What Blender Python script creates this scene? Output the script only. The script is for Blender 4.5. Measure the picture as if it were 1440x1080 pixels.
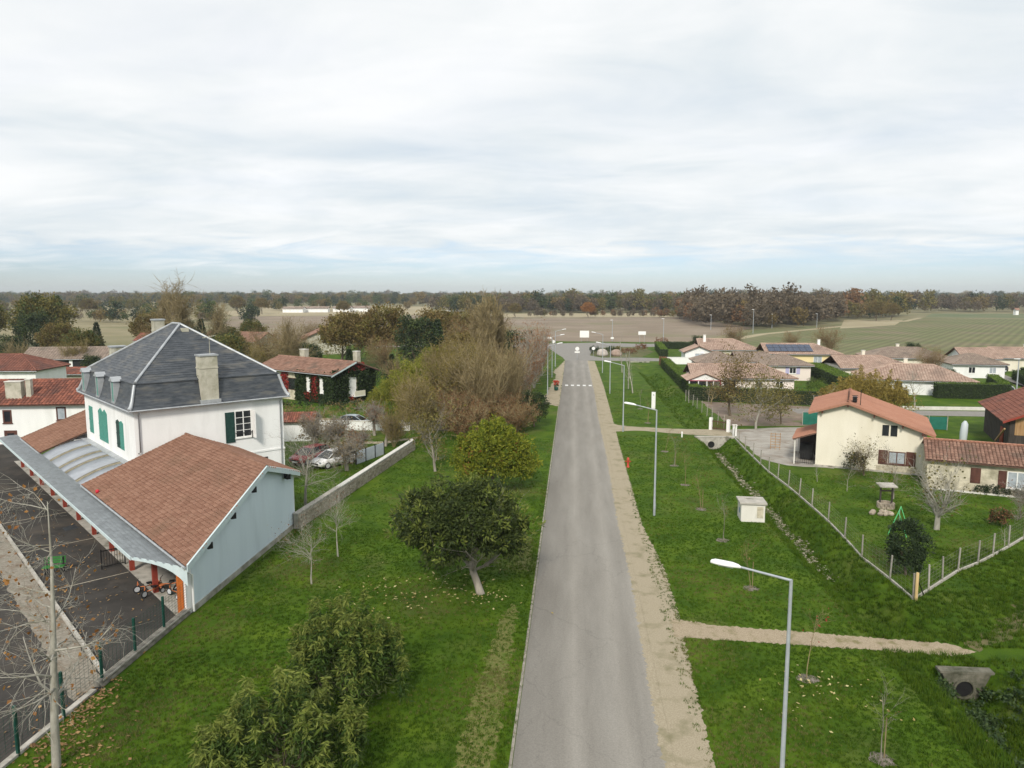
import bpy, math, random
import numpy as np
from mathutils import Vector, Matrix

for o in list(bpy.data.objects): bpy.data.objects.remove(o)
SC = bpy.context.scene
COL = SC.collection
R = math.radians

# ------------------------------------------------------------------ camera
cam = bpy.data.cameras.new('camera'); cam_o = bpy.data.objects.new('camera', cam); COL.objects.link(cam_o)
cam_o.location = (0, 0, 16.0); cam_o.rotation_euler = (R(90 - 7.037), 0, R(4.76))
cam.sensor_width = 36; cam.lens = 25.925; cam.clip_start = .1; cam.clip_end = 30000
SC.camera = cam_o

# ------------------------------------------------------------------ sky: pale Nishita sky under a broken layer of cloud
SUN_EL, SUN_AZ = R(38), R(186)         # azimuth clockwise from +Y; the sun stands behind the camera to the left
world = bpy.data.worlds.new('World'); SC.world = world; world.use_nodes = True
nt = world.node_tree; nt.nodes.clear()
def WN(t, **k):
    n = nt.nodes.new(t)
    for a, b in k.items(): setattr(n, a, b)
    return n
def wl(a, b): nt.links.new(a, b)
def wmath(op, a, b=None, c=None, clamp=False):
    n = WN('ShaderNodeMath', operation=op, use_clamp=clamp)
    for i, v in enumerate((a, b, c)):
        if v is None: continue
        if isinstance(v, (int, float)): n.inputs[i].default_value = v
        else: wl(v, n.inputs[i])
    return n.outputs[0]
def wramp(v, stops):
    n = WN('ShaderNodeValToRGB'); wl(v, n.inputs[0]); e = n.color_ramp.elements
    while len(e) < len(stops): e.new(.5)
    for s, (p, c) in zip(e, stops): s.position = p; s.color = (*c, 1) if len(c) == 3 else c
    return n.outputs[0]
tc = WN('ShaderNodeTexCoord'); sep = WN('ShaderNodeSeparateXYZ'); wl(tc.outputs['Generated'], sep.inputs[0])
zup = wmath('MAXIMUM', sep.outputs[2], 0.0)
den = wmath('ADD', zup, .10)
comb = WN('ShaderNodeCombineXYZ'); wl(wmath('DIVIDE', sep.outputs[0], den), comb.inputs[0]); wl(wmath('DIVIDE', sep.outputs[1], den), comb.inputs[1])
def wnoise(scale, detail, rough, dist=0.0, off=0.0, sx=1.0):
    mp = WN('ShaderNodeMapping'); wl(comb.outputs[0], mp.inputs[0]); mp.inputs['Location'].default_value = (off, off * .7, off * .3); mp.inputs['Scale'].default_value = (sx, 1, 1)
    n = WN('ShaderNodeTexNoise'); wl(mp.outputs[0], n.inputs['Vector'])
    n.inputs['Scale'].default_value = scale; n.inputs['Detail'].default_value = detail; n.inputs['Roughness'].default_value = rough; n.inputs['Distortion'].default_value = dist
    return n.outputs['Fac']
sky = WN('ShaderNodeTexSky', sky_type='NISHITA'); sky.sun_disc = False; sky.sun_elevation = SUN_EL; sky.sun_rotation = SUN_AZ
sky.air_density = 1.0; sky.dust_density = .4; sky.ozone_density = 2.0; sky.altitude = 20
skyc = WN('ShaderNodeMixRGB', blend_type='MULTIPLY'); skyc.inputs[0].default_value = 1; wl(sky.outputs[0], skyc.inputs[1]); skyc.inputs[2].default_value = (.385, .435, .575, 1)
big = wnoise(.6, 5, .5, .9, 5.4, .8); fine = wnoise(1.9, 7, .58, .7, 9.0, .7)
tone = wmath('ADD', wmath('MULTIPLY', big, .66), wmath('MULTIPLY', fine, .34))
cloudc = wramp(tone, [(.35, (3.25, 3.6, 3.84)), (.45, (3.75, 3.98, 4.08)), (.53, (4.2, 4.32, 4.34)), (.62, (4.6, 4.64, 4.62))])
edge = wmath('ADD', wmath('MULTIPLY', sep.outputs[2], 13.0), wmath('MULTIPLY', wmath('SUBTRACT', fine, .5), 1.1))
cover = wramp(edge, [(.30, (0, 0, 0)), (.85, (.96, .96, .96))])
gaps = wramp(wnoise(.8, 5, .5, .5, 21.0, .8), [(.33, (.93, .93, .93)), (.5, (1, 1, 1))])
mask = wmath('MULTIPLY', cover, gaps)
mix = WN('ShaderNodeMixRGB'); wl(mask, mix.inputs[0]); wl(skyc.outputs[0], mix.inputs[1]); wl(cloudc, mix.inputs[2])
bg = WN('ShaderNodeBackground'); wl(mix.outputs[0], bg.inputs[0]); bg.inputs[1].default_value = .1
wl(bg.outputs[0], WN('ShaderNodeOutputWorld').inputs[0])

sun = bpy.data.lights.new('sun', 'SUN'); sun.energy = 1.5; sun.angle = R(11); sun.color = (1, .93, .82)
sun_o = bpy.data.objects.new('sun', sun); COL.objects.link(sun_o)
sd = Vector((math.sin(SUN_AZ) * math.cos(SUN_EL), math.cos(SUN_AZ) * math.cos(SUN_EL), math.sin(SUN_EL)))
sun_o.rotation_euler = sd.to_track_quat('Z', 'Y').to_euler()
SC.view_settings.view_transform = 'Standard'; SC.view_settings.look = 'None'; SC.view_settings.exposure = 1.15; SC.view_settings.gamma = 1
SC.cycles.max_bounces = 6; SC.cycles.diffuse_bounces = 3; SC.cycles.glossy_bounces = 2; SC.cycles.transmission_bounces = 3; SC.cycles.transparent_max_bounces = 8
SC.cycles.volume_bounces = 0; SC.cycles.use_denoising = True

# ------------------------------------------------------------------ helpers: objects
CH = {}
def tag(o, label=None, cat=None, group=None, kind=None):
    if label: o['label'] = label
    if cat: o['category'] = cat
    if group: o['group'] = group
    if kind: o['kind'] = kind
    return o
def thing(name, label, cat, loc=(0, 0, 0), rz=0, group=None, sc=1):
    o = bpy.data.objects.new(name, None); o.empty_display_size = .2; COL.objects.link(o)
    o.location = loc; o.rotation_euler = (0, 0, R(rz)); o.scale = (sc,) * 3 if not isinstance(sc, tuple) else sc
    return tag(o, label, cat, group)
def link(name, me, parent=None, mats=None, kind=None, loc=None, rot=None):
    o = bpy.data.objects.new(name, me); COL.objects.link(o)
    if parent: o.parent = parent; CH.setdefault(parent.name, []).append(o)
    if loc: o.location = loc
    if rot: o.rotation_euler = rot
    if kind: o['kind'] = kind
    return o
def copy_tree(o, parent=None):
    c = o.copy(); COL.objects.link(c)
    if parent: c.parent = parent; CH.setdefault(parent.name, []).append(c)
    for ch in list(CH.get(o.name, [])): copy_tree(ch, c)
    return c
def place(proto, used, loc, rz=0, sc=1, label=None, group=None):
    o = proto if not used.get(proto.name) else copy_tree(proto)
    used[proto.name] = True
    o.location = loc; o.rotation_euler = (0, 0, R(rz)); o.scale = (sc,) * 3 if not isinstance(sc, tuple) else sc
    if label: o['label'] = label
    if group: o['group'] = group
    return o
USED = {}
def np_mesh(name, v, f, mat, smooth=False, midx=None):
    """v (N,3), f (M,k) with one k"""
    v = np.asarray(v, np.float32); f = np.asarray(f, np.int32); k = f.shape[1]
    me = bpy.data.meshes.new(name); me.vertices.add(len(v)); me.vertices.foreach_set('co', v.ravel())
    me.loops.add(f.size); me.loops.foreach_set('vertex_index', f.ravel())
    me.polygons.add(len(f)); me.polygons.foreach_set('loop_start', np.arange(0, f.size, k, dtype=np.int32)); me.polygons.foreach_set('loop_total', np.full(len(f), k, np.int32))
    for m in (mat if isinstance(mat, (list, tuple)) else [mat]): me.materials.append(m)
    if midx is not None: me.polygons.foreach_set('material_index', np.asarray(midx, np.int32))
    me.polygons.foreach_set('use_smooth', np.full(len(f), smooth))
    me.update(calc_edges=True); me.validate(); return me
class MB:
    def __init__(s): s.v = []; s.f = []; s.sm = []
    def add(s, vs, fs, smooth=False):
        n = len(s.v); s.v += [tuple(p) for p in vs]; s.f += [tuple(i + n for i in f) for f in fs]; s.sm += [smooth] * len(fs); return s
    def box(s, c, d, rz=0, rx=0, ry=0):
        m = Matrix.Translation(c) @ Matrix.Rotation(rz, 4, 'Z') @ Matrix.Rotation(ry, 4, 'Y') @ Matrix.Rotation(rx, 4, 'X')
        q = [m @ Vector((x * d[0] / 2, y * d[1] / 2, z * d[2] / 2)) for x in (-1, 1) for y in (-1, 1) for z in (-1, 1)]
        return s.add(q, [(0, 1, 3, 2), (4, 6, 7, 5), (0, 4, 5, 1), (2, 3, 7, 6), (0, 2, 6, 4), (1, 5, 7, 3)])
    def b2(s, x0, x1, y0, y1, z0, z1): return s.box(((x0 + x1) / 2, (y0 + y1) / 2, (z0 + z1) / 2), (abs(x1 - x0), abs(y1 - y0), abs(z1 - z0)))
    def slab(s, poly, t):
        """3D polygon thickened downwards along its normal by t"""
        p = [Vector(q) for q in poly]; n = sum(((p[i] - p[0]).cross(p[i + 1] - p[0]) for i in range(1, len(p) - 1)), Vector()).normalized()
        k = len(p); lo = [q - n * t for q in p]
        return s.add(p + lo, [tuple(range(k)), tuple(range(2 * k - 1, k - 1, -1))] + [(i, k + i, k + (i + 1) % k, (i + 1) % k) for i in range(k)])
    def prism(s, poly, z0, z1):
        k = len(poly)
        return s.add([(x, y, z0) for x, y in poly] + [(x, y, z1) for x, y in poly], [tuple(range(k - 1, -1, -1)), tuple(range(k, 2 * k))] + [(i, (i + 1) % k, k + (i + 1) % k, k + i) for i in range(k)])
    def bar(s, a, b, r, n=6, r2=None): return s.tube([a, b], [r, r if r2 is None else r2], n)
    def tube(s, pts, rad, n=8, cap=True, smooth=True):
        pts = [Vector(p) for p in pts]; vs = []; k = len(pts)
        if isinstance(rad, (int, float)): rad = [rad] * k
        for i, p in enumerate(pts):
            d = (pts[min(i + 1, k - 1)] - pts[max(i - 1, 0)]).normalized()
            u = d.cross(Vector((0, 0, 1))) if abs(d.z) < .95 else d.cross(Vector((1, 0, 0)))
            u.normalize(); w = d.cross(u)
            vs += [p + (u * math.cos(2 * math.pi * j / n) + w * math.sin(2 * math.pi * j / n)) * rad[i] for j in range(n)]
        fs = [(i * n + j, i * n + (j + 1) % n, (i + 1) * n + (j + 1) % n, (i + 1) * n + j) for i in range(k - 1) for j in range(n)]
        s.add(vs, fs, smooth)
        if cap: s.add(vs[:n], [tuple(range(n))]); s.add(vs[-n:], [tuple(range(n - 1, -1, -1))])
        return s
    def lathe(s, prof, c=(0, 0, 0), n=12, axis='Z', smooth=True):
        vs = []
        for r, z in prof:
            for j in range(n):
                a = 2 * math.pi * j / n; x, y = r * math.cos(a), r * math.sin(a)
                q = (x, y, z) if axis == 'Z' else ((x, z, y) if axis == 'Y' else (z, x, y))
                vs.append((q[0] + c[0], q[1] + c[1], q[2] + c[2]))
        return s.add(vs, [(i * n + j, i * n + (j + 1) % n, (i + 1) * n + (j + 1) % n, (i + 1) * n + j) for i in range(len(prof) - 1) for j in range(n)], smooth)
    def mesh(s, name, mat):
        me = bpy.data.meshes.new(name); me.from_pydata(s.v, [], s.f)
        for m in (mat if isinstance(mat, (list, tuple)) else [mat]): me.materials.append(m)
        me.polygons.foreach_set('use_smooth', s.sm); me.update(); return me
    def build(s, name, mat, parent=None, kind=None, loc=None, rot=None): return link(name, s.mesh(name, mat), parent, None, kind, loc, rot)

# ------------------------------------------------------------------ helpers: materials (all procedural)
def mat(name, c1, c2=None, scale=3.0, rough=.85, bump=0.0, bscale=None, island=0.0, stretch=(1, 1, 1), detail=5, spec=.3, metal=0.0, lo=.35, hi=.65, c3=None, s3=None, transl=0.0, obrand=0.0, bdist=.05):
    m = bpy.data.materials.new(name); m.use_nodes = True; t = m.node_tree; p = t.nodes['Principled BSDF']
    p.inputs['Roughness'].default_value = rough; p.inputs['Specular IOR Level'].default_value = spec; p.inputs['Metallic'].default_value = metal
    L = t.links.new; c2 = c2 or c1
    co = t.nodes.new('ShaderNodeTexCoord'); mp = t.nodes.new('ShaderNodeMapping'); mp.inputs['Scale'].default_value = stretch; L(co.outputs['Object'], mp.inputs[0])
    def noise(sc, d=detail):
        n = t.nodes.new('ShaderNodeTexNoise'); n.inputs['Scale'].default_value = sc; n.inputs['Detail'].default_value = d; n.inputs['Roughness'].default_value = .6; L(mp.outputs[0], n.inputs['Vector']); return n.outputs['Fac']
    r = t.nodes.new('ShaderNodeValToRGB'); r.color_ramp.elements[0].position = lo; r.color_ramp.elements[1].position = hi
    r.color_ramp.elements[0].color = (*c1, 1); r.color_ramp.elements[1].color = (*c2, 1)
    fac = noise(scale)
    if island > 0:
        g = t.nodes.new('ShaderNodeNewGeometry'); mx = t.nodes.new('ShaderNodeMix'); mx.inputs[0].default_value = island; L(fac, mx.inputs[2]); L(g.outputs['Random Per Island'], mx.inputs[3]); fac = mx.outputs[0]
        r.color_ramp.elements[0].position = .15; r.color_ramp.elements[1].position = .85
    L(fac, r.inputs[0]); col = r.outputs[0]
    if c3:
        r3 = t.nodes.new('ShaderNodeValToRGB'); r3.color_ramp.elements[0].position = .52; r3.color_ramp.elements[1].position = .68; L(noise(s3 or scale * .3, 4), r3.inputs[0])
        mx = t.nodes.new('ShaderNodeMixRGB'); L(r3.outputs[0], mx.inputs[0]); L(col, mx.inputs[1]); mx.inputs[2].default_value = (*c3, 1); col = mx.outputs[0]
    if obrand > 0:
        oi = t.nodes.new('ShaderNodeObjectInfo'); hs = t.nodes.new('ShaderNodeHueSaturation'); mr = t.nodes.new('ShaderNodeMapRange'); L(oi.outputs['Random'], mr.inputs[0]); mr.inputs[3].default_value = 1 - obrand; mr.inputs[4].default_value = 1 + obrand
        L(mr.outputs[0], hs.inputs['Value']); L(col, hs.inputs['Color']); col = hs.outputs[0]
    L(col, p.inputs['Base Color'])
    if bump > 0:
        b = t.nodes.new('ShaderNodeBump'); b.inputs['Strength'].default_value = bump; b.inputs['Distance'].default_value = bdist; L(noise(bscale or scale * 6, 4), b.inputs['Height']); L(b.outputs[0], p.inputs['Normal'])
    if transl > 0:
        tr = t.nodes.new('ShaderNodeBsdfTranslucent'); L(col, tr.inputs[0]); ms = t.nodes.new('ShaderNodeMixShader'); ms.inputs[0].default_value = transl
        L(p.outputs[0], ms.inputs[1]); L(tr.outputs[0], ms.inputs[2]); L(ms.outputs[0], t.nodes['Material Output'].inputs[0])
    return m
def leafmat(name, c1, c2, tr=.2): return mat(name, c1, c2, scale=.6, rough=.65, island=.75, spec=.25, transl=tr, obrand=.12)
# ------------------------------------------------------------------ the ground and everything laid on it
def smooth(a, b, x):
    t = np.clip((x - a) / (b - a), 0, 1); return t * t * (3 - 2 * t)
def ditch_cx(y): return 15.6 + 1.1 * (1 - smooth(32.5, 38, y))
def gz(x, y):
    x = np.asarray(x, float); y = np.asarray(y, float)
    on = (1 - smooth(31.2, 31.9, y)) + smooth(34.6, 36.6, y) * (1 - smooth(82.2, 82.7, y))
    far = smooth(87.6, 88.2, y) * (1 - smooth(160, 172, y))
    d = np.abs(x - ditch_cx(y)); p = 1 - smooth(.28, 1.95, d)
    p2 = 1 - smooth(.3, 2.1, np.abs(x - 15.2))
    z = -1.25 * on * p - .8 * far * p2
    z = z + .25 * smooth(18, 24, x) * (1 - smooth(66, 80, y)) * 0
    return z
def H(x, y): return float(gz(x, y))
def lines(spec):
    out = []
    for a, b, st in spec: out += list(np.arange(a, b, st))
    return np.array(sorted(set(np.round(out + [spec[-1][1]], 3))))
gx = lines([(-9000, -1000, 1000), (-1000, -100, 60), (-100, -20, 4), (-20, 12.5, 1.5), (12.5, 19.5, .22), (19.5, 60, 2.5), (60, 400, 25), (400, 1000, 100), (1000, 9001, 1000)])
gy = lines([(-400, 10, 50), (10, 30.8, .8), (30.8, 37.2, .15), (37.2, 82, 1.0), (82, 88.6, .12), (88.6, 180, 3), (180, 1000, 40), (1000, 12001, 1000)])
X, Y = np.meshgrid(gx, gy); Z = gz(X, Y)
rg = np.random.default_rng(2); near = (np.abs(X) < 60) & (Y < 180)
Z = Z + np.where(near & (Z < -.08), rg.normal(0, .03, X.shape), 0)
nx = len(gx); idx = np.arange(X.size).reshape(X.shape)
F4 = np.stack([idx[:-1, :-1], idx[:-1, 1:], idx[1:, 1:], idx[1:, :-1]], -1).reshape(-1, 4)

def grass_material():
    m = bpy.data.materials.new('lawn_grass'); m.use_nodes = True; t = m.node_tree; p = t.nodes['Principled BSDF']; L = t.links.new
    p.inputs['Roughness'].default_value = .9; p.inputs['Specular IOR Level'].default_value = .15
    co = t.nodes.new('ShaderNodeTexCoord')
    def noise(sc, d=5, r=.6):
        n = t.nodes.new('ShaderNodeTexNoise'); n.inputs['Scale'].default_value = sc; n.inputs['Detail'].default_value = d; n.inputs['Roughness'].default_value = r; L(co.outputs['Object'], n.inputs['Vector']); return n.outputs['Fac']
    def ramp(v, st):
        n = t.nodes.new('ShaderNodeValToRGB'); L(v, n.inputs[0]); e = n.color_ramp.elements
        while len(e) < len(st): e.new(.5)
        for s, (q, c) in zip(e, st): s.position = q; s.color = (*c, 1)
        return n.outputs[0]
    def mx(f, a, b, bt='MIX'):
        n = t.nodes.new('ShaderNodeMixRGB'); n.blend_type = bt
        if isinstance(f, float): n.inputs[0].default_value = f
        else: L(f, n.inputs[0])
        L(a, n.inputs[1]); L(b, n.inputs[2]); return n.outputs[0]
    base = ramp(noise(.45, 6), [(.3, (.028, .068, .002)), (.5, (.056, .110, .004)), (.7, (.096, .152, .008))])
    dry = ramp(noise(1.6, 5), [(.35, (.10, .13, .026)), (.7, (.175, .155, .062))])
    col = mx(ramp(noise(.16, 5, .65), [(.53, (0, 0, 0)), (.72, (.75, .75, .75))]), base, dry)
    col = mx(.4, col, ramp(noise(14, 3), [(.3, (.35, .4, .3)), (.7, (1.35, 1.3, 1.2))]), 'MULTIPLY')
    L(col, p.inputs['Base Color'])
    b = t.nodes.new('ShaderNodeBump'); b.inputs['Strength'].default_value = .7; b.inputs['Distance'].default_value = .08; L(noise(9, 6, .7), b.inputs['Height']); L(b.outputs[0], p.inputs['Normal'])
    return m
M = {}
M['grass'] = grass_material()
ground = link('ground', np_mesh('ground', np.stack([X.ravel(), Y.ravel(), Z.ravel()], -1), F4, M['grass'], True), kind='structure')

def asphalt_material(name, tracks):
    m = mat(name, (.215, .202, .183), (.258, .244, .223), scale=1.0, rough=.9, bump=.3, bscale=45, stretch=(1, .12, 1) if tracks else (1, 1, 1))
    t = m.node_tree; L = t.links.new; p = t.nodes['Principled BSDF']; src = p.inputs['Base Color'].links[0].from_socket
    co = t.nodes.new('ShaderNodeTexCoord')
    n = t.nodes.new('ShaderNodeTexNoise'); n.inputs['Scale'].default_value = 16; n.inputs['Detail'].default_value = 5; L(co.outputs['Object'], n.inputs['Vector'])
    r = t.nodes.new('ShaderNodeValToRGB'); L(n.outputs['Fac'], r.inputs[0]); r.color_ramp.elements[0].position = .3; r.color_ramp.elements[0].color = (.75, .75, .75, 1); r.color_ramp.elements[1].position = .72; r.color_ramp.elements[1].color = (1.22, 1.22, 1.2, 1)
    mu = t.nodes.new('ShaderNodeMixRGB'); mu.blend_type = 'MULTIPLY'; mu.inputs[0].default_value = .5; L(src, mu.inputs[1]); L(r.outputs[0], mu.inputs[2]); col = mu.outputs[0]
    if tracks:
        s = t.nodes.new('ShaderNodeSeparateXYZ'); L(co.outputs['Object'], s.inputs[0])
        nz = t.nodes.new('ShaderNodeTexNoise'); nz.inputs['Scale'].default_value = .05; nz.inputs['Detail'].default_value = 3; L(co.outputs['Object'], nz.inputs['Vector'])
        ad = t.nodes.new('ShaderNodeMath'); ad.operation = 'MULTIPLY_ADD'; L(nz.outputs['Fac'], ad.inputs[0]); ad.inputs[1].default_value = .7; L(s.outputs[0], ad.inputs[2])
        mr = t.nodes.new('ShaderNodeMapRange'); L(ad.outputs[0], mr.inputs[0]); mr.inputs[1].default_value = -1.65; mr.inputs[2].default_value = 3.85
        tr = t.nodes.new('ShaderNodeValToRGB'); L(mr.outputs[0], tr.inputs[0]); e = tr.color_ramp.elements
        st = [(0, .78), (.14, .86), (.30, .94), (.40, 1.14), (.50, .99), (.60, .98), (.75, 1.16), (.84, 1.0), (.93, 1.06), (1, 1.28)]
        while len(e) < len(st): e.new(.5)
        for k, (q, v) in zip(e, st): k.position = q; k.color = (v, v * .99, v * .965, 1)
        m2 = t.nodes.new('ShaderNodeMixRGB'); m2.blend_type = 'MULTIPLY'; m2.inputs[0].default_value = 1; L(col, m2.inputs[1]); L(tr.outputs[0], m2.inputs[2]); col = m2.outputs[0]
    vo = t.nodes.new('ShaderNodeTexVoronoi'); vo.feature = 'DISTANCE_TO_EDGE'; vo.inputs['Scale'].default_value = .22; vm = t.nodes.new('ShaderNodeMapping'); vm.inputs['Scale'].default_value = (1.3, .5, 1)
    nd = t.nodes.new('ShaderNodeTexNoise'); nd.inputs['Scale'].default_value = 1.1; nd.inputs['Detail'].default_value = 6; L(co.outputs['Object'], nd.inputs['Vector'])
    va = t.nodes.new('ShaderNodeVectorMath'); va.operation = 'MULTIPLY_ADD'; L(nd.outputs['Color'], va.inputs[0]); va.inputs[1].default_value = (1.6, 1.6, 0); L(co.outputs['Object'], va.inputs[2]); L(va.outputs[0], vm.inputs[0]); L(vm.outputs[0], vo.inputs['Vector'])
    cr = t.nodes.new('ShaderNodeValToRGB'); L(vo.outputs['Distance'], cr.inputs[0]); cr.color_ramp.elements[0].color = (.72, .72, .72, 1); cr.color_ramp.elements[1].color = (1, 1, 1, 1); cr.color_ramp.elements[1].position = .006
    m3 = t.nodes.new('ShaderNodeMixRGB'); m3.blend_type = 'MULTIPLY'; m3.inputs[0].default_value = .55; L(col, m3.inputs[1]); L(cr.outputs[0], m3.inputs[2]); col = m3.outputs[0]
    L(col, p.inputs['Base Color']); return m
M['road'] = asphalt_material('road_asphalt', True)
M['asphalt'] = asphalt_material('lane_asphalt', False)
M['yard'] = mat('yard_asphalt', (.040, .037, .034), (.066, .060, .054), scale=.5, rough=.95, bump=.3, bscale=30, spec=.15, c3=(.088, .074, .060), s3=.35)
M['gravel'] = mat('tan_gravel', (.285, .24, .165), (.40, .345, .25), scale=18, rough=.95, bump=.5, bscale=40, c3=(.23, .205, .125), s3=.8)
M['dirt'] = mat('path_dirt', (.27, .21, .14), (.42, .35, .25), scale=16, rough=.95, bump=.5, bscale=40, c3=(.20, .175, .085), s3=1.5)
M['soil'] = mat('garden_soil', (.17, .125, .095), (.27, .21, .165), scale=.8, rough=.95, bump=.6, bscale=10, c3=(.13, .14, .06), s3=.4)
M['paint'] = mat('white_paint', (.62, .62, .60), (.78, .78, .76), scale=8, rough=.7)
M['concrete'] = mat('concrete', (.34, .32, .28), (.50, .47, .42), scale=1.5, rough=.9, bump=.3, bscale=20, c3=(.20, .19, .15), s3=1.2)
M['paleconc'] = mat('pale_concrete', (.55, .53, .49), (.68, .66, .61), scale=1.5, rough=.9, bump=.2, bscale=20)

def ragged(poly, step, amp, seed=0):
    rn = random.Random(seed); out = []
    for i, (x, y) in enumerate(poly):
        x2, y2 = poly[(i + 1) % len(poly)]; d = math.hypot(x2 - x, y2 - y); k = max(1, int(d / step))
        ux, uy = (-(y2 - y) / d, (x2 - x) / d) if d > 0 else (0, 0)
        for j in range(k):
            t = j / k; a = rn.gauss(0, amp) if j else 0
            out.append((x + (x2 - x) * t + ux * a, y + (y2 - y) * t + uy * a))
    return out
def rline(pts, step, amp, seed=0):
    rn = random.Random(seed); out = []
    for (x, y), (x2, y2) in zip(pts, pts[1:]):
        d = math.hypot(x2 - x, y2 - y); k = max(1, int(d / step)); ux, uy = -(y2 - y) / d, (x2 - x) / d
        for j in range(k):
            a = rn.gauss(0, amp) if j else 0; out.append((x + (x2 - x) * j / k + ux * a, y + (y2 - y) * j / k + uy * a))
    return out + [pts[-1]]
def sheet(name, poly, z, m, parent=None, kind='structure'):
    b = MB(); b.add([(x, y, z) for x, y in poly], [tuple(range(len(poly)))])
    o = b.build(name, m, parent); me = o.data
    if me.polygons[0].normal.z < 0: me.flip_normals()
    if not parent: o['kind'] = kind
    return o

# road with its edge kerb, gravel shoulders and paths
sheet('gravel_shoulder', [(3.2, 5), (3.2, 176)] + rline([(5.1, 174.5), (5.3, 125.5), (5.1, 93.4), (4.95, 72.5), (4.9, 50), (5.45, 42), (5.4, 36), (5.15, 30), (4.95, 23.7), (4.9, 5)], .11, .045, 3), .006, M['gravel'])
sheet('gravel_spill', rline([(3.62, 5), (3.62, 120)], 200, 0) + rline([(3.5, 120), (3.3, 95), (3.38, 70), (3.22, 52), (3.36, 40), (3.2, 28), (3.32, 5)], .10, .06, 33), .021, M['gravel'])
sheet('gravel_verge', ragged([(-1.9, 176), (-3.1, 162), (-4.1, 150), (-3.3, 144.7), (-3.7, 129.8), (-4.3, 115.9), (-4.1, 106), (-1.9, 104)], .5, .12, 5), .006, M['gravel'])
sheet('road', [(-1.93, -20), (3.55, -20), (3.52, 100), (3.4, 176), (-1.9, 176)], .016, M['road'])
kerb = MB().b2(-2.05, -1.945, 5, 105, -.1, .022).build('kerb', mat('old_kerb', (.17, .155, .125), (.34, .31, .26), scale=2.5, rough=.95, bump=.4, bscale=14), kind='structure')
sheet('dry_strip', ragged([(-2.5, 19), (-2.7, 36), (-3.0, 36.5), (-3.5, 34), (-3.9, 26), (-4.0, 19)], .14, .09, 21), .003, mat('dry_turf', (.075, .115, .010), (.20, .165, .07), scale=9, rough=.95, bump=.5, bscale=20, lo=.35, hi=.7, c3=(.075, .12, .01), s3=1.6))
sheet('dry_strip', ragged([(-2.4, 41), (-2.5, 47), (-3.1, 47.5), (-3.3, 41.5)], .14, .08, 22), .003, bpy.data.materials['dry_turf'])
sheet('dirt_path', ragged([(4.9, 33.35), (10.7, 33.0), (14.2, 32.75), (17.2, 32.5), (18.2, 33.0), (17.3, 33.75), (14.5, 34.0), (11.0, 34.4), (7, 34.75), (4.9, 35.4)], .10, .05, 7), .010, M['dirt'])
sheet('earth_track', ragged([(18.3, 33.0), (20.5, 34.4), (23.0, 36.9), (27, 41.2), (26.3, 42.1), (23.0, 38.6), (20.4, 35.6), (18.0, 33.7)], .35, .14, 8), .008, mat('track_earth', (.085, .095, .028), (.17, .135, .07), scale=1.2, rough=.95, bump=.5, bscale=14))
sheet('gravel_drive', ragged([(4.7, 85.2), (8, 85.9), (13.2, 84.0), (18.1, 83.2), (18.1, 87.4), (13.2, 87.4), (8, 88.3), (5.6, 89.4), (4.7, 91)], .6, .1, 9), .012, M['gravel'])
M['drivegrey'] = mat('drive_grit', (.30, .275, .24), (.40, .375, .335), scale=.8, rough=.95, bump=.4, bscale=20, c3=(.24, .20, .16), s3=.5)
sheet('farm_drive', ragged([(18.3, 87.4), (18.3, 72.0), (20, 69.4), (24, 68.4), (27, 80), (30, 90), (25, 89.5)], .8, .1, 10), .010, M['drivegrey'])
sheet('vegetable_garden', ragged([(19, 110.5), (19, 90.2), (29, 90.5), (36, 93), (37, 106)], 1.0, .12, 11), .008, M['soil'])
# the junction beyond the dashes, the ring round the planted island and the lane to the houses
sheet('junction_road', [(-1.9, 176), (3.4, 176), (16, 175.6), (21, 175.8), (21, 183.5), (17, 185.2), (7, 184.8), (4.3, 191), (5.6, 212), (11.5, 222.6), (20.6, 221.5), (40, 231), (70, 262), (69, 268), (38, 238), (21, 236), (8, 241), (-2, 237), (-22, 229), (-60, 222), (-60, 214), (-22, 219), (-7, 214), (-4.5, 196), (-2.6, 184)], .012, M['asphalt'])
sheet('planted_island', ragged([(4.4, 192), (5.8, 211.5), (11.6, 221.6), (20.4, 220), (22, 203.5), (17, 186.3), (8, 185.8)], 1.5, .1, 12), .02, mat('island_turf', (.06, .085, .02), (.15, .13, .055), scale=.4, rough=.95, bump=.4))
for k in range(5):
    x = -1.35 + k * 1.02
    o = sheet('road_dash', [(x, 127.2), (x + .52, 127.2), (x + .52, 128.9), (x, 128.9)], .021, M['paint'])
sheet('village_lane', [(84, 165), (88.5, 165), (79.5, 134), (68.8, 110), (63, 104), (30, 104.5), (30, 100.2), (66, 99.4), (100, 99), (100, 104), (70.5, 104.2), (73.5, 110)], .016, M['asphalt'])

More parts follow.
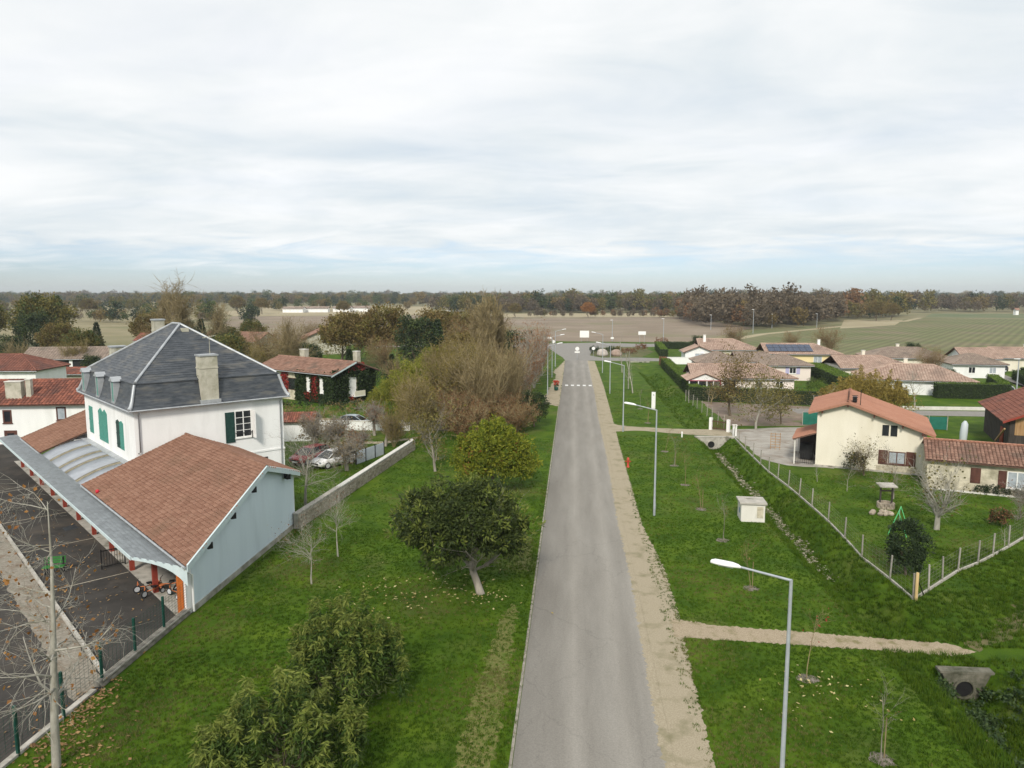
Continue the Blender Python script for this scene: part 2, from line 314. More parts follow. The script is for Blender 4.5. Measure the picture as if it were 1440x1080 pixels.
# fields out to the woods
def rows_material(name, c1, c2, c3, ang, scale):
    m = mat(name, c1, c2, scale=.045, rough=.95, c3=c3, s3=.02)
    t = m.node_tree; L = t.links.new; p = t.nodes['Principled BSDF']; src = p.inputs['Base Color'].links[0].from_socket
    co = t.nodes.new('ShaderNodeTexCoord'); mp = t.nodes.new('ShaderNodeMapping'); mp.inputs['Rotation'].default_value = (0, 0, R(ang)); L(co.outputs['Object'], mp.inputs[0])
    w = t.nodes.new('ShaderNodeTexWave'); w.bands_direction = 'X'; w.inputs['Scale'].default_value = scale; w.inputs['Distortion'].default_value = 1.2; w.inputs['Detail'].default_value = 3; w.inputs['Detail Scale'].default_value = .4; L(mp.outputs[0], w.inputs[0])
    r = t.nodes.new('ShaderNodeValToRGB'); L(w.outputs['Fac'], r.inputs[0]); r.color_ramp.elements[0].color = (.72, .72, .70, 1); r.color_ramp.elements[1].color = (1.2, 1.2, 1.1, 1)
    mu = t.nodes.new('ShaderNodeMixRGB'); mu.blend_type = 'MULTIPLY'; mu.inputs[0].default_value = .7; L(src, mu.inputs[1]); L(r.outputs[0], mu.inputs[2]); L(mu.outputs[0], p.inputs['Base Color']); return m
BASEF = mat('rough_pasture', (.15, .145, .065), (.23, .20, .115), scale=.02, rough=.95)
sheet('field', [(-4000, 250), (-4000, 3000), (4000, 3000), (4000, 250), (120, 250), (40, 243), (-8, 246), (-60, 226), (-130, 190)], .012, BASEF)
FB = rows_material('stubble_field', (.20, .155, .115), (.27, .215, .165), (.19, .17, .10), 20, .35)
FC = rows_material('young_crop_field', (.105, .125, .045), (.165, .155, .075), (.185, .145, .095), 32, .11)
FT = mat('tan_field', (.30, .25, .15), (.36, .31, .20), scale=.03, rough=.95)
FO = rows_material('olive_field', (.20, .175, .095), (.27, .23, .14), (.15, .15, .065), 70, .16)
sheet('field', [(-15.7, 246), (-62, 478), (74, 503), (83.1, 350), (52.8, 277), (37, 246), (21, 244), (-1.4, 247)], .03, FB)
sheet('field', [(-62, 484), (-80, 570), (110, 600), (84.3, 505)], .03, FT)
sheet('field', [(36, 230), (51.9, 268), (81.8, 334), (143, 401), (226, 499), (275, 478), (400, 440), (250, 225), (101, 192), (72, 196), (50, 205)], .03, FC)
sheet('field', [(160.8, 456), (196, 459), (160, 384), (120, 345)], .035, FT)
sheet('field', [(233, 514), (283, 493), (500, 480), (640, 620), (279, 604)], .03, mat('green_field', (.09, .12, .045), (.14, .15, .07), scale=.03))
sheet('field', [(-900, 300), (-900, 1000), (-383, 900), (-300, 600), (-219, 462), (-150, 262), (-205, 240)], .03, FO)
sheet('field', [(-300, 610), (-380, 900), (-166, 860), (-107, 540), (-235, 495)], .03, FT)
sheet('field', [(-233, 488), (-108, 532), (-52, 275), (-60, 235), (-123, 240)], .032, FB)
sheet('far_track', [(40, 236), (72, 297), (134, 378), (186, 438), (222, 500), (226, 500), (189, 436), (137, 375), (75, 294), (43, 233)], .045, FT)
# ------------------------------------------------------------------ building kit
M['white'] = mat('white_render', (.78, .785, .775), (.85, .855, .845), scale=.8, rough=.9, bump=.08, bscale=30, c3=(.73, .735, .72), s3=.7, stretch=(1, 1, .22))
M['blue'] = mat('pale_blue_render', (.58, .675, .73), (.64, .735, .785), scale=.6, rough=.9, bump=.08, bscale=30, c3=(.55, .64, .69), s3=.6, stretch=(1, 1, .2))
M['cream'] = mat('cream_render', (.71, .665, .55), (.78, .735, .625), stretch=(1, 1, .3), scale=.7, rough=.9, bump=.1, bscale=25, c3=(.68, .63, .51), s3=.4)
M['oldcream'] = mat('flaking_cream_render', (.42, .38, .28), (.66, .61, .48), scale=1.2, rough=.95, bump=.4, bscale=10, c3=(.30, .28, .20), s3=.8)
M['pink'] = mat('pale_pink_render', (.74, .655, .60), (.79, .70, .645), scale=.4, rough=.9)
M['yellow'] = mat('yellow_render', (.76, .61, .33), (.80, .66, .38), scale=.4, rough=.9)
M['bluetrim'] = mat('pale_blue_paint', (.50, .60, .62), (.58, .67, .68), scale=2, rough=.6)
M['slate'] = mat('slate', (.026, .033, .042), (.075, .083, .094), scale=1.3, rough=.5, bump=.25, bscale=6, stretch=(1, 1, 5), spec=.5, c3=(.11, .108, .10), s3=.55)
M['zinc'] = mat('zinc', (.36, .38, .40), (.48, .50, .52), scale=2, rough=.45, metal=.35)
M['green'] = mat('green_paint', (.055, .24, .19), (.075, .29, .235), scale=5, rough=.55)
M['darkgreen'] = mat('dark_green_paint', (.012, .042, .036), (.02, .06, .05), scale=5, rough=.5)
M['glass'] = mat('window_glass', (.012, .014, .017), (.03, .033, .038), scale=.7, rough=.12, spec=.5)
M['palepane'] = mat('curtained_glass', (.28, .32, .36), (.42, .46, .50), scale=2, rough=.2, spec=.5)
M['whitepaint'] = mat('white_gloss_paint', (.78, .78, .76), (.84, .84, .82), scale=4, rough=.5)
M['redpost'] = mat('oxide_red_paint', (.22, .035, .022), (.28, .05, .03), scale=3, rough=.6)
M['orangepost'] = mat('orange_paint', (.45, .115, .02), (.55, .155, .03), scale=3, rough=.6)
M['brownwood'] = mat('brown_shutter_wood', (.075, .03, .022), (.12, .05, .036), scale=3, rough=.7, stretch=(1, 1, .2))
M['darkwood'] = mat('weathered_dark_boards', (.035, .03, .027), (.075, .062, .052), scale=2, rough=.9, stretch=(6, 6, .4), bump=.3)
M['tanwood'] = mat('tan_boards', (.30, .17, .075), (.42, .27, .14), scale=2, rough=.85, stretch=(6, 6, .4), bump=.3)
M['chimney'] = mat('lichened_render', (.36, .345, .27), (.52, .50, .42), scale=1.3, rough=.95, bump=.3, bscale=12, c3=(.25, .25, .18), s3=.9)
M['t_annex'] = mat('brown_red_tiles', (.17, .085, .058), (.31, .18, .128), scale=.7, rough=.95, island=.4, spec=.1, c3=(.185, .11, .075), s3=.28)
M['t_red'] = mat('orange_red_tiles', (.115, .045, .034), (.34, .125, .08), scale=.45, rough=.9, island=.5, c3=(.095, .05, .042), s3=.35)
M['t_brown'] = mat('old_brown_tiles', (.17, .088, .062), (.335, .20, .145), scale=.6, rough=.9, island=.5, c3=(.15, .105, .08), s3=.4)
M['t_pink'] = mat('pinkish_tan_tiles', (.33, .225, .175), (.47, .345, .275), scale=.5, rough=.9, island=.55, c3=(.27, .195, .155), s3=.3)
M['t_grey'] = mat('greyed_tan_tiles', (.22, .17, .135), (.335, .265, .215), scale=.5, rough=.9, island=.55, c3=(.18, .15, .12), s3=.3)
M['t_salmon'] = mat('salmon_tiles', (.32, .15, .098), (.40, .21, .145), scale=.6, rough=.9, island=.3, spec=.15, c3=(.30, .15, .105), s3=.2)
M['t_barn'] = mat('dark_red_tiles', (.13, .05, .036), (.24, .10, .07), scale=.5, rough=.9, island=.45, c3=(.11, .055, .045), s3=.3)
M['tileback'] = mat('tile_channel', (.11, .06, .045), (.17, .10, .075), scale=2, rough=.95)
M['black'] = mat('black_metal_and_shade', (.012, .012, .013), (.02, .02, .02), scale=4, rough=.5)
M['metal'] = mat('galvanised_metal', (.36, .39, .42), (.44, .47, .50), scale=3, rough=.45, metal=.3)

def vnorm(v): return v / np.linalg.norm(v)
def inpoly(u, v, poly):
    r = np.zeros(u.shape, bool); n = len(poly)
    for i in range(n):
        (x1, y1), (x2, y2) = poly[i], poly[(i + 1) % n]
        c = ((y1 > v) != (y2 > v)); xi = (x2 - x1) * (v - y1) / ((y2 - y1) if y2 != y1 else 1e-9) + x1
        r ^= c & (u < xi)
    return r
def roof_face(parent, poly, tm, tw=.22, tl=.36, rise=.06, thick=.10, seed=1, name='roof_slope', under=None):
    """one roof slope: slab + courses of half-round tiles laid on it; first edge of poly is the eave, counter-clockwise from outside"""
    p = [np.array(q, float) for q in poly]; U = vnorm(p[1] - p[0]); N = vnorm(np.cross(p[1] - p[0], p[-1] - p[0])); V = np.cross(N, U)
    s = MB().slab([tuple(q) for q in p], thick).build(name, under or M['tileback'], parent)
    q2 = [((q - p[0]) @ U, (q - p[0]) @ V) for q in p]
    us = [a for a, _ in q2]; vs = [b for _, b in q2]
    iu = np.arange(min(us), max(us), tw) + tw / 2; iv = np.arange(min(vs), max(vs), tl)
    A, B = np.meshgrid(iu, iv); ok = inpoly(A, B + tl * .45, q2); A = A[ok]; B = B[ok]; n = len(A)
    if n == 0: return s
    rr = np.random.default_rng(seed); A = A + rr.normal(0, .006, n); B = B + rr.normal(0, .012, n)
    th = np.array([0, .25, .5, .75, 1]) * math.pi; cu = -np.cos(th) * tw * .5; ch = np.sin(th) * rise
    pts = []
    for e, (dv, lift, w) in enumerate(((-.03, .035, 1.0), (tl * 1.04, .006, .86))):
        u = A[:, None] + cu[None] * w; v = (B + dv)[:, None] + 0 * u; h = ch[None] * w + lift + .004 + rr.normal(0, .004, n)[:, None]
        pts.append(p[0] + u[..., None] * U + v[..., None] * V + h[..., None] * N)
    verts = np.concatenate(pts, 1).reshape(-1, 3)
    f = np.array([[i, i + 1, i + 6, i + 5] for i in range(4)]); faces = (np.arange(n)[:, None, None] * 10 + f[None]).reshape(-1, 4)
    link('roof_tiles', np_mesh('roof_tiles', verts, faces, tm, False), s, None, 'stuff')
    return s
def ridge_caps(parent, a, b, tm, r=.12, step=.42, name='ridge_tiles'):
    a, b = np.array(a, float), np.array(b, float); L = np.linalg.norm(b - a); d = (b - a) / L; n = max(1, int(L / step))
    w = vnorm(np.cross(d, (0, 0, 1))); up = np.cross(w, d); th = np.linspace(-.15, 1.15, 6) * math.pi; V = []; Fc = []
    for i in range(n):
        for k, (t, s) in enumerate(((i / n, 1.0), ((i + 1.08) / n, .86))):
            c = a + d * L * t
            V += [c + (w * math.cos(x) + up * math.sin(x)) * r * s for x in th]
        Fc += [[i * 12 + j, i * 12 + j + 1, i * 12 + j + 7, i * 12 + j + 6] for j in range(5)]
    return link(name, np_mesh(name, np.array(V), np.array(Fc), tm, True), parent, None, 'stuff')
def face_xf(o, along, out):
    """map (s along wall, z up, d outwards) to local"""
    o = Vector(o); along = Vector(along); out = Vector(out)
    return lambda s, z, d: tuple(o + along * s + Vector((0, 0, z)) + out * d)
def fbox(b, f, s0, s1, z0, z1, d0, d1):
    q = [f(s, z, d) for s in (s0, s1) for z in (z0, z1) for d in (d0, d1)]
    b.add(q, [(0, 1, 3, 2), (4, 6, 7, 5), (0, 4, 5, 1), (2, 3, 7, 6), (0, 2, 6, 4), (1, 5, 7, 3)]); return b
def window(parent, f, s0, s1, z0, z1, cols=2, rows=1, frame='whitepaint', pane='glass', fw=.07, sill=True, name='window'):
    b = MB(); e = fw
    fbox(b, f, s0, s0 + e, z0, z1, -.02, .035); fbox(b, f, s1 - e, s1, z0, z1, -.02, .035); fbox(b, f, s0 + e, s1 - e, z0, z0 + e, -.02, .033); fbox(b, f, s0 + e, s1 - e, z1 - e, z1, -.02, .033)
    w = (s1 - s0 - 2 * e); h = (z1 - z0 - 2 * e)
    for i in range(1, cols): x = s0 + e + w * i / cols; fbox(b, f, x - e * .5, x + e * .5, z0 + e, z1 - e, -.02, .031)
    for j in range(1, rows): y = z0 + e + h * j / rows; fbox(b, f, s0 + e, s1 - e, y - .018, y + .018, -.02, .027)
    if sill: fbox(b, f, s0 - .06, s1 + .06, z0 - .09, z0 - .002, -.02, .10)
    o = b.build(name, M[frame], parent)
    pw, ph = w / cols, h / rows
    for i in range(cols):
        for j in range(rows):
            pb = MB(); fbox(pb, f, s0 + e + pw * i, s0 + e + pw * (i + 1), z0 + e + ph * j, z0 + e + ph * (j + 1), -.01, .008); pb.build('pane', M[pane], o)
    return o
def shutter(parent, f, s0, s1, z0, z1, m, d=.05, peak=0.0, slats=True, name='shutter', mid=True):
    b = MB(); 
    if peak:
        c = (s0 + s1) / 2; pts = [(s0, z0), (s1, z0), (s1, z1 - peak), (c, z1), (s0, z1 - peak)]; k = 5
        b.add([f(s, z, .005) for s, z in pts] + [f(s, z, d) for s, z in pts], [tuple(range(k)), tuple(range(2 * k - 1, k - 1, -1))] + [(i, k + i, k + (i + 1) % k, (i + 1) % k) for i in range(k)])
    else: fbox(b, f, s0, s1, z0, z1, .005, d)
    o = b.build(name, m, parent)
    if slats:
        for t in (.12, .5, .86):
            z = z0 + (z1 - z0) * t; q = MB(); fbox(q, f, s0 + .02, s1 - .02, z - .05, z + .05, d - .004, d + .022); q.build('batten', m, o)
    return o
def wall_poly(b, f, pts, d0, d1):
    k = len(pts); b.add([f(s, z, d0) for s, z in pts] + [f(s, z, d1) for s, z in pts], [tuple(range(k - 1, -1, -1)), tuple(range(k, 2 * k))] + [(i, (i + 1) % k, k + (i + 1) % k, k + i) for i in range(k)]); return b

# ------------------------------------------------------------------ the white school house with its mansard roof (local axes: x along the yard-side gable wall, y along the shuttered wall)
SA, SRZ = (-31.5, 50, 0), 47
house = thing('school_house', 'tall white house with dark slate mansard roof and green shutters', 'house', SA, SRZ)
WA, WB, EZ = 11.3, 14.5, 7.62
MB().b2(0, WA, 0, WB, -.2, EZ).build('wall', M['white'], house)
sc_ = MB()
for (x0, x1, y0, y1) in ((-.05, WA + .05, -.05, 0.02), (WA - .02, WA + .05, .02, WB)): sc_.b2(x0, x1, y0, y1, 3.2, 3.34)
sc_.build('string_course', M['white'], house)
prof = [(.40, 7.55), (.40, 7.68), (.24, 7.86), (.08, 8.3), (-.06, 8.85), (-.20, 9.40), (-.14, 9.42), (-.14, 9.50), (-.30, 9.56)]
mb = MB(); ring = []
for o_, z in prof: ring.append([(-o_, -o_, z), (WA + o_, -o_, z), (WA + o_, WB + o_, z), (-o_, WB + o_, z)])
vv = [p for r in ring for p in r]; mb.add(vv, [(i * 4 + j, i * 4 + (j + 1) % 4, i * 4 + 4 + (j + 1) % 4, i * 4 + 4 + j) for i in range(len(ring) - 1) for j in range(4)])
mb.add(ring[0], [(3, 2, 1, 0)])
mans = mb.build('mansard_roof', M['slate'], house)
RA, R0, R1, RZ = 5.6, 6.35, 8.15, 13.45
I = .30; q = [(I, I, 9.56), (WA - I, I, 9.56), (WA - I, WB - I, 9.56), (I, WB - I, 9.56), (RA, R0, RZ), (RA, R1, RZ)]
up = MB().add(q, [(0, 1, 4), (1, 2, 5, 4), (2, 3, 5), (3, 0, 4, 5), (3, 2, 1, 0)]).build('upper_roof', M['slate'], house)
# thin courses of slate standing slightly proud of the upper roof and the mansard
cs = MB()
for k in range(1, 26):
    t = k / 26
    r = [tuple(np.array(q[i]) * (1 - t) + np.array(q[4] if i < 2 else q[5]) * t) for i in range(4)]
    t2 = t - .006
    r2 = [tuple(np.array(q[i]) * (1 - t2) + np.array(q[4] if i < 2 else q[5]) * t2 + np.array((0, 0, .022))) for i in range(4)]
    cs.add(r + r2, [(j, (j + 1) % 4, 4 + (j + 1) % 4, 4 + j) for j in range(4)])
cs.build('slate_courses', M['slate'], up, 'stuff')
fl = MB()
for i, e in ((0, 4), (1, 4), (2, 5), (3, 5)): fl.tube([np.array(q[i]) + (0, 0, .02), np.array(q[e]) + (0, 0, .03)], .10, 6)
fl.tube([np.array(q[4]) + (0, 0, .03), np.array(q[5]) + (0, 0, .03)], .11, 6)
fl.build('hip_flashing', M['zinc'], up)
for j in range(4):
    MB().tube([ring[i][j] for i in (1, 2, 3, 4, 5)], [.17, .15, .13, .12, .11], 6).build('corner_flashing', M['zinc'], mans)
MB().box((RA + .1, R0 - .75, RZ - .55), (.55, .35, .5)).build('vent_box', M['chimney'], up)
gt = MB()
for a_, b_ in (((-.43, -.43, 7.58), (WA + .43, -.43, 7.58)), ((-.43, -.43, 7.58), (-.43, WB + .43, 7.58)), ((WA + .43, -.43, 7.58), (WA + .43, WB + .43, 7.58))): gt.bar(a_, b_, .075, 6)
gt.build('gutter', M['zinc'], house)
MB().tube([(.28, -.40, 7.5), (.28, -.10, 7.2), (.28, -.09, 4.5), (.12, -.09, 4.42)], .05, 6).build('downpipe', M['zinc'], house)
MB().tube([(WA - .28, -.40, 7.5), (WA - .28, -.10, 7.2), (WA - .28, -.09, 0)], .05, 6).build('downpipe', M['zinc'], house)
def chimney(x0, x1, y0, y1, z0, z1, pots=0):
    c = MB().b2(x0, x1, y0, y1, z0, z1).build('chimney', M['chimney'], house)
    MB().b2(x0 - .07, x1 + .07, y0 - .07, y1 + .07, z1, z1 + .12).build('chimney_cap', M['zinc'], c)
    MB().b2(x0 - .035, x1 + .035, y0 - .035, y1 + .035, z1 - .95, z1 - .86).build('chimney_band', M['chimney'], c)
    return c
c1 = chimney(4.72, 6.02, -.36, .55, 7.75, 11.25)
MB().b2(4.6, 6.14, -.45, .5, 7.66, 7.92).build('chimney_apron', M['zinc'], c1)
for z in (9.3, 9.75):
    MB().bar((4.7, .1, z), (4.45, .1, z), .02, 4).build('bracket', M['black'], c1); MB().bar((6.04, .1, z), (6.35, .1, z), .02, 4).build('bracket', M['black'], c1)
an = MB(); an.bar((5.72, .3, 11.3), (5.72, .3, 12.75), .022, 5); an.bar((5.22, .3, 12.6), (6.2, .3, 12.75), .018, 4)
for k in range(7): x = 5.3 + k * .14; an.bar((x, .05, 12.61 + k * .022), (x, .55, 12.61 + k * .022), .012, 4)
an.build('television_aerial', M['chimney'], c1)
chimney(5.7, 6.6, 13.5, 14.3, 8.5, 13.55); chimney(2.1, 3.25, 13.5, 14.3, 8.2, 11.3)
fAC = face_xf((0, 0, 0), (0, 1, 0), (-1, 0, 0)); fAB = face_xf((0, 0, 0), (1, 0, 0), (0, -1, 0))
shutter(house, fAC, 11.95, 12.5, 4.25, 6.5, M['green']); shutter(house, fAC, 12.52, 13.05, 4.25, 6.5, M['green'])
shutter(house, fAC, 7.45, 8.68, 4.05, 6.72, M['green'], peak=.28); shutter(house, fAC, 8.70, 9.95, 4.05, 6.72, M['green'], peak=.28)
shutter(house, fAC, 2.95, 3.85, 4.2, 6.4, M['green'], peak=.15); shutter(house, fAC, 3.87, 4.85, 4.2, 6.4, M['darkgreen'], d=.03, peak=.15)
window(house, fAB, 7.28, 8.62, 4.62, 6.78, 2, 4)
shutter(house, fAB, 6.52, 7.24, 4.3, 6.72, M['darkgreen'], d=.06)
b = MB(); b.b2(8.64, 8.70, -.68, -.01, 4.55, 6.75); b.build('shutter', M['whitepaint'], house)
b = MB(); b.bar((7.25, -.12, 4.98), (8.66, -.12, 5.0), .028, 5); b.bar((8.6, -.14, 4.5), (8.6, -.14, 5.1), .03, 5); b.build('window_rail', M['black'], house)
window(house, fAB, 9.15, 9.85, 2.35, 2.75, 1, 1, 'black', sill=False)
def dormer(y):
    d = MB(); d.b2(-.34, .12, y - .38, y - .27, 7.82, 9.42); d.b2(-.34, .12, y + .27, y + .38, 7.82, 9.42); d.b2(-.36, .1, y - .45, y + .45, 7.72, 7.84)
    o = d.build('dormer', M['zinc'], house)
    r = MB(); k = [(-.44, y - .5, 9.40), (-.44, y + .5, 9.40), (-.44, y, 9.74), (.3, y - .5, 9.40), (.3, y + .5, 9.40), (.3, y, 9.74)]
    r.add(k, [(0, 1, 2), (3, 5, 4), (0, 2, 5, 3), (1, 4, 5, 2), (0, 3, 4, 1)]).build('dormer_roof', M['zinc'], o)
    MB().b2(-.27, .05, y - .27, y + .27, 7.84, 9.40).build('dormer_shutter', M['green'], o)
for y in (13.0, 8.5, 4.0): dormer(y)

# ------------------------------------------------------------------ school hall: tiled roof and the pale blue gable cut along the street
hall = thing('school_hall', 'low hall with brown tiled roof and pale blue gable wall by the lawn', 'building', SA, SRZ)
cA, sA = math.cos(R(47)), math.sin(R(47))
def bx(a, xw): return (a * cA - (xw - SA[0])) / sA           # local y where the street line x = xw cuts local x = a
e0, rg_, e1 = -3.6, 3.5, 7.35; ze, zr, zb = 2.78, 5.42, 3.82; V0 = -18.62
roof_face(hall, [(e0, -.06, ze), (e0, bx(e0, V0), ze), (rg_, bx(rg_, V0), zr), (rg_, -.06, zr)][::1], M['t_annex'], .2, .25, seed=2)
roof_face(hall, [(e1, bx(e1, V0), zb), (e1, -.06, zb), (rg_, -.06, zr), (rg_, bx(rg_, V0), zr)], M['t_annex'], .2, .25, seed=3)
ridge_caps(hall, (rg_, bx(rg_, V0), zr + .03), (rg_, -.06, zr + .03), M['t_annex'])
XW = -19.0; o0, o1 = -3.1, 7.0
gp = [(o0, 2.62), (rg_, 5.2), (o1, 3.72)]
wl_ = MB(); base = [(a, bx(a, XW)) for a in (o0, rg_, o1)]; inn = [(a, bx(a, XW - .3)) for a in (o0, rg_, o1)]
vs = [(x, y, -.3) for x, y in base] + [(x, y, z) for (x, y), (_, z) in zip(base, gp)] + [(x, y, -.3) for x, y in inn] + [(x, y, z) for (x, y), (_, z) in zip(inn, gp)]
wl_.add(vs, [(0, 1, 4, 3), (1, 2, 5, 4), (7, 6, 9, 10), (8, 7, 10, 11), (0, 3, 9, 6), (2, 8, 11, 5), (3, 4, 10, 9), (4, 5, 11, 10)]).build('gable_wall', M['blue'], hall)
pl = MB(); b0 = [(o0, bx(o0, XW + .05)), (o1, bx(o1, XW + .05)), (o1, bx(o1, XW - .1)), (o0, bx(o0, XW - .1))]; pl.prism(b0, -.3, .32).build('plinth', mat('stained_plinth', (.20, .19, .15), (.42, .41, .36), scale=1.2, rough=.95, bump=.3, bscale=9), hall)
MB().b2(-1.0, -.75, bx(-1, XW) + .3, -.02, -.2, 3.5).build('walkway_wall', M['white'], hall)
MB().b2(-1.06, -1.0, bx(-1, XW) + .4, -.02, -.2, .75).build('wall_base', M['cream'], hall)
MB().b2(6.7, 6.95, bx(6.9, XW), -.02, -.2, 3.7).build('rear_wall', M['white'], hall)
vb = MB()
for (a0, z0, a1, z1) in ((e0, ze, rg_, zr), (rg_, zr, e1, zb)):
    v = []
    for xw, dz in ((V0 + .08, .10), (V0 + .08, -.24), (V0 - .03, -.24), (V0 - .03, .10)): v += [(a0, bx(a0, xw), z0 + dz), (a1, bx(a1, xw), z1 + dz)]
    vb.add(v, [(0, 1, 3, 2), (2, 3, 5, 4), (4, 5, 7, 6), (6, 7, 1, 0), (0, 2, 4, 6), (1, 7, 5, 3)])
vb.build('verge_board', M['bluetrim'], hall)
for a, z in ((-1.9, 3.05), (.1, 3.79), (2.1, 4.53), (5.9, 4.0)):
    MB().box((a, bx(a, V0 - .12), z), (.26, .5, .34)).build('purlin_end', M['black'], hall)
MB().bar((e0 - .06, bx(e0, V0 - .1), ze - .07), (e0 - .06, -.06, ze - .07), .07, 6).build('gutter', M['zinc'], hall)
MB().tube([(e0 - .06, bx(e0, V0 - .3), ze - .1), (e0 + .15, bx(e0 + .2, XW + .12), ze - .45), (o0, bx(o0, XW + .1), 2.0), (o0, bx(o0, XW + .1), .1)], .055, 6).build('downpipe', M['whitepaint'], hall)
MB().prism([(o0 - .35, bx(o0 - .35, XW - .12)), (o0 + .02, bx(o0 + .02, XW)), (o0 + .02, bx(o0 + .02, XW - .42)), (o0 - .35, bx(o0 - .35, XW - .5))], -.2, 2.6).build('corner_pier', M['white'], hall)
MB().lathe([(0, 0), (.10, .02), (.13, .12), (.10, .22), (0, .25)], (e0 + .15, -3.6, ze + .1), 8).build('lost_ball', mat('red_ball', (.55, .03, .05)), hall)

# far wing of the school, mirror of the hall
wing = thing('school_wing', 'brown tiled wing roof beyond the arched skylight, left of the white house', 'building', SA, SRZ)
roof_face(wing, [(e0, 23.1, ze - .1), (e0, WB + .06, ze - .1), (rg_, WB + .06, zr - .1), (rg_, 23.1, zr - .1)], M['t_annex'], .2, .25, seed=5)
MB().b2(-1.0, 3.4, WB + .05, 22.9, -.2, 3.4).build('wall', M['white'], wing)
MB().bar((e0 - .06, 23.1, ze - .17), (e0 - .06, WB + .06, ze - .17), .07, 6).build('gutter', M['zinc'], wing)

# curved skylight roof between hall and wing
sk = thing('arched_skylight', 'pale arched panel roof with mossy joints below the green shutters', 'roof', SA, SRZ)
def arc(t): return (-3.5 + 3.45 * t, 2.52 + .95 * math.sin(t * math.pi / 2) ** .9)
mos = mat('mossy_joint', (.17, .15, .10), (.30, .27, .20), scale=3, rough=.95, bump=.4)
pan = mat('grey_translucent_sheet', (.27, .29, .325), (.36, .385, .42), scale=.8, rough=.45, c3=(.31, .33, .36))
ys = [.1, 2.1, 2.65, 5.5, 6.0, 7.6, 8.1, 10.9, 11.4, 14.4]
for i in range(9):
    b = MB(); n = 10; A_ = [arc(t / n) for t in range(n + 1)]; up_ = .0 if i % 2 == 0 else .035
    v = [(a, ys[i], z + up_) for a, z in A_] + [(a, ys[i + 1], z + up_) for a, z in A_] + [(a, ys[i], z - .06) for a, z in A_] + [(a, ys[i + 1], z - .06) for a, z in A_]; k = n + 1
    b.add(v, [(j, j + 1, k + j + 1, k + j) for j in range(n)] + [(2 * k + j, 3 * k + j, 3 * k + j + 1, 2 * k + j + 1) for j in range(n)] + [(j, 2 * k + j, 2 * k + j + 1, j + 1) for j in range(n)] + [(k + j, k + j + 1, 3 * k + j + 1, 3 * k + j) for j in range(n)], True)
    b.build('joint_strip' if i % 2 else 'panel', mos if i % 2 else pan, sk)
MB().b2(-.5, -.004, .1, 14.4, 3.42, 3.52).build('flashing', M['zinc'], sk)

# canopy along the yard
cn = thing('yard_canopy', 'long narrow grey slate canopy with red posts along the school yard', 'canopy', SA, SRZ)
CAN = mat('grey_shingle', (.20, .22, .23), (.36, .38, .39), scale=1.6, rough=.75, stretch=(.5, 3, 1), c3=(.15, .165, .17), s3=1.5, bump=.3, bscale=8)
n = 8; cp = [(-3.5 - 1.42 * t / n, 2.56 - .02 * (t / n) - .16 * (t / n) ** 2) for t in range(n + 1)]
def cend(t): return -20.6 + (t / n) * 4.1
b = MB(); v = [(a, cend(t), z) for t, (a, z) in enumerate(cp)] + [(a, 26.0 + .5 * t / n, z) for t, (a, z) in enumerate(cp)]; k = n + 1
v += [(x, y, z - .09) for x, y, z in v]
b.add(v, [(j, j + 1, k + j + 1, k + j) for j in range(n)] + [(2 * k + j, 3 * k + j, 3 * k + j + 1, 2 * k + j + 1) for j in range(n)] + [(j, 2 * k + j, 2 * k + j + 1, j + 1) for j in range(n)] + [(k + j, k + j + 1, 3 * k + j + 1, 3 * k + j) for j in range(n)] + [(n, k + n, 3 * k + n, 2 * k + n), (0, 2 * k, 3 * k, k)])
top = b.build('canopy_roof', CAN, cn)
# rows of shingles, each row lapping the next
rs = MB(); rr = random.Random(5)
for r_ in range(7):
    t0, t1 = r_ / 7 * n, (r_ + 1.05) / 7 * n
    f_ = lambda t: (np.interp(t, range(k), [c[0] for c in cp]), np.interp(t, range(k), [c[1] for c in cp]))
    y = cend((t0 + t1) / 2) + .05
    while y < 25.8:
        w = .38 + rr.random() * .1; (x0, z0), (x1, z1) = f_(t0), f_(min(n, t1)); l = rr.random() * .012
        rs.add([(x0, y, z0 + .006), (x0, y + w, z0 + .006), (x1, y + w, z1 + .03 + l), (x1, y, z1 + .03 + l)], [(0, 1, 2, 3)]); y += w + .012
rs.build('shingles', mat('slate_shingle', (.155, .17, .18), (.255, .28, .295), scale=1.1, rough=.6, island=.4), top, 'stuff')
xo, zo = cp[-1]
MB().b2(xo - .05, xo, cend(n), 26.4, zo - .17, zo + .02).build('fascia', M['bluetrim'], cn)
v = [(a, cend(t) - .05, z + .02) for t, (a, z) in enumerate(cp)] + [(a, cend(t) - .05, z - .14 - .75 * (1 - t / n) ** 4) for t, (a, z) in enumerate(cp)]; v += [(x + .02, y + .06, z) for x, y, z in v]
MB().add(v, [(j, j + 1, k + j + 1, k + j) for j in range(n)] + [(2 * k + j, 3 * k + j, 3 * k + j + 1, 2 * k + j + 1) for j in range(n)] + [(k + j, k + j + 1, 3 * k + j + 1, 3 * k + j) for j in range(n)] + [(j, 2 * k + j, 2 * k + j + 1, j + 1) for j in range(n)]).build('arched_end_board', M['bluetrim'], cn)
for i in range(10):
    MB().box((-3.72, -16.1 + 4.3 * i, 1.1), (.24, .24, 2.5)).build('post', M['redpost'], cn)
o = MB().box((-3.6, -19.75, 1.1), (.24, .24, 2.4)).build('post', M['orangepost'], cn); o['label'] = 'orange end post'
for i in range(12): MB().box((-4.2, -15.8 + 3.6 * i, 2.36), (1.2, .1, .12), ry=-.1).build('rafter', M['bluetrim'], cn)
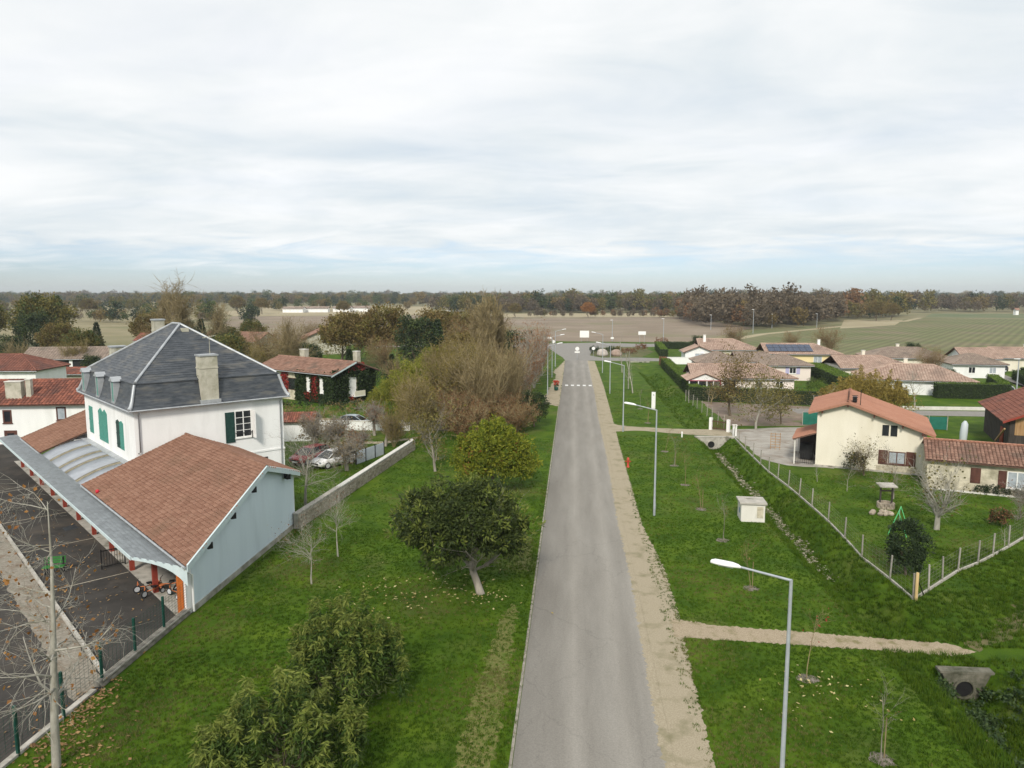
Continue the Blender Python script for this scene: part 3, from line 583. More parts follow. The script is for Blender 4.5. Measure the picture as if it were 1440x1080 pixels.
# ------------------------------------------------------------------ school yard
def S2W(a, b): return (SA[0] + a * cA - b * sA, SA[1] + a * sA + b * cA)
sheet('school_yard', [S2W(-3.0, bx(-3.0, -19.0)), S2W(-3.0, 40), S2W(-40, 40), (-75, 14), (-19.6, 14), (-19.1, 25), (-19.0, 27)], .012, M['yard'])
sheet('walkway_floor', [S2W(-3.9, bx(-3.9, -19.2)), S2W(-3.9, 26), S2W(-1, 26), S2W(-1, bx(-1, -19.2))], .03, M['concrete'])
LN = mat('worn_cream_line', (.34, .29, .21), (.50, .45, .36), scale=6, rough=.9)
for b0 in (-12.0, -4.0, 3.8, 13.6): sheet('yard_line', [S2W(-3.95, b0), S2W(-7.95, b0 - .1), S2W(-7.95, b0 - .02), S2W(-3.95, b0 + .08)], .017, LN)
sheet('drain_patch', [S2W(-4.1, -.9), S2W(-5.0, -1.1), S2W(-5.0, -.2), S2W(-4.2, .3)], .018, mat('fresh_tar', (.03, .033, .037), (.045, .05, .055), rough=.7))
sheet('leafy_path', ragged([S2W(-8.2, bx(-8.2, -19.3)), S2W(-8.2, 30), S2W(-9.5, 30), S2W(-9.5, bx(-9.5, -19.5))], .5, .05, 3), .02, mat('path_gravel', (.19, .165, .13), (.29, .26, .215), scale=5, rough=.95, bump=.4, bscale=24, c3=(.17, .125, .085), s3=.9))
for i in range(24):
    b0 = bx(-8.1, -19.3) + i * 2.0; x, y = S2W(-8.1, b0 + .97)
    MB().box((0, 0, .06), (.16, 1.94, .2)).build('kerb_stone', M['concrete'], kind='structure', loc=(x, y, 0), rot=(0, 0, R(47)))
M['fencegreen'] = mat('green_fence_paint', (.006, .05, .035), (.01, .07, .05), rough=.5)
fe = thing('mesh_fence', 'green mesh fence on a low block wall beside the yard corner', 'fence', (-19.12, 0, 0))
for i in range(9):
    y = 34.0 - i * 2.32; MB().box((0, y, .8), (.09, .09, 2.1)).build('post', M['fencegreen'], fe)
for i in range(8):
    y0 = 34.0 - i * 2.32; w = MB()
    for k in range(1, 9): yy = y0 - k * 2.32 / 9; w.bar((0, yy, .42), (0, yy, 1.75), .006, 3)
    for k in range(11): zz = .42 + k * .133; w.bar((0, y0, zz), (0, y0 - 2.32, zz), .007, 3)
    w.build('wire_panel', M['fencegreen'], fe, 'stuff')
lw = thing('low_block_wall', 'low grey block wall under the green mesh fence', 'wall', (-19.12, 0, 0))
BLK = mat('stained_block', (.15, .14, .115), (.30, .28, .24), scale=2, rough=.95, bump=.4, bscale=9, obrand=.2)
blk = MB().box((0, 0, 0), (.22, .56, .19)).mesh('block', BLK); cpm = MB().box((0, 0, 0), (.30, 1.14, .07)).mesh('coping', M['concrete'])
for i in range(12):
    for j in range(2):
        o = link('block', blk, lw); o.location = (0, 33.6 - i * .58 - (.29 if j else 0), .06 + j * .2)
for i in range(6): o = link('coping_stone', cpm, lw); o.location = (0, 33.3 - i * 1.16, .30)
ke = MB().b2(-.12, .12, 8, 26.6, -.1, .10); ke.build('kerb', M['concrete'], kind='structure', loc=(-19.2, 0, 0))
# black gate and green bench in the yard
ga = thing('yard_gate', 'small black barred gate standing open under the canopy', 'gate', (*S2W(-3.75, -10.5), 0), 47)
for x in (0, -1.25): MB().box((x, 0, .6), (.06, .06, 1.2)).build('gate_post', M['black'], ga)
for z in (.15, 1.1): MB().box((-.62, 0, z), (1.2, .04, .05)).build('rail', M['black'], ga)
for k in range(8): MB().bar((-.12 - k * .14, 0, .15), (-.12 - k * .14, 0, 1.1), .014, 5).build('bar', M['black'], ga)
be = thing('yard_bench', 'bright green slatted bench on the dark school yard', 'bench', (-29.55, 38.35, 0), 18)
GRN = mat('bright_green_paint', (.02, .12, .02), (.03, .17, .03), rough=.6)
for k in range(3): MB().box((0, -.18 + k * .17, .44), (1.1, .13, .035)).build('seat_slat', GRN, be)
for k in range(3): MB().box((0, .27 + k * .02, .60 + k * .14), (1.1, .03, .11), rx=-.12).build('back_slat', GRN, be)
for x in (-.42, .42): MB().box((x, -.12, .21), (.06, .08, .42)).build('leg', M['black'], be); MB().box((x, .26, .46), (.06, .08, .92)).build('leg', M['black'], be)
# tricycles parked by the canopy post
TO = mat('orange_cycle_paint', (.55, .17, .06), (.62, .22, .09), rough=.45); RB = mat('dark_rubber', (.015, .015, .016), rough=.8); WH = mat('pale_wheel', (.5, .52, .54), rough=.5)
def wheel(p, c, r, w, parent_axis='Y'):
    o = MB().lathe([(r * .7, -w), (r, -w * .8), (r, w * .8), (r * .7, w)], c, 14, 'Y').build('wheel', RB, p)
    MB().lathe([(0, -w * .9), (r * .7, -w * .9), (r * .7, w * .9), (0, w * .9)], c, 12, 'Y', False).build('rim', WH, o); return o
def trike(name, label, loc, rz, two=False):
    t = thing(name, label, 'tricycle', loc, rz, 'tricycles parked under the canopy')
    f = MB(); f.tube([(.42, 0, .50), (.36, 0, .30), (0, 0, .26), (-.45, 0, .30)], .028, 6); f.tube([(-.4, -.26, .16), (-.45, 0, .30), (-.4, .26, .16)], .026, 6); f.bar((.44, 0, .62), (.50, 0, .2), .024, 6)
    f.build('frame', TO, t)
    wheel(t, (.50, 0, .2), .2, .028); wheel(t, (-.4, -.28, .15), .15, .028); wheel(t, (-.4, .28, .15), .15, .028)
    MB().box((-.12, 0, .42), (.26, .22, .06)).build('saddle', M['black'], t); MB().bar((-.12, 0, .28), (-.12, 0, .40), .02, 5).build('saddle_post', TO, t)
    MB().tube([(.36, -.22, .70), (.43, -.08, .64), (.43, .08, .64), (.36, .22, .70)], .018, 6).build('handlebar', M['black'], t)
    MB().box((-.52, 0, .36), (.22, .40, .05)).build('rear_platform', TO, t)
tl = ['orange tricycle nearest the yard, in front of the red post', 'orange tricycle with pale wheels at the left of the parked group', 'orange tricycle standing behind the red post', 'orange tricycle nearest the orange end post', 'orange tricycle at the back of the parked group']
for i, (a, b, rz) in enumerate(((-3.95, -16.35, 250), (-4.0, -15.6, 225), (-3.0, -16.1, 200), (-3.1, -17.5, 160), (-2.4, -16.9, 230))):
    x, y = S2W(a, b); trike('tricycle', tl[i], (x, y, .03), rz)

# ------------------------------------------------------------------ street lamps
M['lampwhite'] = mat('white_lamp_shell', (.82, .82, .82), (.86, .86, .86), rough=.35)
def lamp(label, x, y, side, h=7.75):
    t = thing('street_lamp', label, 'street lamp', (x, y, 0), 0 if side < 0 else 180, 'street lamps along the road')
    MB().lathe([(.085, -.2), (.085, 1.2), (.075, 1.25), (.05, h)], n=10).build('pole', M['metal'], t)
    MB().box((.085, 0, .7), (.02, .09, .4)).build('hatch', M['metal'], t)
    MB().tube([(0, 0, h - .03), (-1.5, 0, h + .34)], [.04, .032], 8).build('arm', M['metal'], t)
    prof = [(0, .03), (.06, .07), (.22, .13), (.5, .155), (.72, .13), (.84, .06), (.87, .01)]; b = MB(); n = 10; v = []
    for s, w in prof:
        for j in range(n):
            a = 2 * math.pi * j / n; zz = math.sin(a); v.append((-1.45 - s, math.cos(a) * w, h + .33 + s * .17 + (zz * .10 * min(1, w / .1) if zz > 0 else zz * .045)))
    b.add(v, [(i * n + j, i * n + (j + 1) % n, i * n + n + (j + 1) % n, i * n + n + j) for i in range(len(prof) - 1) for j in range(n)], True); b.add(v[:n], [tuple(range(n))])
    hd = b.build('lamp_head', M['lampwhite'], t)
    MB().box((-1.9, 0, h + .36), (.42, .17, .02), ry=.17).build('lens', M['palepane'], hd)
    return t
for lb, x, y, s in (('tall grey street lamp nearest the camera, arm over the road', 6.37, 21.14, -1), ('grey street lamp beside the small white hut', 5.96, 52.5, -1), ('grey street lamp at the mouth of the gravel drive', 5.85, 85.2, -1),
                    ('street lamp right of the road, between white poles and the junction', 5.9, 118, -1), ('street lamp right of the road just before the junction', 5.9, 149, -1),
                    ('street lamp left of the road beside the red flower planter', -4.0, 116, 1), ('second street lamp beyond the planter, left of the road', -4.0, 140, 1), ('last street lamp left of the road before the junction', -3.9, 161, 1)): lamp(lb, x, y, s)

# ------------------------------------------------------------------ cars
def car(name, label, loc, rz, paint, L=4.3, W=1.76, Hh=1.48, sedan=False):
    t = thing(name, label, 'car', loc, rz)
    # x forward; lower body loft
    xs = [-.5, -.485, -.44, -.30, -.05, .20, .36, .45, .49, .5]; zb = [.40, .30, .26, .22, .22, .22, .24, .28, .34, .42]; zt = [.62, .80, .92, .96, .93, .92, .86, .74, .62, .52]; hw = [.80, .90, .96, 1, 1, 1, .98, .93, .86, .78]
    b = MB(); v = []
    for x, a, c, w in zip(xs, zb, zt, hw):
        y = W / 2 * w
        v += [(x * L, -y * .94, a), (x * L, -y, (a + c) / 2), (x * L, -y * .93, c), (x * L, y * .93, c), (x * L, y, (a + c) / 2), (x * L, y * .94, a)]
    k = 6; b.add(v, [(i * k + j, i * k + k + j, i * k + k + (j + 1) % k, i * k + (j + 1) % k) for i in range(len(xs) - 1) for j in range(k)] + [tuple(range(k)), tuple(range(len(v) - 1, len(v) - k - 1, -1))], True)
    body = b.build('body', paint, t)
    back = -.47 if not sedan else -.33
    g = [(back, .92), (back + .06, Hh - .10), (back + .16, Hh - .02), (-.02, Hh), (.10, Hh - .06), (.30, .90)]; gv = []
    for x, z in g:
        w = W / 2 * (.92 - .22 * max(0, (z - .92)) / (Hh - .92)); gv += [(x * L, -w, z), (x * L, w, z)]
    n = len(g); gl = MB(); gl.add(gv, [(2 * i, 2 * i + 1, 2 * i + 3, 2 * i + 2) for i in range(n - 1)] + [tuple(2 * i for i in range(n)), tuple(2 * i + 1 for i in range(n - 1, -1, -1))])
    gl.build('windows', M['glass'], t)
    rv = [(x * L, s * (W / 2 * (.92 - .22 * (z - .92) / (Hh - .92)) + .004), z + .012) for x, z in g[1:5] for s in (-1, 1)]; rf = MB()
    rf.add(rv, [(2 * i, 2 * i + 1, 2 * i + 3, 2 * i + 2) for i in range(3)])
    for s in (-1, 1):
        for i0, i1 in ((0, 1), (4, 5)):
            p0 = (g[i0][0] * L, s * (W / 2 * (.92 - .22 * (g[i0][1] - .92) / (Hh - .92)) + .004), g[i0][1]); p1 = (g[i1][0] * L, s * (W / 2 * (.92 - .22 * (g[i1][1] - .92) / (Hh - .92)) + .004), g[i1][1]); rf.bar(p0, p1, .035, 5)
        rf.bar((-.13 * L, s * W * .455, .93), (-.13 * L, s * W * .36, Hh - .01), .035, 5)
    rf.build('roof', paint, t)
    for x in (-.31, .31):
        for s in (-1, 1): wheel(t, (x * L, s * (W / 2 - .10), .32), .32, .10)
    for s in (-1, 1):
        MB().box((.468 * L, s * W * .34, .66), (.16, .34, .12), rz=-s * .35).build('headlight', M['palepane'], t)
        MB().box((-.488 * L, s * W * .36, .78), (.08, .24, .2)).build('tail_light', mat('red_lens', (.3, .01, .01)), t)
        MB().box((.17 * L, s * W * .53, .98), (.12, .16, .11)).build('wing_mirror', paint, t)
    MB().box((.495 * L, 0, .50), (.06, W * .62, .16)).build('grille', M['black'], t)
    MB().box((.503 * L, 0, .40), (.06, .5, .11)).build('number_plate', M['whitepaint'], t)
    return t
def cp(n, c, r=.25): return mat(n, c, rough=r, spec=.6)
RED, WHT, DRK, SLV = cp('red_car_paint', (.32, .012, .02)), cp('white_car_paint', (.80, .80, .80)), cp('dark_car_paint', (.02, .024, .03)), cp('silver_blue_car_paint', (.34, .40, .44))
car('parked_car', 'red hatchback parked beside the white house corner', (-24.9, 67.2, 0), 247, RED, 4.2)
car('parked_car', 'white hatchback parked on grass beside the red car', (-22.2, 66.0, 0), 236, WHT, 4.4)
car('parked_car', 'silver blue car parked behind the low white garden wall', (-26.2, 85.5, 0), 355, SLV, 4.5, sedan=True)
car('parked_car', 'dark car half hidden at the left edge under the canopy end', (-56.8, 63.2, 0), 200, DRK, 4.4)
car('parked_car', 'white car parked in the lane by the clipped hedge', (67.9, 120.5, 0), 250, WHT, 4.3)
car('parked_car', 'dark car standing in front of the white garage door', (85.8, 156.8, 0), 200, DRK, 4.4)

# ------------------------------------------------------------------ stone garden wall running up from the hall
gw = thing('stone_wall', 'long rubble stone garden wall with pale coping beside the lawn', 'wall')
A0, A1 = np.array((-18.75, 47.4)), np.array((-16.3, 73.5)); LW = np.linalg.norm(A1 - A0); dw = (A1 - A0) / LW; ang = math.atan2(dw[1], dw[0])
STN = mat('rubble_stone', (.22, .19, .14), (.44, .395, .31), scale=1.3, rough=.95, bump=.5, bscale=8, island=.55)
hw_ = lambda t: 1.0 + .02 * t
core = MB(); P_ = lambda s, d, z: (A0[0] + dw[0] * s - dw[1] * d, A0[1] + dw[1] * s + dw[0] * d, z)
core.add([P_(0, -.16, -.2), P_(LW, -.16, -.2), P_(LW, -.16, 1.02), P_(0, -.16, 1.0), P_(0, .16, -.2), P_(LW, .16, -.2), P_(LW, .16, 1.02), P_(0, .16, 1.0)], [(0, 1, 2, 3), (5, 4, 7, 6), (3, 2, 6, 7), (0, 3, 7, 4), (1, 5, 6, 2)]).build('wall_core', mat('lime_mortar', (.30, .27, .22), (.42, .39, .33), scale=3, rough=.95), gw)
rr = random.Random(7); stones = MB()
z = 0.0
while z < .95:
    s = rr.random() * .2; hh = .10 + rr.random() * .08
    while s < LW - .2:
        w = .16 + rr.random() * .26
        if z + hh < hw_(s / LW) - .02: 
            q = .015 + rr.random() * .035
            stones.box(P_(s + w / 2, -.16 - q / 2, z + hh / 2), (w - .025, .06 + q, hh - .02), ang + rr.gauss(0, .03), ry=rr.gauss(0, .06))
        s += w
    z += hh
stones.build('stones', STN, gw, 'stuff')
nc = 22
for i in range(nc):
    s0, s1 = LW * i / nc, LW * (i + 1) / nc - .015; m_ = M['paleconc'] if s0 > 6 else M['concrete']
    c = P_((s0 + s1) / 2, 0, hw_((s0 + s1) / 2 / LW) + .05)
    MB().box((0, 0, 0), (s1 - s0, .42, .09)).build('coping_stone', m_, gw, loc=c, rot=(0, -.0008, ang))

# pale grey boards leaning beyond the white car, garden edge wall and shed of the ivy house
bo = thing('board_fence', 'three pale grey panels standing between the pollarded trees', 'fence', (-20.2, 66.4, 0), 72)
for k in range(3): MB().box((.75 + k * 1.6, 0, .62), (1.45, .05, 1.2)).build('panel', mat('pale_grey_panel', (.42, .46, .50), (.50, .54, .58), rough=.6) if k == 0 else bpy.data.materials['pale_grey_panel'], bo)
for k in range(4): MB().box((-.05 + k * 1.6, 0, .65), (.08, .10, 1.35)).build('post', M['black'], bo)
wl2 = thing('garden_wall', 'low whitewashed wall in front of the ivy covered house', 'wall', (-30, 83.2, 0), 4)
MB().box((4, 0, .5), (14, .25, 1.1)).build('wall', M['white'], wl2); MB().box((4, 0, 1.09), (14.1, .36, .08)).build('coping', M['paleconc'], wl2)
sheet('garden_path', [(-20, 76), (-16.5, 80), (-16.2, 81), (-20.5, 77.2), (-27, 76.5), (-27, 75.3)], .012, M['gravel'])
sheet('garden_court', [(-40, 86), (-14, 84), (-14, 90), (-40, 92)], .01, M['gravel'])
shd = thing('garden_shed', 'small white shed with red tiled roof behind the white house', 'shed', (-30.5, 76.5, 0), 10)
MB().b2(-3, 2.2, 0, 3, -.1, 2.2).build('wall', M['white'], shd)
roof_face(shd, [(-3.3, -.4, 2.15), (2.6, -.4, 2.15), (2.6, 1.5, 3.0), (-3.3, 1.5, 3.0)], M['t_red'], .24, .4, seed=31)
roof_face(shd, [(2.6, 3.4, 2.15), (-3.3, 3.4, 2.15), (-3.3, 1.5, 3.0), (2.6, 1.5, 3.0)], M['t_red'], .24, .4, seed=32)
# ------------------------------------------------------------------ generic house with gable or hip roof (local x along the front, y back)
def bhouse(name, label, loc, rz, w, d, h, pitch, wallm, tilem, hip=0, ov=.5, tw=.3, tl=.5, ridge_x=True, seed=1, cat='house', thick=.12, group=None, gable_mat=None):
    t = thing(name, label, cat, loc, rz, group); wm = M[wallm]; tm = M[tilem]; k = math.tan(R(pitch))
    if ridge_x:
        rz_ = h + k * d / 2; y = d / 2; za = h - k * ov; zr_ = rz_
        b = MB().b2(0, w, 0, d, -.2, h)
        if not hip:
            for x0, x1 in ((0.0, .2), (w - .2, w)): b.add([(x0, 0, h), (x0, d, h), (x0, y, rz_ - .02), (x1, 0, h), (x1, d, h), (x1, y, rz_ - .02)], [(0, 2, 1), (3, 4, 5), (0, 3, 5, 2), (1, 2, 5, 4)])
        b.build('wall', wm, t)
        hl, hr = (hip, hip) if not isinstance(hip, tuple) else hip
        xl = (d / 2 if hl else -ov); xr = (w - d / 2 if hr else w + ov)
        roof_face(t, [(-ov, -ov, za), (w + ov, -ov, za), (xr, y, zr_), (xl, y, zr_)], tm, tw, tl, seed=seed, thick=thick)
        roof_face(t, [(w + ov, d + ov, za), (-ov, d + ov, za), (xl, y, zr_), (xr, y, zr_)], tm, tw, tl, seed=seed + 1, thick=thick)
        if hl: roof_face(t, [(-ov, d + ov, za), (-ov, -ov, za), (xl, y, zr_)], tm, tw, tl, seed=seed + 2, thick=thick); [ridge_caps(t, (-ov, yy, za + .05), (xl, y, zr_ + .05), tm, name='hip_tiles') for yy in (-ov, d + ov)]
        if hr: roof_face(t, [(w + ov, -ov, za), (w + ov, d + ov, za), (xr, y, zr_)], tm, tw, tl, seed=seed + 3, thick=thick); [ridge_caps(t, (w + ov, yy, za + .05), (xr, y, zr_ + .05), tm, name='hip_tiles') for yy in (-ov, d + ov)]
        ridge_caps(t, (xl, y, zr_ + .04), (xr, y, zr_ + .04), tm)
    else:
        rz_ = h + k * w / 2; x = w / 2; za = h - k * ov
        b = MB().b2(0, w, 0, d, -.2, h)
        for y0, y1 in ((0.0, .2), (d - .2, d)): b.add([(0, y0, h), (w, y0, h), (x, y0, rz_ - .02), (0, y1, h), (w, y1, h), (x, y1, rz_ - .02)], [(0, 1, 2), (3, 5, 4), (0, 2, 5, 3), (1, 4, 5, 2)])
        b.build('wall', wm, t)
        roof_face(t, [(-ov, d + ov, za), (-ov, -ov, za), (x, -ov, rz_), (x, d + ov, rz_)], tm, tw, tl, seed=seed, thick=thick)
        roof_face(t, [(w + ov, -ov, za), (w + ov, d + ov, za), (x, d + ov, rz_), (x, -ov, rz_)], tm, tw, tl, seed=seed + 1, thick=thick)
        ridge_caps(t, (x, -ov, rz_ + .04), (x, d + ov, rz_ + .04), tm)
    g = MB()
    if ridge_x: g.bar((-ov, -ov - .06, za - .1), (w + ov, -ov - .06, za - .1), .06, 5)
    else: g.bar((-ov - .06, -ov, za - .1), (-ov - .06, d + ov, za - .1), .06, 5)
    g.build('gutter', M['zinc'], t)
    return t
def front(t): return face_xf((0, 0, 0), (1, 0, 0), (0, -1, 0))
def stack(t, x, y, z0, z1, m='cream', w=.55, d=.5):
    c = MB().b2(x - w / 2, x + w / 2, y - d / 2, y + d / 2, z0, z1).build('chimney', M[m], t); MB().b2(x - w / 2 - .06, x + w / 2 + .06, y - d / 2 - .06, y + d / 2 + .06, z1, z1 + .08).build('chimney_cap', M['paleconc'], c); return c

# ------------------------------------------------------------------ cream farmhouse on the right
ch = thing('farmhouse', 'cream gabled farmhouse with salmon tiled roof beyond the ditch', 'house', (22.58, 69.46, 0), -20.6)
W_, D_ = 8.95, 9.6
fF = front(ch); wb = MB()
prof = [(0, -.2), (W_, -.2), (W_, 3.72), (2.5, 5.98), (0, 5.15)]
b = MB(); kk = 5; b.add([(x, 0, z) for x, z in prof] + [(x, D_, z) for x, z in prof], [tuple(range(kk)), tuple(range(2 * kk - 1, kk - 1, -1))] + [(i, kk + i, kk + (i + 1) % kk, (i + 1) % kk) for i in range(kk)])
b.build('wall', M['cream'], ch)
roof_face(ch, [(-.75, D_ + .4, 5.08), (-.75, -.55, 5.08), (2.5, -.55, 6.16), (2.5, D_ + .4, 6.16)], M['t_salmon'], .22, .36, seed=41)
roof_face(ch, [(9.55, -.55, 3.70), (9.55, D_ + .4, 3.70), (2.5, D_ + .4, 6.16), (2.5, -.55, 6.16)], M['t_salmon'], .22, .36, seed=43)
ridge_caps(ch, (2.5, -.55, 6.2), (2.5, D_ + .4, 6.2), M['t_salmon'])
vb = MB()
for (a0, z0, a1, z1) in ((-.75, 5.08, 2.5, 6.16), (2.5, 6.16, 9.55, 3.70)):
    vb.add([(a0, -.6, z0 + .02), (a1, -.6, z1 + .02), (a1, -.6, z1 - .16), (a0, -.6, z0 - .16), (a0, -.53, z0 + .02), (a1, -.53, z1 + .02), (a1, -.53, z1 - .16), (a0, -.53, z0 - .16)], [(0, 3, 2, 1), (4, 5, 6, 7), (0, 1, 5, 4), (3, 7, 6, 2), (0, 4, 7, 3), (1, 2, 6, 5)])
vb.build('verge_board', M['t_salmon'], ch)
for a, z in ((.4, 5.15), (2.5, 5.85), (4.7, 5.05), (7.0, 4.25), (8.6, 3.70)): MB().box((a, -.28, z), (.14, .5, .18)).build('purlin_end', M['brownwood'], ch)
window(ch, fF, 5.38, 5.98, 3.28, 4.34, 1, 1, 'cream', fw=.03, sill=False); window(ch, fF, 6.05, 6.65, 3.28, 4.34, 1, 1, 'cream', fw=.03, sill=False)
window(ch, fF, 6.02, 7.38, .82, 1.95, 2, 1, 'brownwood', 'palepane', fw=.08)
shutter(ch, fF, 5.22, 5.98, .72, 2.02, M['brownwood']); shutter(ch, fF, 7.42, 8.18, .72, 2.02, M['brownwood'])
MB().b2(-.12, W_ + .06, -.12, -.003, -.2, .16).build('plinth', M['concrete'], ch)
MB().b2(5.1, 8.3, -.05, -.004, .16, .62).build('stone_facing', mat('rubble_facing', (.34, .30, .22), (.56, .51, .40), scale=4, rough=.95, bump=.5, bscale=9), ch)
ae = MB(); ae.b2(2.5, 2.56, .5, .56, 6.1, 7.1); ae.b2(3.5, 3.56, .5, .56, 5.8, 7.3); 
ae.build('aerial_pole', M['black'], ch, 'stuff')
for k in range(4): MB().box((3.05, .5, 6.25 + k * .16), (.5, .05, .05)).build('aerial_bar', M['black'], ch)
MB().box((3.05, .85, 6.35), (.35, .55, .5)).build('chimney_pot_cage', M['black'], ch)
# lean-to awning on its left
aw = thing('lean_to', 'red tiled lean-to with black gate on the left of the cream farmhouse', 'shed', (22.58, 69.46, 0), -20.6)
roof_face(aw, [(-2.05, 5.4, 2.4), (-2.05, -.1, 2.4), (-.02, -.1, 3.15), (-.02, 5.4, 3.15)], M['t_salmon'], .22, .36, seed=47)
for y in (.1, 5.2): MB().box((-1.85, y, 1.15), (.12, .12, 2.4)).build('post', M['paleconc'], aw)
MB().b2(-1.75, -.05, 5.1, 5.25, 0, 2.5).build('back_wall', M['darkwood'], aw)
MB().b2(-1.5, -.4, 2.2, 3.6, .1, 1.5).build('stored_goods', M['black'], aw)
for z in (.2, 1.15): MB().box((-.95, .05, z), (1.7, .04, .05)).build('gate_rail', M['black'], aw)
for k in range(9): MB().bar((-1.7 + k * .19, .05, .1), (-1.7 + k * .19, .05, 1.25), .016, 5).build('gate_bar', M['black'], aw)
# low tiled cottage in front of it
ct = thing('cottage', 'low rendered cottage with weathered brown tile roof at the right edge', 'house', (22.58, 69.46, 0), -20.6)
x0, x1, y0, y1 = 8.75, 24, -4.35, 1.2; yr = -1.6; zr2, ze2 = 3.55, 2.42
b = MB(); b.b2(x0, x1, y0, y1, -.2, 2.5); b.add([(x0 + .0, y0, 2.5), (x0, y1, 2.5), (x0, yr, 3.45), (x0 + .2, y0, 2.5), (x0 + .2, y1, 2.5), (x0 + .2, yr, 3.45)], [(0, 2, 1), (3, 4, 5), (0, 3, 5, 2), (1, 2, 5, 4)]); b.build('wall', M['oldcream'], ct)
roof_face(ct, [(x0 - .2, -4.8, ze2), (x1, -4.8, ze2), (x1, yr, zr2), (x0 - .2, yr, zr2)], M['t_brown'], .27, .40, rise=.085, seed=51)
roof_face(ct, [(x1, 1.6, ze2), (x0 - .2, 1.6, ze2), (x0 - .2, yr, zr2), (x1, yr, zr2)], M['t_brown'], .27, .40, rise=.085, seed=52)
ridge_caps(ct, (x0 - .2, yr, zr2 + .05), (x1, yr, zr2 + .05), M['t_salmon'], r=.15)
fC = face_xf((0, y0, 0), (1, 0, 0), (0, -1, 0))
shutter(ct, fC, 11.85, 12.55, .75, 2.0, M['brownwood']); shutter(ct, fC, 13.75, 14.3, .5, 1.95, M['brownwood'], mid=False)
window(ct, fC, 14.34, 15.7, .6, 1.95, 2, 1, 'whitepaint', 'palepane'); shutter(ct, fC, 15.75, 16.4, .5, 1.95, M['brownwood'])
MB().b2(x0, x1, y0 - .55, y0 - .4, -.1, .12).build('border_edging', M['paleconc'], ct)
# timber barn at the right edge
bn = thing('timber_barn', 'dark timber barn with ribbed dark red tile roof at the right edge', 'barn', (43.6, 76.6, 0), -19)
BW, BD = 10, 13.4
b = MB(); pr = [(0, -.2), (BW, -.2), (BW, 3.5), (BW / 2, 5.75), (0, 3.5)]
b.add([(x, 0, z) for x, z in pr] + [(x, BD, z) for x, z in pr], [(0, 1, 2, 3, 4), (9, 8, 7, 6, 5)] + [(i, 5 + i, 5 + (i + 1) % 5, (i + 1) % 5) for i in range(5)]).build('wall', M['darkwood'], bn)
for k in range(32): MB().b2(-.035 - .012 * (k % 2), 0, .03 + k * .415, .43 + k * .415, 0, 3.45).build('board', M['darkwood'], bn)
for k in range(24):
    x = .03 + k * .415; zt = 3.5 + min(x + .2, BW - x - .2) * .45
    m_ = M['tanwood'] if k % 5 in (1, 2) else M['darkwood']; MB().b2(x, x + .40, -.035 - .012 * (k % 2), 0, 1.9, zt - .05).build('board', m_, bn); MB().b2(x, x + .40, -.035 - .012 * (k % 2), 0, 0, 1.88).build('board', M['darkwood'], bn)
roof_face(bn, [(-.75, BD + .3, 3.28), (-.75, -.8, 3.28), (BW / 2, -.8, 5.86), (BW / 2, BD + .3, 5.86)], M['t_barn'], .36, .42, rise=.11, seed=55)
roof_face(bn, [(BW + .75, -.8, 3.28), (BW + .75, BD + .3, 3.28), (BW / 2, BD + .3, 5.86), (BW / 2, -.8, 5.86)], M['t_barn'], .36, .42, rise=.11, seed=56)
ridge_caps(bn, (BW / 2, -.8, 5.95), (BW / 2, BD + .3, 5.95), M['t_barn'], r=.17)
MB().add([(-.75, -.86, 3.34), (BW / 2, -.86, 5.92), (BW / 2, -.86, 5.68), (-.75, -.86, 3.12), (-.75, -.80, 3.34), (BW / 2, -.80, 5.92), (BW / 2, -.80, 5.68), (-.75, -.80, 3.12)], [(0, 3, 2, 1), (4, 5, 6, 7), (0, 1, 5, 4), (3, 7, 6, 2), (0, 4, 7, 3)]).build('verge_board', M['redpost'], bn)
MB().b2(-.14, -.06, 2.2, 3.6, 0, 2.2).build('door', M['redpost'], bn)
MB().box((-.5, 1.5, 1.6), (.14, 4.4, .16), rx=-.45).build('leaning_beam', M['tanwood'], bn)
bo2 = thing('boat_hull', 'pale grey hull propped upright against the dark barn', 'boat', (41.2, 80.5, 0), -24)
MB().tube([(0, 0, 0), (.02, 0, .5), (.05, 0, 1.4), (.1, 0, 2.3), (.12, 0, 2.6)], [.22, .36, .38, .32, .12], 10).build('hull', mat('pale_grey_gelcoat', (.50, .55, .58), rough=.4), bo2)
ht = thing('timber_kennel', 'round-topped timber shelter against the green screened fence', 'hut', (33.3, 89.5, 0), -8)
b = MB(); n = 8; pr = [(-1, 0), (-1, 1.3)] + [(-math.cos(i * math.pi / n), 1.3 + .55 * math.sin(i * math.pi / n)) for i in range(1, n)] + [(1, 1.3), (1, 0)]; k = len(pr)
b.add([(x, .9, z) for x, z in pr] + [(x, 1.0, z) for x, z in pr], [tuple(range(k)), tuple(range(2 * k - 1, k - 1, -1))] + [(i, k + i, k + i + 1, i + 1) for i in range(k - 1)]); b.build('back', M['brownwood'], ht)
b = MB(); q = pr[1:-1]; k = len(q); b.add([(x, -.4, z) for x, z in q] + [(x, 1.0, z) for x, z in q], [(i, i + 1, k + i + 1, k + i) for i in range(k - 1)]); b.build('arched_roof', M['tanwood'], ht)
for x in (-1, 1): MB().box((x, -.35, .65), (.12, .12, 1.3)).build('post', M['tanwood'], ht)
for k in range(8): MB().box((-.7 + k * .2, -.38, .4), (.15, .03, .8)).build('pale', M['tanwood'], ht)
sf = thing('screen_fence', 'green windbreak screen fence behind the farmhouse garden', 'fence', (28, 91.5, 0), -8)
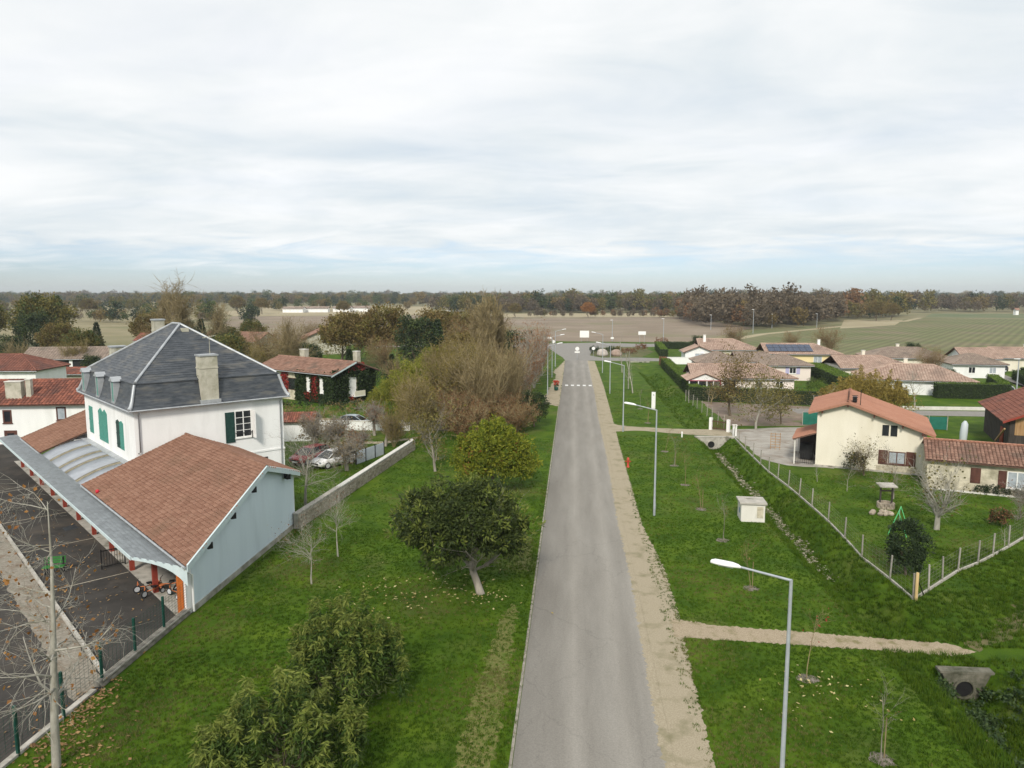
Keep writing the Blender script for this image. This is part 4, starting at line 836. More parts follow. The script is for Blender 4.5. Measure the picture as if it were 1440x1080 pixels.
for k in range(9):
    MB().bar((k * 2, 0, 0), (k * 2, 0, 1.7), .04, 6).build('post', M['concrete'], sf)
    if k < 8: MB().box((k * 2 + 1, .03, .8), (1.96, .015, 1.5)).build('screen', mat('green_screen', (.012, .12, .085), (.02, .16, .115), scale=2, rough=.7) if k == 0 else bpy.data.materials['green_screen'], sf)

# ------------------------------------------------------------------ ivy-clad house on the left
IVL, IVR = (-49.1, 111.6, 0), -32
iv = bhouse('ivy_house', 'long tiled house overgrown with green ivy and red creeper', IVL, IVR, 17.5, 8.0, 4.6, 19, 'oldcream', 't_brown', tw=.3, tl=.45, seed=61, ov=.6)
fI = front(iv)
for s0, s1, z0, z1 in ((11.6, 12.6, 1.5, 3.7), (14.6, 15.6, 1.5, 3.7)): window(iv, fI, s0, s1, z0, z1, 1, 1, 'whitepaint', 'whitepaint', fw=.12)
window(iv, fI, 7.2, 9.0, 1.5, 3.3, 1, 1, 'brownwood', sill=False)
fIr = face_xf((17.5, 0, 0), (0, 1, 0), (1, 0, 0))
window(iv, fIr, 2.9, 4.3, 1.0, 3.7, 1, 1, 'whitepaint', 'whitepaint', fw=.14); MB().b2(17.5, 18.3, 3.4, 5.4, .85, 1.0).build('balcony', M['whitepaint'], iv); MB().b2(18.22, 18.28, 3.4, 5.4, 1.0, 1.7).build('balcony_rail', M['cream'], iv)
stack(iv, 15.2, 6.6, 4.5, 7.2, 'chimney', .9, .7); stack(iv, 5.5, 4.4, 5, 7.2, 'chimney', 1.2, .8)
MB().add([(17.5 + .62, -.7, 4.30), (17.5 + .62, 4, 6.02), (17.5 + .62, 4, 5.8), (17.5 + .62, -.7, 4.08), (17.5 + .55, -.7, 4.30), (17.5 + .55, 4, 6.02), (17.5 + .55, 4, 5.8), (17.5 + .55, -.7, 4.08)], [(0, 1, 2, 3), (7, 6, 5, 4), (0, 4, 5, 1), (3, 2, 6, 7)]).build('verge_board', M['bluetrim'], iv)

# ------------------------------------------------------------------ houses beyond the school
lh = thing('village_house', 'long white house with bright orange red tile roof left of the school', 'house', (-51.0, 74.0, 0), 190)
# local x points left in the picture (towards -X), y towards the camera
MB().b2(-1, 22, -8.4, 0, -.2, 4.3).build('wall', M['white'], lh)
roof_face(lh, [(22, .55, 4.25), (-1.2, .55, 4.25), (-1.2, -4.2, 6.35), (22, -4.2, 6.35)], M['t_red'], .36, .46, rise=.10, seed=71)
roof_face(lh, [(-1.2, -8.9, 4.25), (22, -8.9, 4.25), (22, -4.2, 6.35), (-1.2, -4.2, 6.35)], M['t_red'], .36, .46, rise=.10, seed=72)
ridge_caps(lh, (-1.2, -4.2, 6.42), (22, -4.2, 6.42), M['t_red'], r=.16)
fL = face_xf((0, 0, 0), (1, 0, 0), (0, 1, 0))
window(lh, fL, 2.9, 3.9, 2.5, 3.95, 1, 1, 'brownwood', 'palepane', fw=.14); window(lh, fL, 8.4, 9.3, 2.3, 3.7, 1, 1, 'brownwood', fw=.14); window(lh, fL, 8.0, 9.3, .1, 1.5, 1, 1, 'brownwood', 'brownwood' if False else 'glass', fw=.3)
stack(lh, 8.4, -1.0, 4.6, 6.6, 'chimney', 1.6, .8); stack(lh, 7.0, -1.1, 4.6, 6.8, 'chimney', .5, .5); MB().b2(-.9, -.1, -1.8, -1.2, 5.6, 5.95).build('skylight', M['zinc'], lh)
bhouse('village_house', 'white house with dark red roof at the far left edge', (-92, 96, 0), 8, 16, 8, 5.3, 24, 'white', 't_barn', hip=(0, 1), tw=.4, tl=.5, seed=75)
bn2 = bhouse('open_barn', 'open-fronted barn with pale brown roof among trees at left', (-108, 136, 0), 15, 15, 9, 3.2, 22, 'chimney', 't_grey', tw=.5, tl=.6, seed=77)
MB().b2(5.5, 14, -.06, -.002, .1, 2.9).build('opening_shade', M['black'], bn2); MB().b2(8.5, 9.1, -.14, -.07, 0, 3.0).build('pillar', M['white'], bn2)  # black panel on the solid front stands in for shade inside the barn
bhouse('village_house', 'house with white gable and reddish roof behind the ivy house', (-70, 186, 0), 24, 11, 9, 4.2, 24, 'chimney', 't_brown', ridge_x=False, tw=.5, tl=.6, seed=79)
bhouse('village_house', 'brown roofed house left of the white gabled house', (-98, 186, 0), -14, 18, 9, 3.8, 24, 'chimney', 't_brown', tw=.5, tl=.6, seed=81)
bhouse('village_house', 'small house with dull red roof behind the slate roof', (-118, 190, 0), 5, 12, 8, 3.4, 22, 'chimney', 't_red', tw=.5, tl=.6, seed=83)
bhouse('village_house', 'low shed with reddish roof left of the slate roof', (-92, 118, 0), 6, 12, 5, 2.4, 16, 'chimney', 't_red', tw=.5, tl=.6, seed=85, cat='shed')
for i, (x, y, w, rzz, lb) in enumerate(((-238, 590, 17, 0, 'far white house with brown roof left of the group in the fields'), (-222, 600, 18, 8, 'far low white house second in the field group'), (-204, 615, 15, -5, 'far white house third in the field group'), (-190, 625, 14, 5, 'far white house at the right end of the field group'), (-113, 640, 14, 0, 'far white house standing alone above the brown trees'))):
    bhouse('far_house', lb, (x, y, 0), rzz, w, 8, 3.4, 20, 'white', 't_grey', tw=1.2, tl=1.2, seed=90 + i, group='white houses far off in the fields')
bhouse('far_house', 'far cream house at the wood edge on the right', (350, 560, 0), 20, 16, 8, 5, 22, 'cream', 't_brown', tw=1.2, tl=1.2, seed=97)
bhouse('far_house', 'far white tower-like house before the right hand woods', (322, 570, 0), 10, 2.4, 2.4, 4, 40, 'white', 't_brown', tw=1.2, tl=1.2, seed=98)

# ------------------------------------------------------------------ bungalows on the right
p1 = bhouse('bungalow', 'pale pink bungalow with glazed gabled porch behind the dark hedge', (19.3, 119.2, 0), 0, 15.6, 8.5, 2.75, 21, 'pink', 't_pink', hip=(0, 1), seed=101, tw=.32, tl=.5)
f1 = front(p1)
window(p1, f1, 4.6, 6.6, .2, 2.2, 2, 1, 'whitepaint', fw=.08); window(p1, f1, 9.6, 10.7, 1.0, 2.1, 2, 1, 'whitepaint'); window(p1, f1, 12.8, 13.9, 1.0, 2.1, 2, 1, 'whitepaint')
MB().b2(11.3, 15.2, -1.6, -.01, -.1, .55).build('terrace', mat('lilac_grey_terrace', (.50, .50, .56), (.58, .58, .63)), p1)
po = MB(); PR = mat('raspberry_trim', (.35, .05, .09), rough=.6)
porch = MB().add([(-1.2, -3.0, 2.5), (3.6, -3.0, 2.5), (1.2, -3.0, 3.45), (-1.2, -2.9, 2.5), (3.6, -2.9, 2.5), (1.2, -2.9, 3.45)], [(0, 1, 2), (3, 5, 4), (0, 2, 5, 3), (1, 4, 5, 2), (0, 3, 4, 1)]).build('porch_gable', M['whitepaint'], p1)
roof_face(p1, [(-1.6, 3.5, 2.45), (-1.6, -3.2, 2.45), (1.2, -3.2, 3.6), (1.2, 3.5, 3.6)], M['t_pink'], .32, .5, seed=107); roof_face(p1, [(4.0, -3.2, 2.45), (4.0, 3.5, 2.45), (1.2, 3.5, 3.6), (1.2, -3.2, 3.6)], M['t_pink'], .32, .5, seed=108)
MB().b2(-1.25, 3.65, -3.08, -2.95, 2.38, 2.5).build('porch_beam', PR, p1)
for x in (-1.2, .2, 1.5, 2.5, 3.6): MB().b2(x - .07, x + .07, -3.05, -2.9, -.1, 2.4).build('porch_post', M['whitepaint'] if x < 3 else PR, p1)
for x in (-1.13, .27, 1.57): MB().b2(x, x + 1.0, -2.99, -2.96, .1, 2.36).build('glazing', M['glass'], p1)
p2 = bhouse('bungalow', 'pink bungalow wing with lilac shutters and greyish roof, behind the nearer one', (35.2, 138.5, 0), 0, 8.2, 8, 3.0, 22, 'pink', 't_grey', hip=1, seed=111, tw=.32, tl=.5)
f2 = front(p2); LI = mat('lilac_paint', (.44, .42, .62)); window(p2, f2, 4.4, 5.6, 1.3, 2.4, 2, 1, 'whitepaint'); shutter(p2, f2, 3.7, 4.36, 1.2, 2.5, LI); shutter(p2, f2, 5.64, 6.3, 1.2, 2.5, LI)
p3 = bhouse('bungalow', 'pink bungalow end with small lilac shuttered windows and hipped roof', (23.8, 142.6, 0), 0, 8.5, 8, 3.0, 22, 'pink', 't_grey', hip=1, seed=115, tw=.32, tl=.5)
f3 = front(p3); window(p3, f3, 2.1, 2.6, 1.3, 2.1, 1, 1, 'black'); window(p3, f3, 3.0, 3.5, 1.3, 2.1, 1, 1, 'black'); shutter(p3, f3, 1.2, 1.9, 1.1, 2.3, LI)
bhouse('bungalow', 'middle link of the pink bungalows with low greyish roof', (31.6, 144.0, 0), 0, 6, 7, 3.1, 22, 'pink', 't_grey', seed=119, tw=.32, tl=.5)
sp = bhouse('bungalow', 'yellow bungalow with a long row of solar panels on its roof', (42.2, 164.5, 0), 0, 15.5, 9, 3.0, 22, 'yellow', 't_pink', hip=(0, 1), seed=121, tw=.4, tl=.5)
SOL = mat('solar_cell', (.018, .03, .065), (.035, .055, .10), scale=2, rough=.2, spec=.6); kk = math.tan(R(22))
for i in range(7):
    for j in range(2):
        x = .4 + i * 1.36; y = .35 + j * 1.6; z = 3.0 + kk * y + .22
        b = MB().box((0, 0, 0), (1.28, 1.62, .05)); b.build('solar_panel', SOL, sp, loc=(x + .64, y + .8, 3.0 + kk * (y + .8) + .24), rot=(R(22), 0, 0))
fs = front(sp); window(sp, fs, 9.8, 11.6, .3, 2.4, 2, 1, 'whitepaint', 'palepane'); window(sp, fs, 13, 14.3, 1.0, 2.2, 2, 1, 'whitepaint', 'palepane'); stack(sp, 12.7, 6.2, 4, 5.6, 'whitepaint')
hA = bhouse('bungalow', 'bungalow with broad pink tiled roof and bay window nearest the roundabout', (29.5, 173, 0), 0, 13, 10, 3.2, 22, 'cream', 't_pink', hip=(0, 1), seed=127, tw=.4, tl=.5)
gA = bhouse('bungalow', 'small white gabled bay with pale window beside the long white wall', (25.6, 171.5, 0), 0, 6.2, 6, 2.7, 22, 'white', 't_pink', ridge_x=False, seed=131, tw=.4, tl=.5)
fg = front(gA); window(gA, fg, 2.2, 4.4, .7, 2.3, 2, 1, 'whitepaint', 'palepane'); stack(hA, 1.2, 3.5, 4, 6.2, 'whitepaint')
ww = thing('garden_wall', 'long low white wall between hedges near the roundabout', 'wall', (19.8, 168.5, 0), 3)
MB().b2(0, 12.5, 0, .3, -.1, 1.5).build('wall', M['white'], ww); MB().b2(-.05, 12.55, -.05, .35, 1.5, 1.6).build('coping', M['whitepaint'], ww)
pc = thing('pool_cover', 'pale pool shelter on the lawn left of the pink bungalow', 'pool cover', (19.6, 133.2, 0), 4)
MB().b2(0, 5.2, 0, 2.6, 0, .45).build('cover', mat('pale_blue_sheet', (.62, .70, .74), rough=.4), pc); MB().b2(-.1, 5.3, -.1, 2.7, .45, .5).build('rim', M['whitepaint'], pc)
for nm, lb, loc, rz, w, d, h, wm, tm, sd, hp in (('bungalow', 'cream bungalow with plain tan roof right of the dark hedge', (49.0, 138.5, 0), 2, 13, 9, 2.6, 'cream', 't_pink', 141, (0, 1)),
    ('bungalow', 'bungalow with mottled tan roof just behind the golden willow', (46.4, 122.5, 0), -14, 16, 10, 2.5, 'white', 't_pink', 145, 1),
    ('bungalow', 'bungalow with darker brown hipped roof behind the tan roofs', (61.5, 158, 0), -5, 15, 9, 2.9, 'cream', 't_grey', 149, 1),
    ('bungalow', 'white wing with hipped brown roof left of the pale garage', (72, 146, 0), -5, 9, 8, 2.8, 'white', 't_grey', 153, 1),
    ('garage', 'white garage with pale pink roof beside the lane', (80.3, 158.5, 0), -6, 6.5, 9, 2.8, 'white', 't_pink', 157, 0),
    ('bungalow', 'cream bungalow with pale pink roof at the right edge', (87.5, 159.5, 0), -6, 16, 9, 2.9, 'cream', 't_pink', 161, 0)):
    o = bhouse(nm, lb, loc, rz, w, d, h, 21, wm, tm, hip=hp, seed=sd, tw=.4, tl=.5, cat='garage' if nm == 'garage' else 'house')
    fx = front(o)
    if nm == 'garage': MB().b2(1.4, 5.0, -.05, -.002, 0, 2.3).build('garage_door', M['whitepaint'], o)
    else: window(o, fx, w * .3, w * .3 + 1.2, .9, 2.1, 2, 1, 'whitepaint'); window(o, fx, w * .7, w * .7 + 1.2, .9, 2.1, 2, 1, 'whitepaint', 'palepane')
    if sd in (141, 145, 149, 161): stack(o, w * .45, d * .62, 3.2, 5.2, 'cream')
# ------------------------------------------------------------------ vegetation kit
def unit(v): return v / (np.linalg.norm(v, axis=-1, keepdims=True) + 1e-9)
class Tree:
    def __init__(s, seed): s.g = np.random.default_rng(seed); s.seg = []; s.tips = []; s.tdir = []
    def grow(s, p, d, L, r, lvl, P):
        g = s.g; mx = P['levels']; n = P['seg'][lvl]; d = unit(np.array(d, float)); p = np.array(p, float); step = L / n; r0 = r
        for i in range(n):
            d = unit(d + g.normal(0, P['wob'][lvl], 3) + np.array((0, 0, P['up'][lvl])))
            p2 = p + d * step; r0 = max(r0, P.get('rmin', .004)); r1 = r0 + (r * P['taper'][lvl] - r0) * ((i + 1) / n) if n > 1 else r * P['taper'][lvl]
            s.seg.append((p, p2, r0, r1, P['sides'][lvl])); 
            if lvl < mx and (i + 1) / n > P['start'][lvl]:
                c = P['kids'][lvl]; k = int(c) + (g.random() < c % 1)
                for _ in range(k):
                    a = R(P['ang'][lvl] + g.normal(0, 9)); az = g.random() * 2 * math.pi
                    u = unit(np.cross(d, (0, 0, 1.) if abs(d[2]) < .9 else (1., 0, 0))); w = np.cross(d, u)
                    nd = d * math.cos(a) + (u * math.cos(az) + w * math.sin(az)) * math.sin(a)
                    fr = 1 - .55 * (i + 1) / n if lvl == 0 and P.get('cone') else 1
                    s.grow(p + (p2 - p) * g.random(), nd, L * P['ratio'][lvl] * (.7 + .6 * g.random()) * fr, r1 * P['rr'][lvl], lvl + 1, P)
            p, r0 = p2, r1
        if lvl >= mx - 1: s.tips.append(p); s.tdir.append(d)
    def mesh(s, name, m):
        out_v = []; out_f = []; base = 0
        for ns in sorted({q[4] for q in s.seg}):
            S = [q for q in s.seg if q[4] == ns]; a = np.array([q[0] for q in S]); b = np.array([q[1] for q in S]); ra = np.array([q[2] for q in S]); rb = np.array([q[3] for q in S])
            d = unit(b - a); ref = np.where(np.abs(d[:, 2:3]) < .9, np.array([[0, 0, 1.]]), np.array([[1., 0, 0]])); u = unit(np.cross(d, ref)); w = np.cross(d, u)
            th = np.arange(ns) * 2 * math.pi / ns; ring = u[:, None] * np.cos(th)[None, :, None] + w[:, None] * np.sin(th)[None, :, None]
            v = np.concatenate([a[:, None] + ring * ra[:, None, None], b[:, None] + ring * rb[:, None, None]], 1)
            j = np.arange(ns); f = np.stack([j, (j + 1) % ns, (j + 1) % ns + ns, j + ns], -1)
            out_v.append(v.reshape(-1, 3)); out_f.append((np.arange(len(S))[:, None, None] * 2 * ns + f[None]).reshape(-1, 4) + base); base += len(S) * 2 * ns
        return np_mesh(name, np.concatenate(out_v), np.concatenate(out_f), m, True)
def leaves(name, c, size, m, g, aspect=.45, outward=None, bias=0.0, droop=0.0, jit=.3):
    """c (N,3) leaf bases -> diamond leaves, slightly folded"""
    n = len(c); d = g.normal(0, 1, (n, 3))
    if outward is not None: d = unit(d) + outward * bias
    d[:, 2] -= droop; d = unit(d); sd = unit(np.cross(d, unit(g.normal(0, 1, (n, 3))))); nn = np.cross(d, sd)
    s = size * (1 + g.normal(0, jit, n)).clip(.4, 2)[:, None]
    mid = c + d * s * .45
    v = np.stack([c, mid + sd * s * aspect * .5 + nn * s * .08, c + d * s, mid - sd * s * aspect * .5 + nn * s * .08], 1).reshape(-1, 3)
    return np_mesh(name, v, np.arange(4 * n).reshape(-1, 4), m, False)
def clumps(g, center, rad, n_cl, r_cl, per, low=-.55, shell=.5, flat=1.0):
    """points gathered in clumps over an ellipsoid: uneven outline, gaps, denser boughs"""
    d = unit(g.normal(0, 1, (n_cl * 3, 3))); d = d[d[:, 2] > low][:n_cl]; rr = (shell + (1 - shell) * g.random(len(d)) ** .6)
    cc = np.array(center) + d * rr[:, None] * np.array(rad) * (1 + g.normal(0, .10, (len(d), 1)))
    rs = r_cl * (.6 + .8 * g.random(len(d)))
    k = np.repeat(np.arange(len(d)), per); o = unit(g.normal(0, 1, (len(k), 3))) * (g.random((len(k), 1)) ** .45); o[:, 2] *= flat
    return cc[k] + o * rs[k][:, None], unit(o + d[k] * .7)
BK = {'grey': mat('grey_bark', (.20, .18, .15), (.34, .31, .26), scale=3, rough=.95, bump=.5, bscale=12, stretch=(1, 1, .3)), 'brown': mat('brown_bark', (.11, .085, .06), (.20, .16, .115), scale=3, rough=.95, bump=.5, bscale=12, stretch=(1, 1, .3)),
      'pale': mat('pale_bark', (.25, .235, .195), (.43, .41, .355), scale=2.5, rough=.9, bump=.3, bscale=9, stretch=(1, 1, .5), c3=(.22, .20, .15), s3=2.2), 'twig': mat('red_brown_twigs', (.15, .10, .075), (.26, .185, .14), scale=1, rough=.95), 'tan': mat('tan_twigs', (.19, .148, .072), (.315, .255, .138), scale=1, rough=.95)}
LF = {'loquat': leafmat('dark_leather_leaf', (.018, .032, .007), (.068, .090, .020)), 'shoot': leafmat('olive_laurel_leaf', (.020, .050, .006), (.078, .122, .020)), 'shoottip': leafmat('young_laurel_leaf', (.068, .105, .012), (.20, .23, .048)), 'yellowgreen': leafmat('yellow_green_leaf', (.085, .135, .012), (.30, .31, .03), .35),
      'oak': leafmat('brown_oak_leaf', (.10, .072, .022), (.245, .18, .062)), 'olivebrown': leafmat('olive_brown_leaf', (.085, .08, .02), (.20, .17, .045)), 'russet': leafmat('russet_leaf', (.13, .06, .03), (.25, .125, .06)), 'orange': leafmat('orange_leaf', (.22, .09, .025), (.42, .21, .055), .3),
      'dark': leafmat('dark_evergreen_leaf', (.012, .026, .010), (.040, .062, .022), .1), 'mid': leafmat('mid_green_leaf', (.035, .062, .016), (.10, .125, .036)), 'bamboo': leafmat('bamboo_leaf', (.10, .13, .012), (.32, .31, .05), .35), 'gold': leafmat('golden_willow_leaf', (.16, .12, .022), (.36, .28, .07), .3),
      'hedge': leafmat('hedge_leaf', (.016, .034, .008), (.060, .095, .022), .1), 'lithedge': leafmat('lit_hedge_leaf', (.05, .105, .010), (.14, .20, .028), .15), 'red': leafmat('red_creeper_leaf', (.20, .018, .018), (.36, .05, .035)), 'ivy': leafmat('ivy_leaf', (.014, .034, .010), (.055, .085, .025), .1), 'oldrusset': leafmat('faded_russet_leaf', (.13, .064, .027), (.25, .145, .068)), 'greybrown': leafmat('grey_brown_far_leaf', (.085, .066, .042), (.17, .135, .09)), 'pinkleaf': leafmat('pinkish_leaf', (.18, .08, .042), (.34, .185, .105)), 'winterbrown': leafmat('tan_bud', (.135, .095, .036), (.26, .19, .085)), 'olivetan': leafmat('olive_tan_leaf', (.10, .085, .018), (.27, .21, .05))}
PB = dict(levels=3, seg=(5, 4, 3, 2), wob=(.10, .18, .22, .25), up=(.05, .10, .10, .08), taper=(.35, .3, .3, .25), sides=(7, 5, 3, 3), start=(.35, .2, .2, 1), kids=(2.6, 1.9, 1.7, 0), ang=(48, 46, 42, 0), ratio=(.60, .52, .5, 0), rr=(.55, .55, .55, 0))
def pv(**k): q = dict(PB); q.update(k); return q
def tree(name, label, cat, T, bark, crown=None, group=None, crown_name='crown', loc=(0, 0, 0), rz=0, sc=1):
    t = thing(name, label, cat, loc, rz, group, sc)
    if T is not None: link('trunk', T.mesh('trunk', BK[bark]), t)
    for c in (crown or []): link(crown_name, c, t, None, 'stuff')
    return t
def proto_bare(seed, h, r, bark='grey', leaf=None, nleaf=0, lsize=.12, spread=.62, ang=46, lv=3, rmin=.006, trunk_up=.05, kids=(2.6, 1.9, 1.7, 0), start=.35, up1=.1):
    T = Tree(seed); T.grow((0, 0, -.1), (0, 0, 1), h * .72, r, 0, pv(levels=lv, rmin=rmin, ratio=(spread, .55, .5, .5), ang=(ang, 44, 42, 38), kids=kids if len(kids) > lv else kids + (0,), up=(trunk_up, up1, .12, .08, .05), start=(start, .2, .15, .1, 1), seg=(5, 4, 3, 2, 1), wob=(.10, .18, .22, .25, .2), taper=(.35, .3, .3, .25, .3), sides=(7, 5, 3, 3, 3), rr=(.55, .55, .55, .5, .5)))
    cr = None
    if leaf:
        tp = np.array(T.tips); k = T.g.integers(0, len(tp), nleaf); cr = [leaves('crown', tp[k] + T.g.normal(0, .28, (nleaf, 3)), lsize, LF[leaf], T.g)]
    return T, cr
def proto_leafy(seed, h, rad, cz, leaf, n_cl, r_cl, per, lsize, bark='brown', r=.2, low=-.55, leaf2=None, shell=.45, aspect=.5):
    T = Tree(seed); T.grow((0, 0, -.1), (0, 0, 1), h * .62, r, 0, pv(levels=2, kids=(1.8, 1.6, 0), ratio=(.6, .55, .5)))
    c, o = clumps(T.g, (0, 0, cz), rad, n_cl, r_cl, per, low, shell)
    cr = [leaves('crown', c, lsize, LF[leaf], T.g, aspect, o, .8)]
    if leaf2: c, o = clumps(T.g, (0, 0, cz), rad, n_cl // 3, r_cl, per, low, shell + .2); cr.append(leaves('crown', c, lsize, LF[leaf2], T.g, aspect, o, .8))
    return T, cr

# ---- near trees on the left lawn
g = np.random.default_rng(11)
T = Tree(21); T.seg = []; tr_pts = [np.array(p) for p in ((.25, -.1, -.1), (.05, 0, .5), (-.22, .1, 1.2), (-.4, .15, 1.9))]; rr_ = (.24, .20, .18, .15)
for i in range(3): T.seg.append((tr_pts[i], tr_pts[i + 1], rr_[i], rr_[i + 1], 8))
for az in range(0, 360, 45): T.grow(tr_pts[2 + (az % 90 > 0)] , (math.cos(R(az)) * .9, math.sin(R(az)) * .9, .55), 3.3, .09, 1, pv(levels=3, kids=(0, 1.6, 1.4, 0)))
c1_, o1_ = clumps(g, (-.75, .2, 3.75), (3.35, 3.2, 2.0), 150, .52, 150, -.6, .5)
c2_, o2_ = clumps(g, (-.75, .2, 3.8), (3.55, 3.4, 2.15), 85, .28, 26, -.25, .92)
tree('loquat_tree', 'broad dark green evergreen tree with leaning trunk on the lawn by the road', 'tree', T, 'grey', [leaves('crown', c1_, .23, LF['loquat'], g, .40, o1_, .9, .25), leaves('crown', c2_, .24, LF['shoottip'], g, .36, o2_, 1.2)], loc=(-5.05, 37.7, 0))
def shoots(g, rad, h, n, per, lsize):
    """dense bush of upright leafy shoots with drooping leaves"""
    a = g.random(n) * 2 * math.pi; q = np.sqrt(g.random(n)); x = np.cos(a) * q * rad[0]; y = np.sin(a) * q * rad[1]
    top = h * (1 - .45 * q ** 2) * (1 + g.normal(0, .13, n)); ln = 1.1 + .9 * g.random(n); k = np.repeat(np.arange(n), per); t = g.random(len(k)) ** .8
    sg = .045 + .14 * (1 - t); pos = np.stack([x[k] * (1 + .06 * t) + g.normal(0, 1, len(k)) * sg, y[k] * (1 + .06 * t) + g.normal(0, 1, len(k)) * sg, top[k] - (1 - t) * ln[k]], -1)
    out = unit(np.stack([g.normal(0, 1, len(k)), g.normal(0, 1, len(k)), np.full(len(k), -.35)], -1)); return pos, out
LSZ = .2
for lb, x, y, rd, h, sd in (('big olive green laurel bush nearest the camera on the left lawn', -9.25, 21.5, (2.6, 2.3), 3.5, 31), ('olive green laurel bush just behind the nearest bush', -9.0, 27.2, (2.35, 2.0), 3.55, 32)):
    g = np.random.default_rng(sd); p_, o_ = shoots(g, rd, h, 120, 120, .2); T = Tree(sd); young_tip = p_[:, 2] > np.repeat(p_[:, 2].reshape(120, 120).max(1) - .5, 120)  # the top of each shoot takes the young leaf colour
    for k in range(9): T.grow((g.normal(0, .2), g.normal(0, .2), -.1), (g.normal(0, .5), g.normal(0, .5), 1), 2.2, .06, 1, pv(levels=2, kids=(0, 1.3, 0)))
    c3_, o3_ = clumps(g, (0, 0, 1.3), (rd[0] * .95, rd[1] * .95, 1.3), 60, .5, 30, -.9, .5)
    tree('laurel_bush', lb, 'bush', T, 'brown', [leaves('crown', p_[young_tip], .20, LF['shoottip'], g, .27, o_[young_tip], 1.5, .25), leaves('crown', p_[~young_tip], .21, LF['shoot'], g, .28, o_[~young_tip], 1.6, .45), leaves('crown', c3_, .22, LF['loquat'], g, .30, o3_, .8, .4)], loc=(x, y, 0), group='laurel bushes on the left lawn')
g = np.random.default_rng(35); p_, o_ = shoots(g, (3.1, 2.6), 5.5, 170, 90, .2); c4, o4 = clumps(g, (0, 0, 2.7), (3.4, 2.8, 2.0), 150, .55, 70, -.75, .45)
T = Tree(35); T.grow((0, 0, -.1), (0, 0, 1), 2.6, .16, 0, pv(levels=2, kids=(2.5, 1.5, 0)))
tree('cherry_tree', 'rounded yellow green leafy tree behind the dark evergreen by the road', 'tree', T, 'brown', [leaves('crown', p_, .24, LF['yellowgreen'], g, .42, -o_ * np.array((1, 1, .4)), .4, .1), leaves('crown', c4, .24, LF['yellowgreen'], g, .45, o4, .8), leaves('crown', c4[:1100:3] + .1, .28, LF['orange'], g, .4)], loc=(-6.4, 58.5, 0))
T, cr = proto_bare(41, 5.2, .14, 'grey', 'olivebrown', 1500, .22, .7, 52); tree('small_brown_tree', 'small brown leaved tree with pale trunk between wall and road trees', 'tree', T, 'grey', cr, loc=(-12.3, 64.3, 0))
# slim bare trees on the lawn beside the hall
for lb, x, y, h, sd in (('bare pale young tree nearest the blue gable on the lawn', -14.3, 38.1, 3.7, 51), ('bare young tree second from the camera by the stone wall', -14.2, 42.4, 4.2, 52)):
    T = Tree(sd); T.grow((0, 0, -.1), (.02, .03, 1), h * .62, .055, 0, pv(levels=3, start=(.62, .1, .1, 1), kids=(5, 2.2, 1.8, 0), ang=(50, 42, 40, 0), ratio=(.72, .55, .5, 0), rr=(.7, .6, .5, 0), up=(.02, .12, .1, .05)))
    tp = np.array(T.tips); tree('bare_young_tree', lb, 'tree', T, 'pale', [leaves('crown', tp[::3] + T.g.normal(0, .1, tp[::3].shape), .08, LF['russet'], T.g)], loc=(x, y, 0), group='bare young trees on the lawn')
T = Tree(55); T.grow((0, 0, -.1), (.03, 0, 1), 4.4, .13, 0, pv(levels=3, start=(.55, .1, .1, 1), kids=(4, 2.6, 2.2, 0), ratio=(.6, .55, .5, 0), wob=(.05, .22, .25, .25)))
tree('bare_pale_tree', 'tall bare tree with straight pale trunk behind the blue gable wall', 'tree', T, 'pale', None, loc=(-19.9, 52.3, 0))
for lb, x, y, h, sd, lf in (('pollarded tree with thick trunk beside the white car', -20.35, 64.0, 3.6, 61, 'winterbrown'), ('pollarded tree with red brown knuckled head by the grey panels', -20.8, 70.3, 3.2, 62, 'russet'), ('pollarded tree standing alone on the garden lawn', -19.6, 74.8, 3.4, 63, 'russet'), ('pollarded tree with dark red brown head further back by the white wall', -22.3, 80.5, 3.8, 64, 'russet'), ('thorny grey pollarded tree by the white house corner', -26.0, 72.5, 3.9, 65, 'winterbrown'), ('pale twiggy pollarded tree behind the red car', -23.5, 71.5, 4.0, 66, 'winterbrown')):
    T = Tree(sd); T.grow((0, 0, -.1), (0, 0, 1), h * .6, .2, 0, pv(levels=3, start=(.75, .1, .1, 1), rmin=.014, kids=(7, 3.6, 3.0, 0), ang=(68, 55, 50, 0), ratio=(.62, .5, .6, 0), rr=(.5, .5, .4, 0), taper=(.75, .4, .3, .2), up=(0, .15, .2, .1)))
    tp = np.array(T.tips); k = T.g.integers(0, len(tp), 900); tree('pollarded_tree', lb, 'tree', T, 'grey', [leaves('crown', tp[k] + T.g.normal(0, .22, (900, 3)), .16, LF[lf], T.g)], loc=(x, y, 0), group='pollarded trees in the garden')
# big plane tree at the lower left corner
T = Tree(71); pts = [np.array(p) for p in ((0, 0, -.2), (.04, .02, 1.5), (.12, .06, 3.2), (.2, .12, 5.0), (.25, .2, 7.0), (.2, .3, 9.2))]; ra = (.15, .13, .112, .08, .045, .012)
for i in range(5):
    T.seg.append((pts[i], pts[i + 1], ra[i], ra[i + 1], 9))
    if i >= 1:
        for k in range(5 if i > 1 else 3):
            az = T.g.random() * 2 * math.pi; p0 = pts[i] + (pts[i + 1] - pts[i]) * T.g.random()
            T.grow(p0, (math.cos(az), math.sin(az), .35), 2.9 - .2 * i, ra[i] * .36, 1, pv(levels=3, rmin=.005, kids=(0, 2.3, 2.0, 0), wob=(0, .2, .24, .25), up=(0, .02, -.02, -.03), ang=(0, 42, 45, 0), sides=(0, 5, 4, 3)))
tp = np.array(T.tips); k = T.g.integers(0, len(tp), 260)
